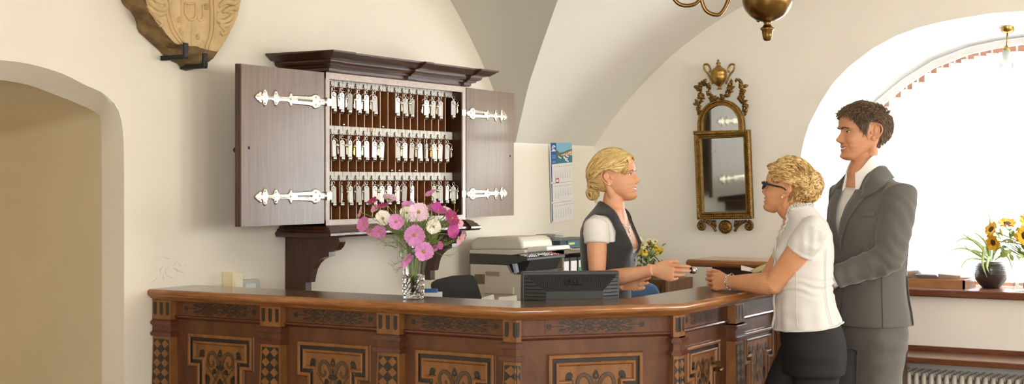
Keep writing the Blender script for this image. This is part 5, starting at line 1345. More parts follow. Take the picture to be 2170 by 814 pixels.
lv = [([(2098, 552), (2085, 530), (2060, 508), (2028, 490)], 5), ([(2098, 552), (2078, 520), (2045, 505), (2012, 522)], 5), ([(2100, 552), (2088, 540), (2060, 530), (2040, 545)], 4), ([(2097, 552), (2092, 520), (2076, 500), (2052, 486)], 4), ([(2100, 553), (2096, 520), (2100, 478), (2094, 440)], 6), ([(2104, 552), (2108, 520), (2100, 480), (2096, 452)], 5), ([(2098, 552), (2088, 525), (2083, 560), (2092, 588)], 6), ([(2104, 552), (2096, 548), (2092, 565), (2096, 578)], 6), ([(2102, 552), (2112, 530), (2124, 525), (2132, 545)], 4), ([(2095, 553), (2068, 535), (2052, 528), (2036, 512)], 4), ([(2108, 552), (2128, 540), (2140, 552), (2146, 580)], 4), ([(2096, 553), (2058, 548), (2040, 562), (2032, 585)], 3), ([(2090, 553), (2050, 528), (2020, 530), (2003, 548)], 3)]
for pts, w in lv:
    m = MB(); Zp = np.dot(pq-CAM, FWD); c_ = catmull([P(x, y, Zp-.07-.10*i/3) if i else P(x, y, Zp-.02) for i, (x, y) in enumerate(pts)], 6); n = len(c_)
    for mi, sc_ in ((0, 1), (1, .45)):
        vs = []
        for i, p in enumerate(c_):
            t = unit(c_[min(i+1, n-1)]-c_[max(i-1, 0)]); sd = unit(np.cross(t, FWD)); ww = w/kp*.75*sc_*(1-(i/(n-1))**2.2)*(.5+.5*min(1, i/4)); off = -FWD*(.0015*mi)
            vs += [p+sd*ww+off+FWD*.004, p+off, p-sd*ww+off+FWD*.004]
        m.add(vs, [[3*i+j, 3*i+j+1, 3*i+j+4, 3*i+j+3] for i in range(n-1) for j in (0, 1)], mi, True)
    m.build('leaf', [lg, lw_], pt_, normals=False)
# sunflowers in a glass vase
vq = sy(2177, 617); k2 = FPX/np.dot(vq-CAM, FWD)
gv = thing('glass_vase', 'clear fluted glass vase with sunflowers at the right end of the sill', 'vase', vq)
m = MB(); m.lathe([(.0001, .002), (25/k2, .0), (27/k2, .004), (27/k2, 12/k2), (26/k2, 76/k2), (25/k2, 76/k2), (25/k2, 10/k2), (.0001, 8/k2)], vq, 40, cap=False, rfun=lambda a, z: 1+.02*math.cos(14*a)); m.build('body', [tg], gv)
sunp = mat('sunflower_petal', '#EBB21C', rough=.6, var=.2, vscale=40); sunc = mat('sunflower_disc', '#5C3C18', rough=.9, bump=.7, bscale=200, var=.4, vscale=120)
Zs = np.dot(vq-CAM, FWD)
for i, (px, py, d, fc, dp, lb) in enumerate(((2101, 486, 30, (-.75, .45, .4), 0, 'sunflower at the upper left of the sill bouquet, turned left'), (2134, 474, 36, (-.1, .85, .4), .02, 'sunflower at the top of the sill bouquet, facing up'), (2105, 514, 32, (-.8, -.2, .45), -.02, 'sunflower lowest at the left of the sill bouquet'), (2178, 474, 40, (.2, .5, .8), .01, 'sunflower with dark centre at the top right edge of the photo'), (2172, 499, 40, (.1, .05, .98), -.05, 'sunflower with large dark disc facing out at the right edge'))):
    c_ = P(px, py, Zs+dp); nn = RGT*fc[0]+UPW*fc[1]-FWD*fc[2]
    flower(c_, nn, d/k2/2*1.1, [sunp], 16, lb, 'flower', 'sunflowers on the window sill', [c_, c_-unit(nn)*.03, vq+A((0, 0, 90/k2)), vq+A((.004*i, .004*i, 14/k2))], 300+i, name='sunflower', cup=.12, cr=.42, petal_w=.20, notch=False, cmat=sunc, rows=2)
m = MB(); rf = random.Random(9)
def bleaf(m, c0, d, L, w, nrm, mi=0):
    d = unit(d); s = unit(np.cross(d, nrm)); nn = np.cross(s, d); pr = [(0, .05), (.25, .8), (.5, 1), (.75, .7), (1, .02)]; vs = []
    for t, ww in pr:
        for v in (-1, 0, 1): vs.append(c0+d*L*t+s*v*ww*w+nn*(.12*L*abs(v)*ww-.25*L*t*t))
    m.add(vs, [[3*i+j, 3*i+j+1, 3*i+j+4, 3*i+j+3] for i in range(4) for j in (0, 1)], mi, True)
for k in range(60):
    px, py = rf.uniform(2108, 2190), rf.uniform(485, 545); c0 = P(px, py, Zs+rf.uniform(-.05, .05)); 
    bleaf(m, c0, A((rf.gauss(0, 1), rf.gauss(0, 1), rf.gauss(-.1, .7))), rf.uniform(.03, .07), rf.uniform(.010, .02), A((rf.gauss(0, 1), rf.gauss(0, 1), 1)), k % 2)
for k in range(14): a = rf.uniform(0, 6.28); m.tube([vq+A((.02*math.cos(a), .02*math.sin(a), 6/k2)), vq+A((.015*math.cos(a+1), .015*math.sin(a+1), 70/k2)), P(rf.uniform(2125, 2190), rf.uniform(505, 530), Zs)], .003, 5)
o = m.build('sunflower_foliage', [leafg, paleg]); tag(o, 'pale green leaves and stems among the sunflowers on the sill', 'foliage', kind='stuff')
# yellow bouquet behind the receptionist
vy = A((8.34, on_x(1372, 560, 8.34)[1], .91)); Zy = np.dot(vy-CAM, FWD); ky = FPX/Zy
yv = thing('flower_vase', 'small green vase of yellow flowers on the low cabinet behind the receptionist', 'vase', vy)
m = MB(); m.lathe([(.0001, 0), (.03, 0), (.042, .03), (.038, .06), (.028, .08), (.032, .088), (.027, .086), (.0001, .04)], vy, 24); m.build('body', [mat('green_ceramic', '#7E8263', rough=.4)], yv)
yp = mat('yellow_petal', '#E2C02E', rough=.6, var=.15, vscale=40); cp2 = mat('cream_petal', '#E9E2B4', rough=.6)
spots = [(1362, 520, 18, 'w'), (1352, 532, 17, 'y'), (1374, 514, 16, 'w'), (1366, 535, 14, 'y'), (1386, 524, 15, 'y'), (1396, 532, 16, 'y'), (1379, 534, 13, 'w'), (1388, 512, 12, 'w'), (1355, 510, 15, 'w'), (1347, 518, 15, 'y')]
pos_ = ['second from the top left', 'left of the bunch, bright', 'near the top', 'in the middle, low', 'right of the middle', 'furthest right', 'small, under the middle', 'topmost at the right', 'topmost at the left', 'furthest left beside her vest']
for i, (px, py, d, c) in enumerate(spots):
    c_ = P(px, py, Zy+rf.uniform(-.04, .04)); nn = RGT*rf.uniform(-.5, .6)+UPW*rf.uniform(.1, .6)-FWD*.8
    flower(c_, nn, d/ky/2*1.15, [yp if c == 'y' else cp2], 12, ('yellow' if c == 'y' else 'cream')+' daisy-like flower behind the receptionist, '+pos_[i], 'flower', 'yellow and cream flowers behind the receptionist', [c_, c_-unit(nn)*.02, vy+A((0, 0, .13)), vy+A((0, 0, .07))], 500+i, name='daisy_flower', cup=.2, cr=.28, petal_w=.26, notch=False)
m = MB()
for k in range(190):
    px, py = rf.gauss(1371, 12), rf.uniform(515, 592); c0 = P(px, py, Zy+rf.uniform(-.04, .04)); bleaf(m, c0, A((rf.gauss(0, .6), rf.gauss(0, .6), rf.uniform(.2, 1))), rf.uniform(.02, .04), rf.uniform(.004, .008), A((rf.gauss(0, 1), rf.gauss(0, 1), .3)), 0)
m.tube([P(1383, 540, Zy), P(1392, 548, Zy), P(1398, 556, Zy)], .004, 5)
o = m.build('bouquet_foliage', [leafg]); tag(o, 'green leaves of the yellow bouquet behind the receptionist', 'foliage', kind='stuff')
# ================================================================ PEOPLE
def skinmat(name, c, c2): return mat(name, c, rough=.48, col2=c2, vscale=14, spec=.4, bump=.04, bscale=260)
sk_f = skinmat('fair_warm_skin', '#DAA37E', '#D0946C'); sk_c = skinmat('fair_tanned_skin', '#D69C74', '#CA8E64'); sk_m = skinmat('tan_skin', '#CE946F', '#C08560')
lip_f = mat('rose_lips', '#C07468', rough=.35); lip_m = mat('muted_lips', '#A8665A', rough=.45); teeth = mat('teeth', '#F2EBDD', rough=.25)
eyew = mat('eye_white', '#EDE7E0', rough=.15); iris = mat('iris_dark', '#3C3026', rough=.1); lash = mat('lash_dark', '#2A1E17', rough=.7)
sm = lambda xs, ys: (lambda x, X=np.array(xs, float), Y=np.array(ys, float): np.interp(x, X, Y))
class Head:
    """head-local: X forward, Y to the person's left, Z up, chin underside at z=0, ear axis at x=0"""
    def __init__(s, male=False):
        s.male = male
        zf = [0, .004, .012, .020, .030, .038, .046, .054, .062, .070, .080, .095, .108, .118, .128, .140, .155, .170, .185, .198, .210, .218, .2225]
        xf = [.062, .076, .0845, .0868, .0825, .086, .0855, .0885, .086, .0865, .086, .085, .084, .087, .0935, .0955, .0945, .090, .081, .068, .048, .027, .0]
        if male: xf = [a+b for a, b in zip(xf, [.004, .006, .007, .006, .005, .003, .003, .003, .003, .003, .002, .001, .001, .003, .005, .001, 0, 0, 0, 0, 0, 0, 0])]
        s.f = sm(zf, xf)
        s.b = sm([0, .01, .02, .03, .045, .06, .075, .09, .11, .13, .155, .175, .19, .205, .215, .2225], [.035, .022, .008, -.008, -.034, -.060, -.080, -.094, -.102, -.105, -.101, -.092, -.080, -.058, -.034, 0])
        s.w = sm([0, .005, .012, .02, .035, .05, .07, .09, .11, .13, .15, .17, .185, .198, .21, .218, .2225], [.016, .024, .032, .038, .0485, .0555, .0615, .066, .0695, .072, .0735, .0715, .066, .0555, .0395, .0225, 0] if not male else [.02, .030, .039, .045, .0545, .060, .0645, .068, .0705, .0725, .0735, .0715, .066, .0555, .0395, .0225, 0])
    def base(s, th, z, off=0):
        c = np.cos(th); sn = np.sin(th); cx = s.b(z)+(s.f(z)-s.b(z))*.52
        lf, lb, w = s.f(z)-cx+off, cx-s.b(z)+off, s.w(z)+off
        pw = np.where(c > 0, 2.0+.35*np.exp(-((z-.12)/.05)**2)-.25*np.exp(-((z-.02)/.02)**2), 2.0)
        x = cx+np.where(c > 0, lf, lb)*np.sign(c)*np.abs(c)**(2/pw); y = w*np.sign(sn)*np.abs(sn)**(2/pw)
        return x, y
    def zmouth(s, y): return .0455+9.0*y*y
    def surf(s, th, z, off=0):
        th, z = np.broadcast_arrays(np.asarray(th, float), np.asarray(z, float))
        x, y = s.base(th, z, off); front = np.clip(np.cos(th)*1.5, 0, 1); m = s.male
        k = 1.10 if m else .90
        nz_ = np.interp(z, [.060, .065, .069, .073, .078, .084, .092, .102, .112, .120], [0, .002, .011, .0205, .0240, .0232, .0180, .0122, .0065, 0])*k
        sg = np.interp(z, [.062, .068, .074, .082, .09, .105, .12], [.013, .0135, .0125, .0095, .0078, .0068, .0075])
        dx = nz_*np.exp(-(y/sg)**2)
        ay = np.abs(y)
        dx += .0055*np.exp(-((ay-.0125)/.005)**2-((z-.0725)/.005)**2)           # alae
        dx -= .0095*np.exp(-((ay-.029)/.0145)**2-((z-.1125)/.0095)**2)
        dx += .0060*np.exp(-((ay-.031)/.0105)**2-((z-.1105)/.0058)**2)           # eye sockets
        dx += (.0035 if m else .0015)*np.exp(-((ay-.027)/.018)**2-((z-.1275)/.005)**2)
        dx += .0080*np.exp(-((ay-.044)/.018)**2-((z-.079)/.016)**2)              # smiling cheeks
        dx -= .0030*np.exp(-((ay-.030-.25*(.07-z))/.004)**2-((z-.056)/.016)**2)  # smile folds
        zm = s.zmouth(y); lw = np.exp(-(y/.023)**4)
        dx += (.0034 if not m else .0024)*lw*(np.exp(-((z-zm-.0055)/.0034)**2)*.8+np.exp(-((z-zm+.0075)/.0042)**2))
        dx -= .0030*np.exp(-(y/.027)**4)*np.exp(-((z-zm)/.0030)**2)
        dx -= .0025*np.exp(-((ay-.0275)/.005)**2-((z-zm)/.005)**2)
        dx += .003*np.exp(-(y/.018)**2-((z-.016)/.010)**2)*(1.6 if m else .5)
        return x+dx*front, y, z
    def at(s, y, z, off=0):
        lo, hi = 0.0, 1.5
        for _ in range(26):
            mid = (lo+hi)/2
            if float(s.base(np.float64(mid), np.float64(z))[1]) < abs(y): lo = mid
            else: hi = mid
        g = 1 if y >= 0 else -1; p = s.pt(g*lo, z); n = unit(A((1, g*abs(y)*9, 0))); return p+n*off
    def pt(s, th, z, off=0): x, y, zz = s.surf(th, z); X, Y, Z = s.surf(th, z, off); return A((float(X), float(Y), float(Z)))
    def mesh(s, mb):
        nt, nzr = 176, 150
        q = np.linspace(-1, 1, nt, endpoint=False); th = PI*np.sign(q)*np.abs(q)**1.55
        zz = .2225*(1-np.cos(np.linspace(.05, PI-.02, nzr)))/2
        rings = []
        for z in zz:
            x, y, _ = s.surf(th, np.full(nt, z)); rings.append([(x[i], y[i], z) for i in range(nt)])
        mb.rings(rings, 0)
        for g in (-1, 1):
            w = float(s.w(.105)); yo = lambda x: g*(w+.0005-.48*(x-.002))
            hel = [(.001, .110), (.005, .121), (.000, .133), (-.013, .1405), (-.026, .137), (-.034, .125), (-.034, .110), (-.027, .096), (-.018, .083), (-.008, .077), (-.001, .081), (-.001, .092)]
            mb.tube(catmull([A((x-.003, yo(x), z)) for x, z in hel], 4), .0034, 8)
            mb.tube(catmull([A((x-.003, yo(x)-g*.002, z)) for x, z in [(-.010, .131), (-.021, .128), (-.025, .114), (-.019, .100), (-.009, .094)]], 4), .0028, 8)
            for x_, z_, r_, sx_ in ((-.020, .116, .018, .72), (-.014, .094, .013, .8)): mb.sphere((x_-.003, yo(x_)-g*.0065, z_), r_, 14, sc=(sx_, .30, 1.1))
            mb.sphere((-.010, yo(-.008), .0835), .0066, 10, sc=(1, .55, 1.1)); mb.sphere((.000, yo(0)+g*.002, .105), .0045, 8)
    def classify(s, p):
        """0 skin 1 lips 2 teeth for head-local face centres"""
        x, y, z = p[:, 0], p[:, 1], p[:, 2]; d = z-s.zmouth(y); out = np.zeros(len(p), int)
        fr = (x > .066) & (np.abs(y) < .0272)
        h = np.sqrt(np.clip(1-(y/.0275)**2, 0, 1))
        out[fr & (d < .0072*h) & (d > -.0112*h)] = 1
        out[fr & (np.abs(y) < .0225) & (d < .0024*h) & (d > -.0030*h)] = 2
        return out
def hand(mb, w, ax, ay, az, s=1.0, curls=((.25, .35, .2),)*4, spread=(.06, .02, -.03, -.08), thumb=((.6, .35, .15), (.3, .3)), flexp=None):
    """w wrist; ax fingers, ay thumb side, az back of the hand"""
    ax, ay, az = unit(ax), unit(ay), unit(az); L = lambda x, y, z: w+(ax*x+ay*y+az*z)*s
    rings = []
    for x, hw_, th_, yo in ((-.03, .026, .020, 0), (0, .026, .019, 0), (.02, .031, .018, .001), (.045, .038, .016, .001), (.07, .041, .0145, .0), (.088, .040, .0125, -.001), (.096, .036, .009, -.002)):
        rings.append([L(x, yo+hw_*math.cos(t), th_*math.sin(t)) for t in np.linspace(0, 2*PI, 20)[:-1]])
    mb.rings(rings, 0)
    ln = [(.040, .025, .021), (.045, .028, .022), (.041, .026, .021), (.032, .019, .019)]; by = (.030, .0105, -.0095, -.028); bx = (.086, .090, .087, .079); rd = (.0088, .0090, .0086, .0076)
    tips = []
    for i in range(4):
        p = A((bx[i]-.012, by[i], .001)); a = 0; sp = spread[i]; pts = [L(*p)]; p = A((bx[i], by[i], .001)); pts.append(L(*p)); R = [rd[i]*1.02, rd[i]*1.05]
        for j in range(3):
            a += curls[i][j]; d = A((math.cos(a)*math.cos(sp), math.sin(sp)*math.cos(a), -math.sin(a)))
            p2 = p+d*ln[i][j]; pts.append(L(*(p+d*ln[i][j]*.5))); R.append(rd[i]*(.93-.10*j)); pts.append(L(*p2)); R.append(rd[i]*(.98-.13*j)); p = p2
        R[-1] *= .72; mb.tube([A(q) for q in pts], [r*s for r in R], 10); mb.sphere(pts[-1], R[-1]*1.02*s, 8); tips.append(pts[-1])
    (yw, dn, ou), (c1, c2) = thumb
    p = A((.018, .020, -.006)); d = unit(A((math.cos(yw), math.sin(yw), -dn))); pts = [L(*p)]; R = [.014]
    p = p+d*.040; pts.append(L(*p)); R.append(.0122)
    for c, l, r in ((c1, .031, .0100), (c2, .026, .0078)):
        yw -= c; d = unit(A((math.cos(yw), math.sin(yw), -dn-ou))); p = p+d*l*.5; pts.append(L(*p)); R.append(r*1.02); p = p+d*l*.5; pts.append(L(*p)); R.append(r)
    mb.tube(pts, [r*s for r in R], 10); mb.sphere(pts[-1], R[-1]*s, 8); tips.append(pts[-1])
    return tips
class Torso:
    def __init__(s, lv, bust=0, bz=1.26, p=2.25):
        lv = sorted(lv); s.z = np.array([l[0] for l in lv]); s.c = [np.array([l[i] for l in lv]) for i in range(1, 5)]; s.bust, s.bz, s.p = bust, bz, p
        zs = np.linspace(s.z[0], s.z[-1], 240); sm_ = []
        for c in s.c:
            y = np.interp(zs, s.z, c); k = np.hanning(17); k /= k.sum(); yp = np.pad(y, 8, mode='edge'); sm_.append(np.convolve(yp, k, 'valid'))
        s.zs, s.sc = zs, sm_
    def pt(s, th, z, off=0):
        xo, f, b, w = [np.interp(z, s.zs, c) for c in s.sc]; c, sn = math.cos(th), math.sin(th); e = 2/s.p
        r = (f if c > 0 else b)+off; x = xo+r*np.sign(c)*abs(c)**e; y = (w+off)*np.sign(sn)*abs(sn)**e
        if s.bust and c > 0: x += s.bust*math.exp(-((abs(y)-.072)/.042)**2-((z-s.bz)/.05)**2)
        return A((x, y, z))
    def solid(s, mb, z0, z1, off=0, nt=56, nz_=48, mi=0):
        mb.rings([[s.pt(2*PI*i/nt, z, off) for i in range(nt)] for z in np.linspace(z0, z1, nz_)], mi)
def remesh(mb, voxel, smooth=4, fac=.5):
    me = bpy.data.meshes.new('t'); me.from_pydata([tuple(v) for v in mb.v], [], mb.f); bm = bmesh.new(); bm.from_mesh(me); bmesh.ops.recalc_face_normals(bm, faces=bm.faces); bm.to_mesh(me); bm.free()
    o = bpy.data.objects.new('t', me); COL.objects.link(o)
    r = o.modifiers.new('r', 'REMESH'); r.mode = 'VOXEL'; r.voxel_size = voxel
    if smooth: q = o.modifiers.new('s', 'SMOOTH'); q.iterations = smooth; q.factor = fac
    dg = bpy.context.evaluated_depsgraph_get(); dg.update(); out = bpy.data.meshes.new_from_object(o.evaluated_get(dg)); bpy.data.objects.remove(o); bpy.data.meshes.remove(me)
    n = len(out.vertices); co = np.zeros(n*3); out.vertices.foreach_get('co', co); co = co.reshape(-1, 3)
    nf = len(out.polygons); ls = np.zeros(nf, int); lt = np.zeros(nf, int); out.polygons.foreach_get('loop_start', ls); out.polygons.foreach_get('loop_total', lt); vi = np.zeros(len(out.loops), int); out.loops.foreach_get('vertex_index', vi)
    return out, co
def smooth_edge(bm, n):
    bv = [v for v in bm.verts if any(len(e.link_faces) == 1 for e in v.link_edges)]
    for _ in range(n):
        new = {}
        for v in bv:
            nb_ = [e.other_vert(v).co for e in v.link_edges if len(e.link_faces) == 1]
            if len(nb_) == 2: new[v] = v.co*.5+(nb_[0]+nb_[1])*.25
        for v, c in new.items(): v.co = c
def finish(me, co, name, mats, parent=None, mi=None, kill=None):
    me.vertices.foreach_set('co', co.ravel()); me.materials.clear()
    for m in (mats if isinstance(mats, (list, tuple)) else [mats]): me.materials.append(m)
    n = len(me.polygons); me.polygons.foreach_set('material_index', mi if mi is not None else np.zeros(n, int)); me.polygons.foreach_set('use_smooth', np.ones(n, bool)); me.update(); me.name = name
    if kill is not None:
        bm = bmesh.new(); bm.from_mesh(me); bm.faces.ensure_lookup_table(); bmesh.ops.delete(bm, geom=[bm.faces[int(i)] for i in np.nonzero(kill)[0]], context='FACES'); smooth_edge(bm, 12); bm.to_mesh(me); bm.free()
    o = bpy.data.objects.new(name, me); COL.objects.link(o)
    if parent is not None: o.parent = parent
    return o
def centers(me, co):
    nf = len(me.polygons); ls = np.zeros(nf, int); lt = np.zeros(nf, int); me.polygons.foreach_get('loop_start', ls); me.polygons.foreach_get('loop_total', lt); vi = np.zeros(len(me.loops), int); me.loops.foreach_get('vertex_index', vi)
    return np.add.reduceat(co[vi], ls, axis=0)/lt[:, None]
def vnormals(me):
    n = len(me.vertices); a = np.zeros(n*3); me.vertices.foreach_get('normal', a); return a.reshape(-1, 3)
def wrinkle(me, co, amp, fn):
    """push cloth along its normals: fn(p)->height"""
    nrm = vnormals(me); h = np.array([fn(p) for p in co]); return co+nrm*(h*amp)[:, None]
def nz3(p, s, o=0): return mnoise.noise(Vector((p[0]*s[0]+o, p[1]*s[1], p[2]*s[2])))
class Frame:
    def __init__(s, px, Z, ang):
        """ang: facing measured from image right towards the viewer (radians)"""
        q = P(px, HY, Z); f = unit(RGT*math.cos(ang)-FWD*math.sin(ang)); s.o = A((q[0], q[1], 0)); s.f = f; s.l = A((-f[1], f[0], 0)); s.yaw = math.atan2(f[1], f[0])
    def L(s, px, py, Z): return s.W(P(px, py, Z))
    def W(s, p): d = A(p)-s.o; return A((np.dot(d, s.f), np.dot(d, s.l), d[2]))
    def D(s, v): return A((np.dot(v, s.f), np.dot(v, s.l), v[2]))
def head_matrix(fr, px, py, Z, ang, pitch, roll=0, sc=1.0, pivot=(0, 0, .105)):
    f = unit(RGT*math.cos(ang)-FWD*math.sin(ang)); l = A((-f[1], f[0], 0)); u = UPW
    f2 = f*math.cos(pitch)+u*math.sin(pitch); u2 = -f*math.sin(pitch)+u*math.cos(pitch)
    l2 = l*math.cos(roll)+u2*math.sin(roll); u3 = -l*math.sin(roll)+u2*math.cos(roll)
    R = np.array([fr.D(f2), fr.D(l2), fr.D(u3)]).T*sc; t = fr.L(px, py, Z)-R @ A(pivot)
    return R, t
def person(fr, head, HM, torso, arms, neck_base, neck_r, skin, lips, label, zlo, voxel=.0021):
    R, t = HM; mb = MB(); hb = MB(); head.mesh(hb); mb.add([R @ A(v)+t for v in hb.v], hb.f)
    H = lambda *p: R @ A(p)+t
    nb_ = A(neck_base); top = H(-.022, 0, .085); n1 = nb_*.55+H(-.014, 0, .03)*.45
    mb.tube(catmull([nb_-A((0.006, 0, .05)), nb_, n1, H(-.012, 0, .045), top], 5), list(np.interp(np.linspace(0, 1, 21), [0, .25, .5, .75, 1], [neck_r*1.45, neck_r*1.12, neck_r, neck_r*.95, neck_r*.55])), 24, up=(0, 1, 0))
    zt_ = nb_[2]+.004; nt_ = 56; rg = [[torso.pt(2*PI*i/nt_, z, -.002) for i in range(nt_)] for z in np.linspace(zlo, zt_, 50)]
    c0 = sum(rg[-1])/nt_
    for q_, dz_ in ((.8, .010), (.5, .016)): rg.append([c0+(p-c0)*q_+A((0, 0, dz_)) for p in rg[-1 if q_ == .8 else -2]])
    mb.rings(rg)
    for g_ in (-1, 1): mb.tube([H(-.024, g_*.052, .082), H(-.016, g_*.044, .045), nb_*.6+H(0, g_*.040, .02)*.4, nb_+A((.012, g_*.026, .005)), nb_+A((.022, g_*.012, -.02))], [.012, .0165, .0175, .015, .010], 12)
    tips = []
    for a in arms:
        S, E, W_ = a['s'], a['e'], a['w']; k = a.get('k', 1)
        c1 = [S+(E-S)*q for q in (0, .2, .45, .75, 1)]; c2 = [E+(W_-E)*q for q in (.12, .3, .6, .85, 1.0)]
        mb.tube(c1+c2, [k*x for x in (.047, .047, .045, .040, .039, .0415, .0415, .034, .027, .0255)], 18, up=(0, 1, 0))
        mb.sphere(S, .047*k, 14); mb.sphere(E, .0385*k, 12)
        tips.append(hand(mb, W_, a['ax'], a['ay'], a['az'], a.get('hs', 1), a['curls'], thumb=a['thumb'], **({'spread': a['spread']} if 'spread' in a else {})))
    me, co = remesh(mb, voxel, 3, .5)
    hc = (centers(me, co)-t) @ np.linalg.inv(R).T
    mi = head.classify(hc)
    b = finish(me, co, 'person', [skin, lips, teeth], None, mi)
    b.location = tuple(fr.o); b.rotation_euler = (0, 0, fr.yaw); b['label'] = label; b['category'] = 'person'
    for g in (-1, 1):
        oc, ow, up_, dn_, zc_ = .0305, .0128, (.0044 if not head.male else .0026), (-.0036 if not head.male else -.0026), .1105
        lidz = lambda q, h: zc_+h*max(0, 1-q*q)**.75+.0012*q*.8
        grid = [[head.at(g*(oc+ow*q), lidz(q, dn_)*(1-v)+lidz(q, up_)*v, .0006+.0012*(1-q*q)*(1-(2*v-1)**2)) for v in np.linspace(0, 1, 7)] for q in np.linspace(-1, 1, 15)]
        m = MB(); m.rings([[H(*p) for p in r] for r in grid], 0, cap=False, closed=False)
        ic_ = oc-.0015; dk = [H(*head.at(g*(ic_+.0050*math.cos(t)), min(max(zc_+.0004+.0050*math.sin(t), lidz((ic_+.005*math.cos(t)-oc)/ow, dn_)), lidz((ic_+.005*math.cos(t)-oc)/ow, up_)), .0024)) for t in np.linspace(0, 2*PI, 21)[:-1]]
        m.poly(dk, 1); m.build('eye', [eyew, iris], b, local=True)
        m = MB(); k_ = np.linspace(-1, 1, 11)
        m.tube([H(*head.at(g*(oc+ow*q*1.06), lidz(q, up_)+.0003, .0016)) for q in k_], [(.0006+.0007*(q+1)/2)*(1 if not head.male else .75) for q in k_], 5)
        if not head.male: m.tube([H(*head.at(g*(oc+ow*1.0), lidz(1, up_), .0015)), H(*(head.at(g*(oc+ow*1.25), lidz(1, up_)+.0025, .003)))], [.0009, .0003], 5)
        m.build('eyelash', [lash], b, local=True)
        m = MB(); m.tube([H(*head.at(g*(oc+ow*q*1.05), lidz(q, up_)+.0032, .0002)) for q in k_], [.0014*(1-.5*abs(q)) for q in k_], 6); m.tube([H(*head.at(g*(oc+ow*q*1.05), lidz(q, dn_)-.0012, .0001)) for q in k_], [.0011*(1-.5*abs(q)) for q in k_], 6); m.build('eyelid', [skin], b, local=True)
    return b, H, tips
def brows(b, H, head, m_, th):
    for g in (-1, 1):
        m = MB(); pts = [H(*head.at(g*a, z, .0010)) for a, z in ((.013, .1225), (.022, .1255), (.034, .1275), (.046, .1240))]
        c = catmull(pts, 4); n = len(c); m.tube(c, [th*(1-.6*i/n) for i in range(n)], 6); m.build('eyebrow', [m_], b, local=True)
def hairmat(name, c1, c2, rough=.42):
    m = mat(name, c1, rough=rough, spec=.5); nt = m.node_tree; n = nt.nodes; l = nt.links
    nz_ = n.new('ShaderNodeTexNoise'); nz_.inputs['Scale'].default_value = 45; nz_.inputs['Detail'].default_value = 2; tc = n.new('ShaderNodeTexCoord'); l.new(tc.outputs['Object'], nz_.inputs['Vector'])
    cr = n.new('ShaderNodeValToRGB'); cr.color_ramp.elements[0].position = .25; cr.color_ramp.elements[1].position = .75; cr.color_ramp.elements[0].color = tuple(.6*a_+.4*b_ for a_, b_ in zip(lin(c2), lin(c1))); cr.color_ramp.elements[1].color = lin(c1)
    l.new(nz_.outputs['Fac'], cr.inputs['Fac']); l.new(cr.outputs['Color'], n['Principled BSDF'].inputs['Base Color']); return m
def cap(m, head, H, line, thick, nt=96, nz_=44, groove=None, mi=0):
    """hair shell over the skull; line(theta)-> hairline height; thick(theta,f)->thickness"""
    rows = []
    for j in range(nz_+1):
        f = j/nz_; r = []
        for i in range(nt):
            th = -PI+2*PI*i/nt; z0 = line(abs(th)) if not callable(getattr(line, 'two', None)) else line(th); z = z0+(.2222-z0)*(1-(1-f)**1.5)
            tk = thick(th, f)+(groove(th, z, f) if groove else 0)
            x, y, zz = head.surf(th, z, 0); n = A((float(x)+.01, float(y), (z-.12)*1.0)); n = unit(n); r.append(H(*(A((float(x), float(y), z))+n*tk)))
        rows.append(r)
    m.rings(rows, mi, cap=False); m.poly(rows[-1], mi)
def lock(m, H, pts, r, n=6, flat=.55, sub=5, mi=0, up=(0, 1, 0)):
    c = catmull([H(*p) for p in pts], sub); k = len(c); m.tube(c, [max(.0004, r*math.sin(PI*(.12+.86*i/(k-1)))**.5) for i in range(k)], n, mi, flat=flat, up=up)
def over(m, H, head, start, end, off, r, wob=0, fr=0, ph=0, mi=0, n=9, t1=1.0):
    """a strand carried over the crown from start to end (head-local)"""
    c0 = A((-.006, 0, .112)); R3 = A((.1005, .0755, .1105)); pts = []
    for q in range(n):
        t = q/(n-1)*t1; p = start*(1-t)+end*t+A((0, 0, .09*math.sin(PI*t)*.8)); d = (p-c0)/R3; d = d/np.linalg.norm(d)
        w = wob*math.sin(fr*t+ph); o = off*(.5+.5*min(1, t*5))+abs(wob)*.7*math.cos(fr*t+ph)
        pts.append(c0+d*(R3+o)+A((0, w, w*.4)))
    lock(m, H, pts, r, n=5, flat=.7, sub=3, mi=mi)
def legs(name, fr, parent, hip, ls, mats, torso, zt, zb, off, shoe=None, fold=1):
    mb = MB(); torso.solid(mb, zb, zt, off, nz_=20)
    for pts, rr_ in ls: c = catmull(pts, 6); mb.tube(c, list(np.interp(np.linspace(0, 1, len(c)), np.linspace(0, 1, len(rr_)), rr_)), 24, up=(1, 0, 0))
    me, co = remesh(mb, .006, 6)
    co = wrinkle(me, co, .004*fold, lambda p: nz3(p, (9, 9, 22))+.6*nz3(p, (20, 20, 6), 4)); o = finish(me, co, name, mats, parent)
    return o
def shoes(parent, feet, m_):
    for p, d in feet:
        m = MB(); d = unit(d); s_ = A((-d[1], d[0], 0)); rings = []
        for x, w, h in ((-.09, .015, .03), (-.08, .032, .065), (-.03, .036, .075), (.05, .043, .06), (.12, .045, .045), (.165, .034, .036), (.185, .012, .02)):
            rings.append([A((p[0], p[1], 0))+d*x+s_*w*math.cos(t)+A((0, 0, max(.0, h*(.5+.5*math.sin(t))))) for t in np.linspace(0, 2*PI, 17)[:-1]])
        m.rings(rings); m.build('shoe', [m_], parent, local=True)
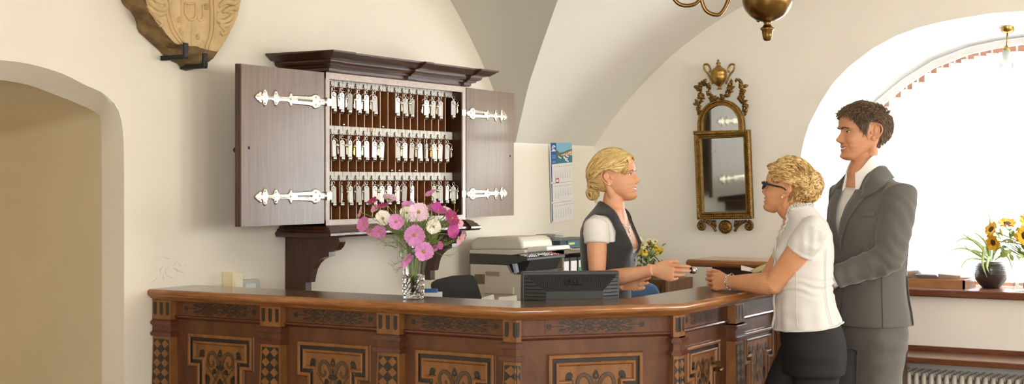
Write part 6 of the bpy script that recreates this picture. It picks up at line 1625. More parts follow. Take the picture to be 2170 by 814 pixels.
# ------------------------------------------------------------------------------------------------ receptionist
fR = Frame(1290, 6.1, math.radians(20)); hR = Head(); HMR = head_matrix(fR, 1303, 378, 6.1, math.radians(17), math.radians(9), 0, .985)
tR = Torso([(.78, -.02, .095, .105, .165), (.92, -.015, .10, .115, .172), (1.03, -.01, .085, .09, .135), (1.10, -.008, .085, .085, .122), (1.18, -.006, .10, .092, .130), (1.255, -.004, .105, .10, .138), (1.32, .0, .092, .10, .145), (1.365, .004, .07, .085, .152), (1.392, .010, .058, .068, .125), (1.415, .016, .05, .058, .080), (1.44, .024, .045, .052, .056), (1.48, .03, .045, .050, .05)], bust=.020, bz=1.262)
LR = fR.L; sR = A((-.012, -.142, 1.335)); sRl = A((-.012, .142, 1.335))
wR = LR(1384, 573, 5.80); tipR = LR(1452, 580, 5.73)
hold = ((.05, .14, .10), (.20, .28, .2), (.36, .45, .3), (.46, .6, .4))
armsR = [dict(s=sR, e=LR(1266, 596, 5.93), w=wR, ax=tipR-wR, ay=fR.D(UPW-FWD*.12+RGT*.05), az=fR.D(-FWD-UPW*.12), hs=.95, k=.92, curls=hold, spread=(.0, -.02, -.04, -.06), thumb=((.40, .12, .10), (.16, .16))),
         dict(s=sRl, e=A((-.02, .175, 1.095)), w=LR(1322, 604, 5.98), ax=LR(1362, 598, 5.94)-LR(1322, 604, 5.98), ay=fR.D(UPW-RGT*.1), az=fR.D(FWD*-.5+RGT*.7), hs=.9, k=.9, curls=((.2, .3, .2), (.25, .3, .2), (.3, .35, .2), (.35, .4, .2)), thumb=((.4, .3, .2), (.2, .2)))]
bR, HR, tipsR = person(fR, hR, HMR, tR, armsR, (.018, 0, 1.405), .047, sk_f, lip_f, 'blonde receptionist in a dark vest and white top handing over a key', .86)
blond = hairmat('golden_blonde_hair', '#E2C27E', '#A37A42'); brow_b = mat('blonde_brow', '#8C6436', rough=.8); brows(bR, HR, hR, brow_b, .0022)
hairline = lambda a: float(np.interp(a, [0, .3, .6, .85, 1.05, 1.25, 1.42, 1.5, 1.9, 2.02, 2.3, PI], [.190, .186, .168, .146, .130, .122, .130, .145, .143, .085, .055, .046]))
blondL = hairmat('pale_blonde_strands', '#F0D79C', '#D2AC66'); blondD = hairmat('dark_blonde_strands', '#B98C4C', '#8A6432'); TN = [blond, blondL, blondD]
m = MB()
cap(m, hR, HR, hairline, lambda th, f: .009*min(1, f*4+.15)+.005*math.exp(-((f-.5)/.35)**2), nt=160, nz_=40)
rh = random.Random(21); tone = lambda: rh.choice((0, 0, 0, 1, 1, 2))
bunc = A((-.104, 0, .070))
for k in range(1300):   # strands drawn back to the bun
    g = rh.choice((-1, 1)); th0 = rh.uniform(0, 1.45) if k % 2 else rh.uniform(1.3, 2.9); lo_ = max(hairline(th0)+.002, .146 if 1.3 < th0 < 2.02 else 0); z0 = lo_+rh.random()**(1.6 if th0 < 1.4 else .9)*(.2195-lo_); pts = []
    for t in np.linspace(0, 1, 7):
        th = th0+(2.98-th0)*t**.95; z = z0+(.080+.02*rh.random()-z0)*t**1.25+.012*math.sin(PI*t)*(1 if z0 < .18 else 0)
        if 1.35 < th < 2.02: z = max(z, .147)
        pts.append(hR.pt(g*th, min(z, .221), .0115+.006*math.sin(PI*min(1, t*1.2+.05))+.003*rh.random()))
    lock(m, HR, pts, rh.uniform(.0018, .0034), mi=tone(), sub=3, n=5)
for k in range(75):   # fringe swept across the temple on the near side
    u = k/74; st = -.02-.55*u+rh.uniform(-.03, .03); j = rh.uniform(-.004, .004)
    p0 = hR.pt(.12-.25*u, .214-.004*u, .012); e1 = hR.pt(st-.18, .196-.012*u+j, .019); e2 = hR.pt(-.55-.20*u, .168-.010*u+j, .016); e3 = hR.pt(-.74-.20*u, .140-.004*u+j, .010); e4 = hR.pt(-.80-.30*u, .114+.012*u+j*2, .004)
    lock(m, HR, [p0, e1, e2, e3, e4], rh.uniform(.0016, .0028), mi=tone(), sub=4, n=5)
for k in range(60):
    u = k/59; j = rh.uniform(-.004, .004)
    lock(m, HR, [hR.pt(.05+.25*u, .215, .012), hR.pt(.40+.2*u, .199+j, .015), hR.pt(.70+.2*u, .174+j, .012), hR.pt(.95+.15*u, .142+j, .007)], rh.uniform(.0016, .0028), mi=tone(), sub=4, n=5)
for k in range(420):
    th = rh.uniform(-1.15, 1.15); z = hairline(abs(th))+rh.random()*.022; over(m, HR, hR, hR.pt(th, min(z, .221), .006), A((-.100, rh.gauss(0, .016), .085)), .014+.003*rh.random(), rh.uniform(.0018, .0034), mi=tone())
for cz, R_b, off_ in ((.088, .026, -.100), (.056, .029, -.108)):
    bc2 = A((off_, 0, cz)); m.sphere(HR(*bc2), R_b*.85, 20, sc=(.95, 1, 1), mi=2)
    for k in range(130):
        v = unit(A((rh.gauss(0, 1), rh.gauss(0, 1), rh.gauss(0, 1)))); tg_ = unit(np.cross(A((.25, 1, .2)), v)+A((rh.gauss(0, .25), rh.gauss(0, .25), rh.gauss(0, .25)))); tg_ = unit(tg_-v*np.dot(v, tg_)); pts = []
        for q in range(7): t = (q/6-.5)*1.9; pts.append(bc2+unit(v+tg_*t)*R_b*rh.uniform(.97, 1.05)*A((.95, 1, 1.02)))
        lock(m, HR, pts, rh.uniform(.0018, .0032), mi=tone(), sub=3, n=5, flat=.6)
for k in range(5): lock(m, HR, [bunc+A((.006, .01*k-.02, -.03)), bunc+A((.002, .012*k-.02, -.048)), bunc+A((.010, .012*k-.02, -.062))], .0008)
m.build('hair', TN, bR, local=True)
pearl = mat('pearl', '#F0E6DC', rough=.15, coat=.8)
for g in (-1, 1):
    m = MB(); w_ = float(hR.w(.1)); m.sphere(HR(-.012, g*(w_+.008), .080), .0042, 12); m.sphere(HR(-.012, g*(w_+.006), .0885), .003, 10); m.build('earring', [pearl], bR, local=True)
vestm = mat('charcoal_vest', '#2C2927', rough=.8, bump=.12, bscale=500, sheen=.3, var=.15, vscale=30); whitec = mat('white_cotton', '#E2DDD5', rough=.8, bump=.08, bscale=300)
# white short sleeved top
mb = MB(); tR.solid(mb, .93, 1.43, .004)
for S, E in ((sR, armsR[0]['e']), (sRl, armsR[1]['e'])):
    d = E-S; mb.tube([S-d*.06+A((0, -np.sign(S[1])*.045, .018)), S+A((0, 0, .002)), S+d*.12, S+d*.22, S+d*.285, S+d*.30], [.040, .056, .057, .055, .0535, .049], 20, up=(0, 1, 0))
me, co = remesh(mb, .0045, 4); co = wrinkle(me, co, .003, lambda p: nz3(p, (16, 16, 30)))
cc_ = centers(me, co); vcut = (cc_[:, 2] > np.maximum(1.242, 1.455-.025-1.5*(cc_[:, 0]+.045)+1.6*np.maximum(0, np.abs(cc_[:, 1])-.035)))
finish(me, co, 'blouse', [whitec], bR, kill=vcut)
# dark vest
def shell(tor, z0, z1, off, th, nt, nzz, keep, name, mats, parent, fn=None, solid=.004):
    m = MB(); vs = []; idx = {}
    zs = np.linspace(z0, z1, nzz+1); ths = [2*PI*i/nt for i in range(nt)]
    for z in zs:
        for t in ths:
            p = tor.pt(t, z, off)
            if fn is not None: p = p+fn(t, z, p)
            vs.append(p)
    fs = []
    for j in range(nzz):
        for i in range(nt):
            i2 = (i+1) % nt; q = [j*nt+i, j*nt+i2, (j+1)*nt+i2, (j+1)*nt+i]
            if keep(sum(vs[k] for k in q)/4): fs.append(q)
    m.add(vs, fs, 0, True); o = m.build(name, mats, parent, local=True)
    bm = bmesh.new(); bm.from_mesh(o.data); bmesh.ops.delete(bm, geom=[v for v in bm.verts if not v.link_faces], context='VERTS')
    for _ in range(14):
        bv = [v for v in bm.verts if any(len(e.link_faces) == 1 for e in v.link_edges)]
        new = {}
        for v in bv:
            nb_ = [e.other_vert(v).co for e in v.link_edges if len(e.link_faces) == 1]
            if len(nb_) == 2: new[v] = v.co*.5+(nb_[0]+nb_[1])*.25
        for v, c in new.items(): v.co = c
    bm.to_mesh(o.data); bm.free()
    s_ = o.modifiers.new('s', 'SOLIDIFY'); s_.thickness = solid; s_.offset = 1
    return o
neckl = lambda p: 1.455-1.5*(p[0]+.045)+1.6*max(0, abs(p[1])-.035)
vk = lambda p: p[2] < neckl(p) and not (p[2] > 1.275 and abs(p[1]) > .127+.012*min(1, max(0, (p[2]-1.32)/.05)))
shell(tR, .90, 1.456, .010, 0, 200, 200, vk, 'vest', [vestm], bR, fn=lambda t, z, p: unit(A((p[0], p[1], 0)))*(.003*nz3(p, (10, 10, 26))))
m = MB()
for k in range(5): m.lathe([(.0001, .003), (.005, .003), (.006, 0)], tR.pt(.02, 1.195-.055*k, .016), 12, M=Matrix.Rotation(PI/2, 4, 'Y'))
vb_ = [c for c in bR.children if c.name.startswith('vest')][0]; m.build('button', [MATS['dark_iron']], vb_, local=True)
m = MB(); nk = []
for a in np.linspace(-1, 1, 31):
    z = 1.335+.085*abs(a)**1.3; nk.append(tR.pt(a*1.5, z, .0035))
m.tube(nk, .0012, 6); q = nk[15]; m.lathe([(.007, -.001), (.009, .0), (.007, .001)], q+A((.003, 0, -.014)), 14, M=Matrix.Rotation(PI/2, 4, 'Y')); m.sphere(q+A((.003, 0, -.003)), .003, 8); m.tube([q+A((.003, 0, -.022)), q+A((.004, 0, -.04))], .0018, 6); m.build('necklace', [chrome], bR, local=True)
trm = mat('black_trousers', '#1E1C1B', rough=.85, bump=.1, bscale=400)
legs('trousers', fR, bR, None, [([A((-.015, g*.085, .86)), A((.01, g*.088, .50)), A((-.01, g*.09, .08))], [.088, .068, .055]) for g in (-1, 1)], [trm], tR, .99, .82, .012)
shoes(bR, [(A((.04, g*.09, 0)), A((1, g*.12, 0))) for g in (-1, 1)], mat('black_shoe_leather', '#171514', rough=.35))
# key held out
kq = A(tipsR[0][0])*.5+A(tipsR[0][4])*.5
wq = lambda v: fR.o+fR.f*v[0]+fR.l*v[1]+A((0, 0, v[2]))
kw = P(1469, 573, 5.79); kd = unit(RGT-UPW*.03+FWD*.1); key = thing('hotel_key', 'hotel key with white tag and chrome ball passed between receptionist and guest', 'key', kw)
m = MB(); s_ = unit(FWD*.93+UPW*.30); s_ = unit(s_-kd*np.dot(s_, kd)); n_k = np.cross(kd, s_)
m.prism([(-.045, -.009), (.045, -.009), (.045, .009), (-.045, .009)], lambda a, b, d: kw-kd*.05+kd*a+s_*b+n_k*d, -.0025, .0025); m.build('tag', [tagm], key)
M_ = Matrix(np.array([s_, np.cross(kd, s_), kd]).T.tolist())
m = MB(); m.lathe([(.004, -.016), (.011, -.013), (.013, -.009), (.013, -.006)], kw, 20, M=M_); m.build('band', [MATS['dark_iron']], key)
m = MB(); m.lathe([(.013, -.006), (.0155, -.001), (.0150, .006), (.010, .012), (.0001, .0145)], kw, 20, M=M_); m.build('weight', [chrome], key)
# ------------------------------------------------------------------------------------------------ standing woman guest
fC = Frame(1715, 5.75, math.radians(176)+0); fC = Frame(1715, 5.75, PI+math.radians(5)); hC = Head(); HMC = head_matrix(fC, 1668, 404, 5.80, PI+math.radians(28), math.radians(12), 0, .965)
tC = Torso([(.68, -.012, .105, .115, .175), (.85, -.012, .115, .13, .185), (.93, -.006, .118, .122, .178), (1.02, .010, .112, .103, .152), (1.10, .012, .10, .088, .138), (1.18, .010, .105, .090, .130), (1.25, .010, .105, .092, .130), (1.315, .014, .085, .090, .140), (1.358, .020, .06, .078, .152), (1.385, .028, .052, .064, .125), (1.412, .040, .045, .055, .08), (1.44, .055, .044, .048, .054), (1.475, .068, .044, .046, .05)], bust=.024, bz=1.235)
LC = fC.L; sC = A((.010, .168, 1.325)); sCr = A((.018, -.150, 1.335))
eC = LC(1641, 602, 5.69); wC = LC(1546, 598, 5.90); kC = LC(1480, 594, 6.02)
fist = ((1.15, 1.45, .8), (1.2, 1.5, .8), (1.25, 1.5, .8), (1.3, 1.5, .8))
armsC = [dict(s=sC, e=eC, w=wC, ax=kC-wC, ay=fC.D(UPW+FWD*.25), az=fC.D(-FWD+UPW*.15), hs=.95, k=1.08, curls=((.75, 1.2, .6), (.85, 1.3, .7), (.95, 1.3, .7), (1.0, 1.3, .7)), thumb=((.35, .35, .25), (.35, .4))),
         dict(s=sCr, e=A((.16, -.19, 1.105)), w=LC(1543, 596, 6.10), ax=LC(1488, 590, 6.07)-LC(1543, 596, 6.10), ay=fC.D(UPW-FWD*.1), az=fC.D(FWD+UPW*.2), hs=.93, k=.95, curls=fist, thumb=((.5, .2, .2), (.2, .3)))]
bC, HC_, tipsC = person(fC, hC, HMC, tC, armsC, (.044, 0, 1.395), .049, sk_c, lip_f, 'woman guest with curly blonde bun, glasses and white blouse leaning on counter', .80)
brows(bC, HC_, hC, brow_b, .002)
curlm = hairmat('curly_blonde_hair', '#DCB878', '#8A6536')
hl2 = lambda a: float(np.interp(a, [0, .3, .6, .9, 1.15, 1.35, 1.48, 1.9, 2.02, 2.3, PI], [.198, .194, .182, .156, .132, .128, .145, .143, .082, .052, .042]))
curlL = hairmat('pale_curl_strands', '#EBD19A', '#C9A468'); curlD = hairmat('dark_curl_strands', '#A47C45', '#75522A'); TC = [curlm, curlL, curlD]
m = MB(); cap(m, hC, HC_, hl2, lambda th, f: .008*min(1, f*3+.15)+.003*f, nt=120, nz_=40, groove=lambda th, z, f: .002*mnoise.noise(Vector((th*9, z*70, 1))), mi=2)
bun2 = A((-.094, 0, .142)); m.sphere(HC_(*bun2), .052, 20, sc=(.9, 1, 1.15), mi=2)
rc_ = random.Random(5); tonec = lambda: rc_.choice((0, 0, 0, 1, 2, 2))
def curl(base, d, L, r, amp, turns, side=None):
    d = unit(d); e1 = unit(np.cross(d, side if side is not None else A((.3, .5, .8)))); e2 = np.cross(d, e1); n = int(6*turns)+5; ph = rc_.uniform(0, 6.28); pts = []
    for q in range(n):
        t = q/(n-1); a = ph+turns*2*PI*t; pts.append(base+d*L*t+(e1*math.cos(a)+e2*math.sin(a)*.6)*amp*min(1, 3*t+.2))
    lock(m, HC_, pts, r, n=5, flat=.7, sub=2, mi=tonec())
for k in range(900):
    th0 = rc_.uniform(.0, 1.45) if k % 5 < 3 else rc_.uniform(.2, 2.8); g = rc_.choice((-1, 1)); lo_ = max(hl2(th0)+.001, .147 if 1.35 < th0 < 2.02 else 0); z0 = lo_+rc_.random()**(1.3 if th0 < 1.4 else .8)*(.2195-lo_) if k % 5 < 4 else rc_.uniform(max(.19, lo_), .2222); t0 = rc_.random()*.75; pts = []; ph = rc_.uniform(0, 6.28); fr_ = rc_.uniform(14, 24); am = rc_.uniform(.0025, .006)
    for t in np.linspace(t0*.7, min(1, t0*.7+rc_.uniform(.40, .75)), 13):
        th = th0+(2.9-th0)*t; z = z0+(.135-z0)*t**1.4
        if 1.35 < th < 2.02: z = max(z, .146)
        z += am*math.sin(fr_*t+ph); pts.append(hC.pt(g*th, min(max(z, .045), .2222), .0125+.012*min(1, max(0, (z-.165)/.04))+.009*rc_.random()+am*.8*math.cos(fr_*t+ph)))
    lock(m, HC_, pts, rc_.uniform(.0022, .0040), n=5, flat=.7, sub=3, mi=tonec())
for k in range(520):
    th = rc_.uniform(-1.3, 1.3); z = hl2(abs(th))+rc_.random()*.02; over(m, HC_, hC, hC.pt(th, min(z, .2215), .006), A((-.085, rc_.gauss(0, .03), .150)), .019+.007*rc_.random(), rc_.uniform(.0022, .0040), wob=rc_.uniform(.002, .0065), fr=rc_.uniform(14, 26), ph=rc_.uniform(0, 6.28), mi=tonec(), n=16, t1=rc_.uniform(.7, 1))
for k in range(160):   # nape
    th = rc_.uniform(2.05, PI)*rc_.choice((-1, 1)); z = rc_.uniform(.05, .10); b_ = hC.pt(th, z, .012); curl(b_, A((-.01, 0, .06)), rc_.uniform(.03, .06), .0028, .004, 1.2)
for k in range(330):
    v = unit(A((rc_.gauss(-.35, .8), rc_.gauss(0, 1), rc_.gauss(0, 1)))); b_ = bun2+v*A((.045, .054, .061)); tg_ = unit(np.cross(v, A((rc_.gauss(0, 1), rc_.gauss(0, 1), rc_.gauss(0, 1)))))
    
    pts = []; ph = rc_.uniform(0, 6.28); sp_ = np.cross(v, tg_)
    for q in range(9):
        t = (q/8-.5)*1.7; v2 = unit(v+tg_*t+sp_*.16*math.sin(q*.9+ph)); pts.append(bun2+v2*A((.050, .058, .066))*(1+.06*math.sin(q*1.2+ph*2)))
    lock(m, HC_, pts, rc_.uniform(.0024, .0044), n=5, flat=.65, sub=3, mi=tonec())
for k in range(40):
    v = unit(A((rc_.gauss(-.5, .8), rc_.gauss(0, 1), rc_.gauss(.3, 1)))); curl(bun2+v*.055, v+A((0, 0, -.3)), .03, .0007, .006, 1.5)
for k in range(30):
    th = rc_.uniform(.1, 2.5)*rc_.choice((-1, 1)); b_ = hC.pt(th, rc_.uniform(max(.15, hl2(abs(th))), .216), .018); n_ = unit(b_-A((-.01, 0, .11))); curl(b_, n_*.5+A((-.5, 0, .2)), .03, .0007, .005, 1.3)
m.build('hair', TC, bC, local=True)
m = MB(); w_ = float(hC.w(.1)); m.sphere(HC_(-.008, w_+.009, .079), .0042, 12); m.build('earring', [pearl], bC, local=True)
gl = mat('black_glasses_frame', '#171412', rough=.25, coat=.4); lens = thin_glass('spectacle_lens', refl=.10)
m = MB()
for g in (-1, 1):
    fc_ = lambda t: A((.098-.010*(abs(g*.033+.024*math.cos(t))/.06)**2*1.2, g*.033+.0245*np.sign(math.cos(t))*abs(math.cos(t))**.7, .109+.0155*np.sign(math.sin(t))*abs(math.sin(t))**.7))
    ring_ = [HC_(*fc_(t)) for t in np.linspace(0, 2*PI, 33)]; m.tube(ring_, .0034, 6, cap=False)
    m.rings([[HC_(x, g*(y+a*.0016), z+b*h) for a, b in ((-1, -1), (1, -1), (1, 1), (-1, 1))] for x, y, z, h in ((.098, .056, .119, .0055), (.091, .066, .119, .0055), (.075, .0745, .119, .0048), (.03, .0775, .119, .0036), (.0, .0785, .119, .003), (-.02, .078, .112, .002))], 0, smooth=False)
m.tube([HC_(.099, -.010, .112), HC_(.101, 0, .114), HC_(.099, .010, .112)], .002, 6); go = m.build('glasses', [gl], bC, local=True)
m = MB()
for g in (-1, 1): m.poly([HC_(.098-.010*(abs(g*.033+.024*math.cos(t))/.06)**2*1.2, g*.033+.0235*np.sign(math.cos(t))*abs(math.cos(t))**.7, .109+.0145*np.sign(math.sin(t))*abs(math.sin(t))**.7) for t in np.linspace(0, 2*PI, 28)[:-1]])
m.build('lens', [lens], go, local=True)
blm = mat('white_blouse_cloth', '#D4D0C9', rough=.75, bump=.06, bscale=260, sheen=.2)
mb = MB()
flare = Torso([(.885, -.004, .150, .150, .200), (.93, .0, .138, .140, .192), (1.02, .010, .126, .118, .166), (1.10, .012, .116, .102, .152), (1.18, .010, .121, .104, .142), (1.25, .010, .121, .106, .143), (1.315, .014, .10, .104, .153), (1.358, .020, .075, .092, .162), (1.385, .028, .064, .078, .134), (1.412, .040, .058, .068, .088), (1.44, .055, .056, .060, .064), (1.46, .062, .056, .060, .062)], bust=.022, bz=1.235)
flare.solid(mb, .893, 1.445, 0, nt=72, nz_=60)
for S, E in ((sC, eC), (sCr, armsC[1]['e'])):
    d = E-S; mb.tube([S-d*.08+A((0, -np.sign(S[1])*.05, .022)), S+A((0, 0, .004)), S+d*.12, S+d*.22, S+d*.29, S+d*.31], [.044, .061, .062, .061, .058, .053], 22, up=(0, 1, 0)); 
    dn_ = unit(d); mb.tube([S+d*.285, S+d*.335], [.0605, .059], 22, up=(0, 1, 0))
me, co = remesh(mb, .0042, 3)
def cfold(p):
    w = math.exp(-((p[2]-1.115)/.035)**2); g = .9*w*math.sin(p[2]*230+5*nz3(p, (8, 8, 8)))+(.55 if p[2] < 1.1 else .25)*math.sin(math.atan2(p[1], p[0])*14+p[2]*9)*min(1, max(0, (1.1-p[2])/.1))
    q = math.exp(-((p[2]-1.30)/.05)**2)*max(0, abs(p[1])-.11)*9
    return g+.9*nz3(p, (14, 14, 30))+q*math.sin(p[0]*170)*.5
co = wrinkle(me, co, .0042, cfold)
cc_ = centers(me, co); cut = (cc_[:, 0] > .06) & (np.abs(cc_[:, 1]) < (cc_[:, 2]-1.30)*.50) | (cc_[:, 2] > 1.437) | (cc_[:, 2] < .948-.12*cc_[:, 0])
bl_o = finish(me, co, 'blouse', [blm], bC, kill=cut)
m = MB()   # frilled collar, placket, hem
for z, o_, r in ((1.432, .006, .006), (1.44, .010, .005)):
    ring_ = [flare.pt(t, z-.05*max(0, math.cos(t))**2+.004*math.sin(t*40), o_+.004*math.sin(t*34)-.004) for t in np.linspace(.42, 2*PI-.42, 120)]; m.tube(ring_, r*.35, 6)
for g in (-1, 1): m.tube([flare.pt(g*t, z, .004+.003*math.sin(z*300)) for t, z in zip(np.linspace(.42, .06, 30), np.linspace(1.40, 1.31, 30))], .005, 6)
m.build('frilled_collar', [blm], bl_o, local=True)
m = MB(); m.tube([flare.pt(t, .950-.016*math.cos(t)+.002*math.sin(t*3), .002+.003*math.sin(t*9)) for t in np.linspace(.05, 2*PI-.05, 120)], .0035, 6)
m.tube([flare.pt(.02, z, .005+.004*math.sin(z*55)) for z in np.linspace(.94, 1.28, 40)], [.005]*40, 6); m.tube([flare.pt(1.15, z, .005) for z in np.linspace(.955, 1.22, 40)], .0016, 5); m.tube([flare.pt(2.1, z, .005) for z in np.linspace(.965, 1.26, 40)], .0016, 5)
m.build('hem', [blm], bl_o, local=True)
hipz = .80
legs('trousers', fC, bC, None, [([A((-.02, .075, .84)), A((-.015, .095, .52)), A((-.05, .09, .09))], [.096, .078, .068]), ([A((0.01, -.08, .84)), A((.13, -.085, .55)), A((.19, -.09, .09))], [.096, .085, .07])], [mat('black_pinstripe', '#1C1A19', rough=.8, bump=.15, bscale=300, var=.3, vscale=60, stretch=(8, 8, .3))], tC, .99, .76, .006)
shoes(bC, [(A((-.01, .09, 0)), A((1, .1, 0))), (A((.23, -.09, 0)), A((1, -.1, 0)))], MATS['black_shoe_leather'])
# bracelet and ring
m = MB(); bx_ = wC+(eC-wC)*.04; dv_ = unit(eC-wC); e1 = unit(np.cross(dv_, A((0, 0, 1)))); e2 = np.cross(dv_, e1)
for k in range(14):
    a = 2*PI*k/14; c0 = bx_+dv_*(.004*math.sin(a))+(e1*math.cos(a)+e2*math.sin(a))*.0315; tt = -e1*math.sin(a)+e2*math.cos(a); ss = dv_ if k % 2 else (e1*math.cos(a)+e2*math.sin(a))
    m.tube([c0+tt*.0085*math.cos(q)+ss*.0050*math.sin(q) for q in np.linspace(0, 2*PI, 11)], .0014, 5, cap=False)
m.build('bracelet', [chrome], bC, local=True)
# newspaper tucked under her far arm
np_ = thing('newspaper', 'folded newspaper held under the woman guest\'s far arm above the counter', 'newspaper', P(1600, 572, 6.10))
m = MB(); print_p = mat('newsprint', '#C9C08A', rough=.8, var=.35, vscale=70, stretch=(1, 1, 6))
q0 = [P(1571, 563, 6.14), P(1603, 571, 6.06), P(1600, 577, 6.06), P(1571, 573, 6.12)]; q1 = [P(1590, 574, 6.02), P(1648, 548, 6.05), P(1652, 566, 6.05), P(1596, 579, 6.02)]
for q, mi in ((q0, 1), (q1, 0)):
    m.add(q+[v+FWD*.008+A((0, 0, .001)) for v in q], [[0, 1, 2, 3], [7, 6, 5, 4]]+[[k, (k+1) % 4, 4+(k+1) % 4, 4+k] for k in range(4)], mi)
m.build('pages', [print_p, MATS['white_paper']], np_)
# ------------------------------------------------------------------------------------------------ man in grey suit
fM = Frame(1842, 6.08, PI-math.radians(22)+math.radians(44)); 
fM = Frame(1842, 6.08, PI-math.radians(20)); hM = Head(True); HMM = head_matrix(fM, 1830, 283, 6.07, PI-math.radians(10), math.radians(0), 0, 1.09)
tM = Torso([(.72, 0, .10, .11, .17), (.90, 0, .108, .115, .172), (1.02, 0, .102, .10, .158), (1.12, 0, .108, .10, .162), (1.25, .004, .118, .108, .178), (1.36, .008, .122, .114, .188), (1.43, .008, .105, .114, .196), (1.475, .006, .082, .10, .198), (1.508, .006, .070, .086, .165), (1.54, .012, .06, .074, .105), (1.57, .020, .056, .064, .07), (1.60, .028, .055, .058, .06), (1.66, .032, .055, .058, .058)], p=2.4)
LM = fM.L; sM = A((-.012, .192, 1.462)); sMr = A((-.012, -.192, 1.462)); eM = LM(1886, 548, 5.84); wM = LM(1768, 588, 5.92)
armsM = [dict(s=sM, e=eM, w=wM, ax=fM.D(-RGT*.8+FWD*.45), ay=fM.D(UPW-RGT*.1), az=fM.D(-FWD-RGT*.4), hs=1.03, k=1.08, curls=((.45, .6, .4),)*4, thumb=((.5, .3, .2), (.2, .3))),
         dict(s=sMr, e=A((-.03, -.24, 1.195)), w=A((.205, -.075, 1.12)), ax=A((.35, .9, 0)), ay=A((.2, 0, 1)), az=A((.9, -.3, 0)), hs=1.03, k=1.08, curls=((.4, .5, .3),)*4, thumb=((.5, .3, .2), (.2, .3)))]
bM, HM_, tipsM = person(fM, hM, HMM, tM, armsM, (.036, 0, 1.565), .052, sk_m, lip_m, 'tall man in a grey suit and open white shirt standing behind the woman guest', .84)
brownh = hairmat('short_brown_hair', '#735A40', '#523E2B', rough=.6); brow_m = mat('brown_brow', '#3E2C1E', rough=.8); brows(bM, HM_, hM, brow_m, .0036)
hl3 = lambda a: float(np.interp(a, [0, .35, .62, .78, .95, 1.12, 1.25, 1.38, 1.46, 1.52, 1.9, 2.0, 2.4, PI], [.178, .176, .172, .160, .144, .124, .100, .096, .118, .146, .145, .085, .050, .038]))
brownL = hairmat('light_brown_strands', '#937858', '#6D553B', rough=.6); brownD = hairmat('dark_brown_strands', '#564230', '#3E2E20', rough=.6); TB = [brownh, brownL, brownD]
m = MB(); cap(m, hM, HM_, hl3, lambda th, f: (.004+.009*f)*min(1, f*5+.25)+.003*(math.cos(th) > .5), nt=120, nz_=40, mi=2)
rm = random.Random(8)
for k in range(2600):
    th = rm.uniform(0, PI)*rm.choice((-1, 1)); z0 = hl3(abs(th)); f_ = rm.random()**.75; z = z0+(.2205-z0)*f_; o_ = .004+.010*f_
    b_ = hM.pt(th, z, o_); n_ = unit(A((b_[0]+.01, b_[1], (b_[2]-.12)*1.1))); top = z > .180
    if top: d = A((.55+rm.gauss(0, .3), np.sign(th)*.25+rm.gauss(0, .4), -.1+rm.gauss(0, .2)))
    elif abs(th) < .85: d = A((.5, np.sign(th)*.35+rm.gauss(0, .25), -.5))
    else: d = A((-.35+rm.gauss(0, .22), rm.gauss(0, .15), -1))
    d = unit(d); d = unit(d-n_*np.dot(d, n_)+n_*(.30 if top else .14)); L = rm.uniform(.018, .030)*(1 if top else .8)
    lock(m, HM_, [b_-n_*.002, b_+d*L*.5+n_*.0015, b_+d*L-n_*.001], .0013, n=4, flat=.7, sub=2, mi=rm.choice((0, 0, 1, 2)))
m.build('hair', TB, bM, local=True)
shm = mat('white_shirt_cloth', '#E9E5DE', rough=.7, bump=.05, bscale=250); suit = mat('grey_suit_cloth', '#5C5851', rough=.85, bump=.14, bscale=420, sheen=.25, var=.10, vscale=60, stretch=(10, 10, .6))
m = MB(); vs_ = shell(tM, .90, 1.575, .006, 0, 96, 90, lambda p: not (p[0] > .03 and abs(p[1]) < max(0, (p[2]-1.50)*.55)), 'shirt', [shm], bM, solid=.003)
# shirt collar: stand and two leaves
m = MB(); cl_ = []
for t in np.linspace(.30, 2*PI-.30, 60):
    fcv = max(0, math.cos(t)); zc_ = 1.578+.034*(1-fcv)**1.0-.045*fcv**2; b0_ = tM.pt(t, 1.555, .004); u_ = unit(A((b0_[0]-.02, b0_[1], 0)))
    base_ = A((.020, 0, 0))+u_*(.062+.004*0); base_ = A((base_[0]+(.012 if fcv > .5 else 0), base_[1], zc_-.026+.004))
    topp = A((.026, 0, 0))+u_*.0635; topp = A((topp[0]+.010*fcv, topp[1], zc_+.026)); fall = A((.018, 0, 0))+u_*(.083+.016*fcv); fall = A((fall[0], fall[1], zc_-.024-.030*fcv**3))
    cl_.append([base_, topp, topp+u_*.004, fall, fall-u_*.003])
m.rings(cl_, 0, cap=True, closed=True, smooth=False); m.build('shirt_collar', [shm], vs_, local=True)
# jacket
mb = MB()
jt = Torso([(.895, 0, .150, .150, .200), (.98, 0, .142, .140, .192), (1.06, 0, .132, .124, .180), (1.14, 0, .130, .120, .178), (1.25, .004, .138, .130, .194), (1.36, .008, .142, .136, .206), (1.43, .008, .124, .136, .214), (1.475, .006, .098, .122, .214), (1.508, .006, .086, .106, .178), (1.54, .012, .076, .092, .118), (1.565, .018, .074, .082, .085), (1.595, .024, .073, .076, .078)], p=2.4)
jt.solid(mb, .922, 1.592, 0, nt=72, nz_=64)
for S, E, W_ in ((sM, eM, wM), (sMr, armsM[1]['e'], armsM[1]['w'])):
    mb.tube([S+A((0, -np.sign(S[1])*.05, .02)), S+A((0, 0, .008)), S+(E-S)*.2, S+(E-S)*.55, S+(E-S)*.9, E, E+(W_-E)*.1, E+(W_-E)*.45, E+(W_-E)*.8, E+(W_-E)*.97], [.050, .078, .079, .072, .066, .064, .064, .058, .051, .048], 24, up=(0, 1, 0))
me, co = remesh(mb, .0048, 4)
def seg_d(p, a, b): t = np.clip(np.dot(p-a, b-a)/np.dot(b-a, b-a), 0, 1); return np.linalg.norm(p-a-(b-a)*t), t
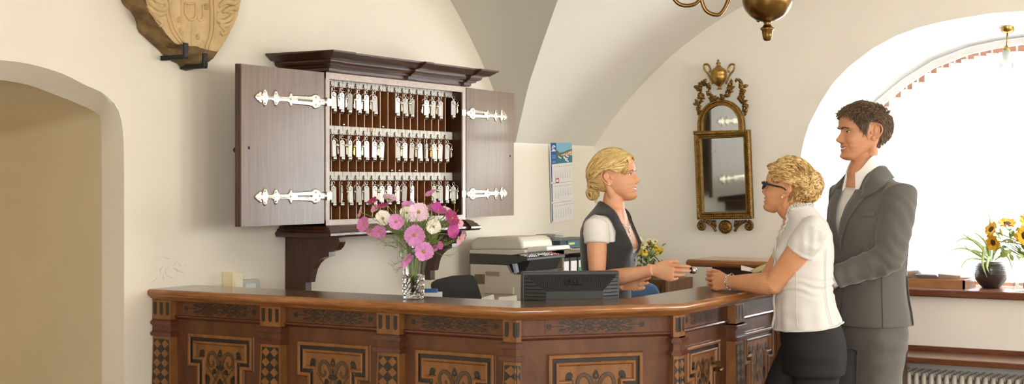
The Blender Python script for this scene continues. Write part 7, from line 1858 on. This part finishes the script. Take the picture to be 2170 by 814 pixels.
def jfold(p):
    h = .55*nz3(p, (8, 8, 14))
    for S, E, W_ in ((sM, eM, wM), (sMr, armsM[1]['e'], armsM[1]['w'])):
        d1 = np.linalg.norm(p-E)
        if d1 < .15:
            w = math.exp(-(d1/.075)**2); ax_ = unit(unit(E-S)+unit(W_-E)); h += 1.1*w*math.sin(np.dot(p-E, ax_)*115+3*nz3(p, (11, 11, 11)))
        d2, t2 = seg_d(p, E, W_)
        if d2 < .09 and t2 > .1: h += .5*math.sin(t2*22+4*nz3(p, (9, 9, 9)))
        d3, t3 = seg_d(p, S, E)
        if d3 < .1 and t3 > .05: h += .45*math.sin(t3*16+p[0]*60+5*nz3(p, (7, 7, 7)))
    return h
co = wrinkle(me, co, .0042, jfold)
cc_ = centers(me, co); vz = 1.255; cut = (cc_[:, 0] > .03) & (np.abs(cc_[:, 1]) < (cc_[:, 2]-vz)*.235+.007) | (cc_[:, 2] > 1.583)
slit = (cc_[:, 0] > .05) & (np.abs(cc_[:, 1]) < .003) & (cc_[:, 2] < 1.20)
jk = finish(me, co, 'jacket', [suit], bM, kill=cut | slit)
# lapels and collar
def strip_mesh(rows, nm, thick=.004):
    m = MB(); m.rings(rows, 0, cap=False, closed=False); o = m.build(nm, [suit], jk, local=True); s_ = o.modifiers.new('s', 'SOLIDIFY'); s_.thickness = thick; s_.offset = 0; return o
for g in (-1, 1):
    rows = []
    for k in range(26):
        f = k/25; z = vz-.005+(1.50-vz)*f; inn = max(0, (z-vz)*.235-.005); wd = .012+.066*min(1, f*1.15)**1.1
        if f > .86: wd *= 1-.35*(f-.86)/.14
        r = []
        for q in range(6):
            y = max(.0, inn+wd*q/5); lo, hi = 0.0, 1.5
            for _ in range(22):
                mid = (lo+hi)/2
                if abs(jt.pt(mid, z)[1]) < y: lo = mid
                else: hi = mid
            r.append(jt.pt(g*lo, z, .007+.005*math.sin(PI*q/5)))
        rows.append(r)
    strip_mesh(rows, 'lapel')
    rows = []
    for k in range(20):
        f = k/19; th = .42+(PI-.42)*f; z = 1.505+.082*min(1, f*2.0)**.8; r = []
        for q in range(5):
            zz_ = z+.010-(.050+.012*(1-f))*q/4; r.append(jt.pt(g*th, min(zz_, 1.594), .004+.009*math.sin(PI*q/5)))
        rows.append(r)
    strip_mesh(rows, 'collar')
def surf_patch(th0, th1, z0, z1, off, nm):
    rows = [[jt.pt(th0+(th1-th0)*i/10, z0+(z1-z0)*j/4, off) for i in range(11)] for j in range(5)]; return strip_mesh(rows, nm, .003)
surf_patch(.50, 1.05, 1.125, 1.170, .007, 'pocket_flap'); surf_patch(-1.05, -.50, 1.125, 1.170, .007, 'pocket_flap'); surf_patch(2.45, 2.62, .924, 1.13, .007, 'vent_flap')
m = MB(); m.tube([jt.pt(1.22, z, .0015) for z in np.linspace(.925, 1.34, 24)], .0016, 5); m.tube([jt.pt(2.2, z, .0015) for z in np.linspace(.925, 1.40, 24)], .0016, 5); m.build('seam', [mat('suit_seam', '#45423D', rough=.9)], jk, local=True); surf_patch(.62, .95, 1.385, 1.405, .007, 'breast_pocket')
m = MB()
for q in (wM, armsM[1]['w']):
    E = eM if q is wM else armsM[1]['e']; d = unit(q-E); m.tube([q-d*.01, q+d*.014], .041, 18, up=(0, 1, 0))
m.build('cuff', [shm], bM, local=True)
legs('trousers', fM, bM, None, [([A((0, g*.092, .86)), A((.015*g+.012, g*.095, .50)), A((-.01, g*.10, .07))], [.102, .084, .078]) for g in (-1, 1)], [suit], tM, .98, .82, .014, fold=1.4)
shoes(bM, [(A((.045, g*.10, 0)), A((1, g*.15, 0))) for g in (-1, 1)], MATS['black_shoe_leather'])
# ================================================================ LIGHT AND CAMERA
def area(name, loc, rot, sx, sy, power, col):
    l = bpy.data.lights.new(name, 'AREA'); l.shape = 'RECTANGLE'; l.size = sx; l.size_y = sy; l.energy = power; l.color = col
    o = bpy.data.objects.new(name, l); COL.objects.link(o); o.location = loc; o.rotation_euler = rot; return o
# daylight outside the arched window
area('daylight_arched_window', (XI+.75, vw, 1.75), (0, math.radians(90), 0), 2.2, 2.6, 800, (.91, .965, 1))
# daylight through the windows behind the viewer
for (a, b), pw in zip(wins, (66, 112, 172)):
    area('daylight_rear_window', ((a+b)/2, YF-.25, (z0_w+z1_w)/2), (math.radians(90), 0, 0), b-a, z1_w-z0_w, pw, (1, .99, .965))
area('left_fill_light', (XL-.25, (fill_win[0]+fill_win[1])/2, (fill_win[2]+fill_win[3])/2), (0, math.radians(-90), 0), fill_win[3]-fill_win[2], fill_win[1]-fill_win[0], 290, (1, .99, .965))  # unseen area light, added to brighten the right wall from the front
l_ = bpy.data.lights.new('alcove_fill_light', 'POINT'); l_.energy = 19; l_.color = (1, .95, .85); l_.shadow_soft_size = .12  # unseen point light added to brighten the alcove, no fixture modelled
lo_ = bpy.data.objects.new('alcove_fill_light', l_); COL.objects.link(lo_); lo_.location = (2.9, 4.95, 1.72)
w = bpy.data.worlds.new('World'); scene.world = w; w.use_nodes = True
w.node_tree.nodes['Background'].inputs[0].default_value = (.9, .95, 1, 1); w.node_tree.nodes['Background'].inputs[1].default_value = 1.5
cam = bpy.data.cameras.new('Camera'); co = bpy.data.objects.new('Camera', cam); COL.objects.link(co); scene.camera = co
cam.sensor_fit = 'HORIZONTAL'; cam.sensor_width = 36; cam.lens = 36*FPX/2170; cam.shift_y = (HY-407)/2170; cam.clip_start = .05
co.location = tuple(CAM); co.rotation_euler = (PI/2, 0, math.pi/2-TH-PI/2)
co.rotation_euler = (PI/2, 0, math.atan2(SN, CS)-PI/2)
for o in list(bpy.data.objects):
    if '_o' in o: del o['_o']
scene.view_settings.view_transform = 'Standard'; scene.view_settings.look = 'None'; scene.view_settings.gamma = 1; scene.view_settings.exposure = .08
try: scene.view_settings.use_curve_mapping = False
except Exception: pass
cy = scene.cycles; cy.use_denoising = True; cy.max_bounces = 10; cy.diffuse_bounces = 5; cy.glossy_bounces = 4; cy.transmission_bounces = 8; cy.transparent_max_bounces = 12; cy.caustics_reflective = False; cy.caustics_refractive = False; cy.sample_clamp_indirect = 6
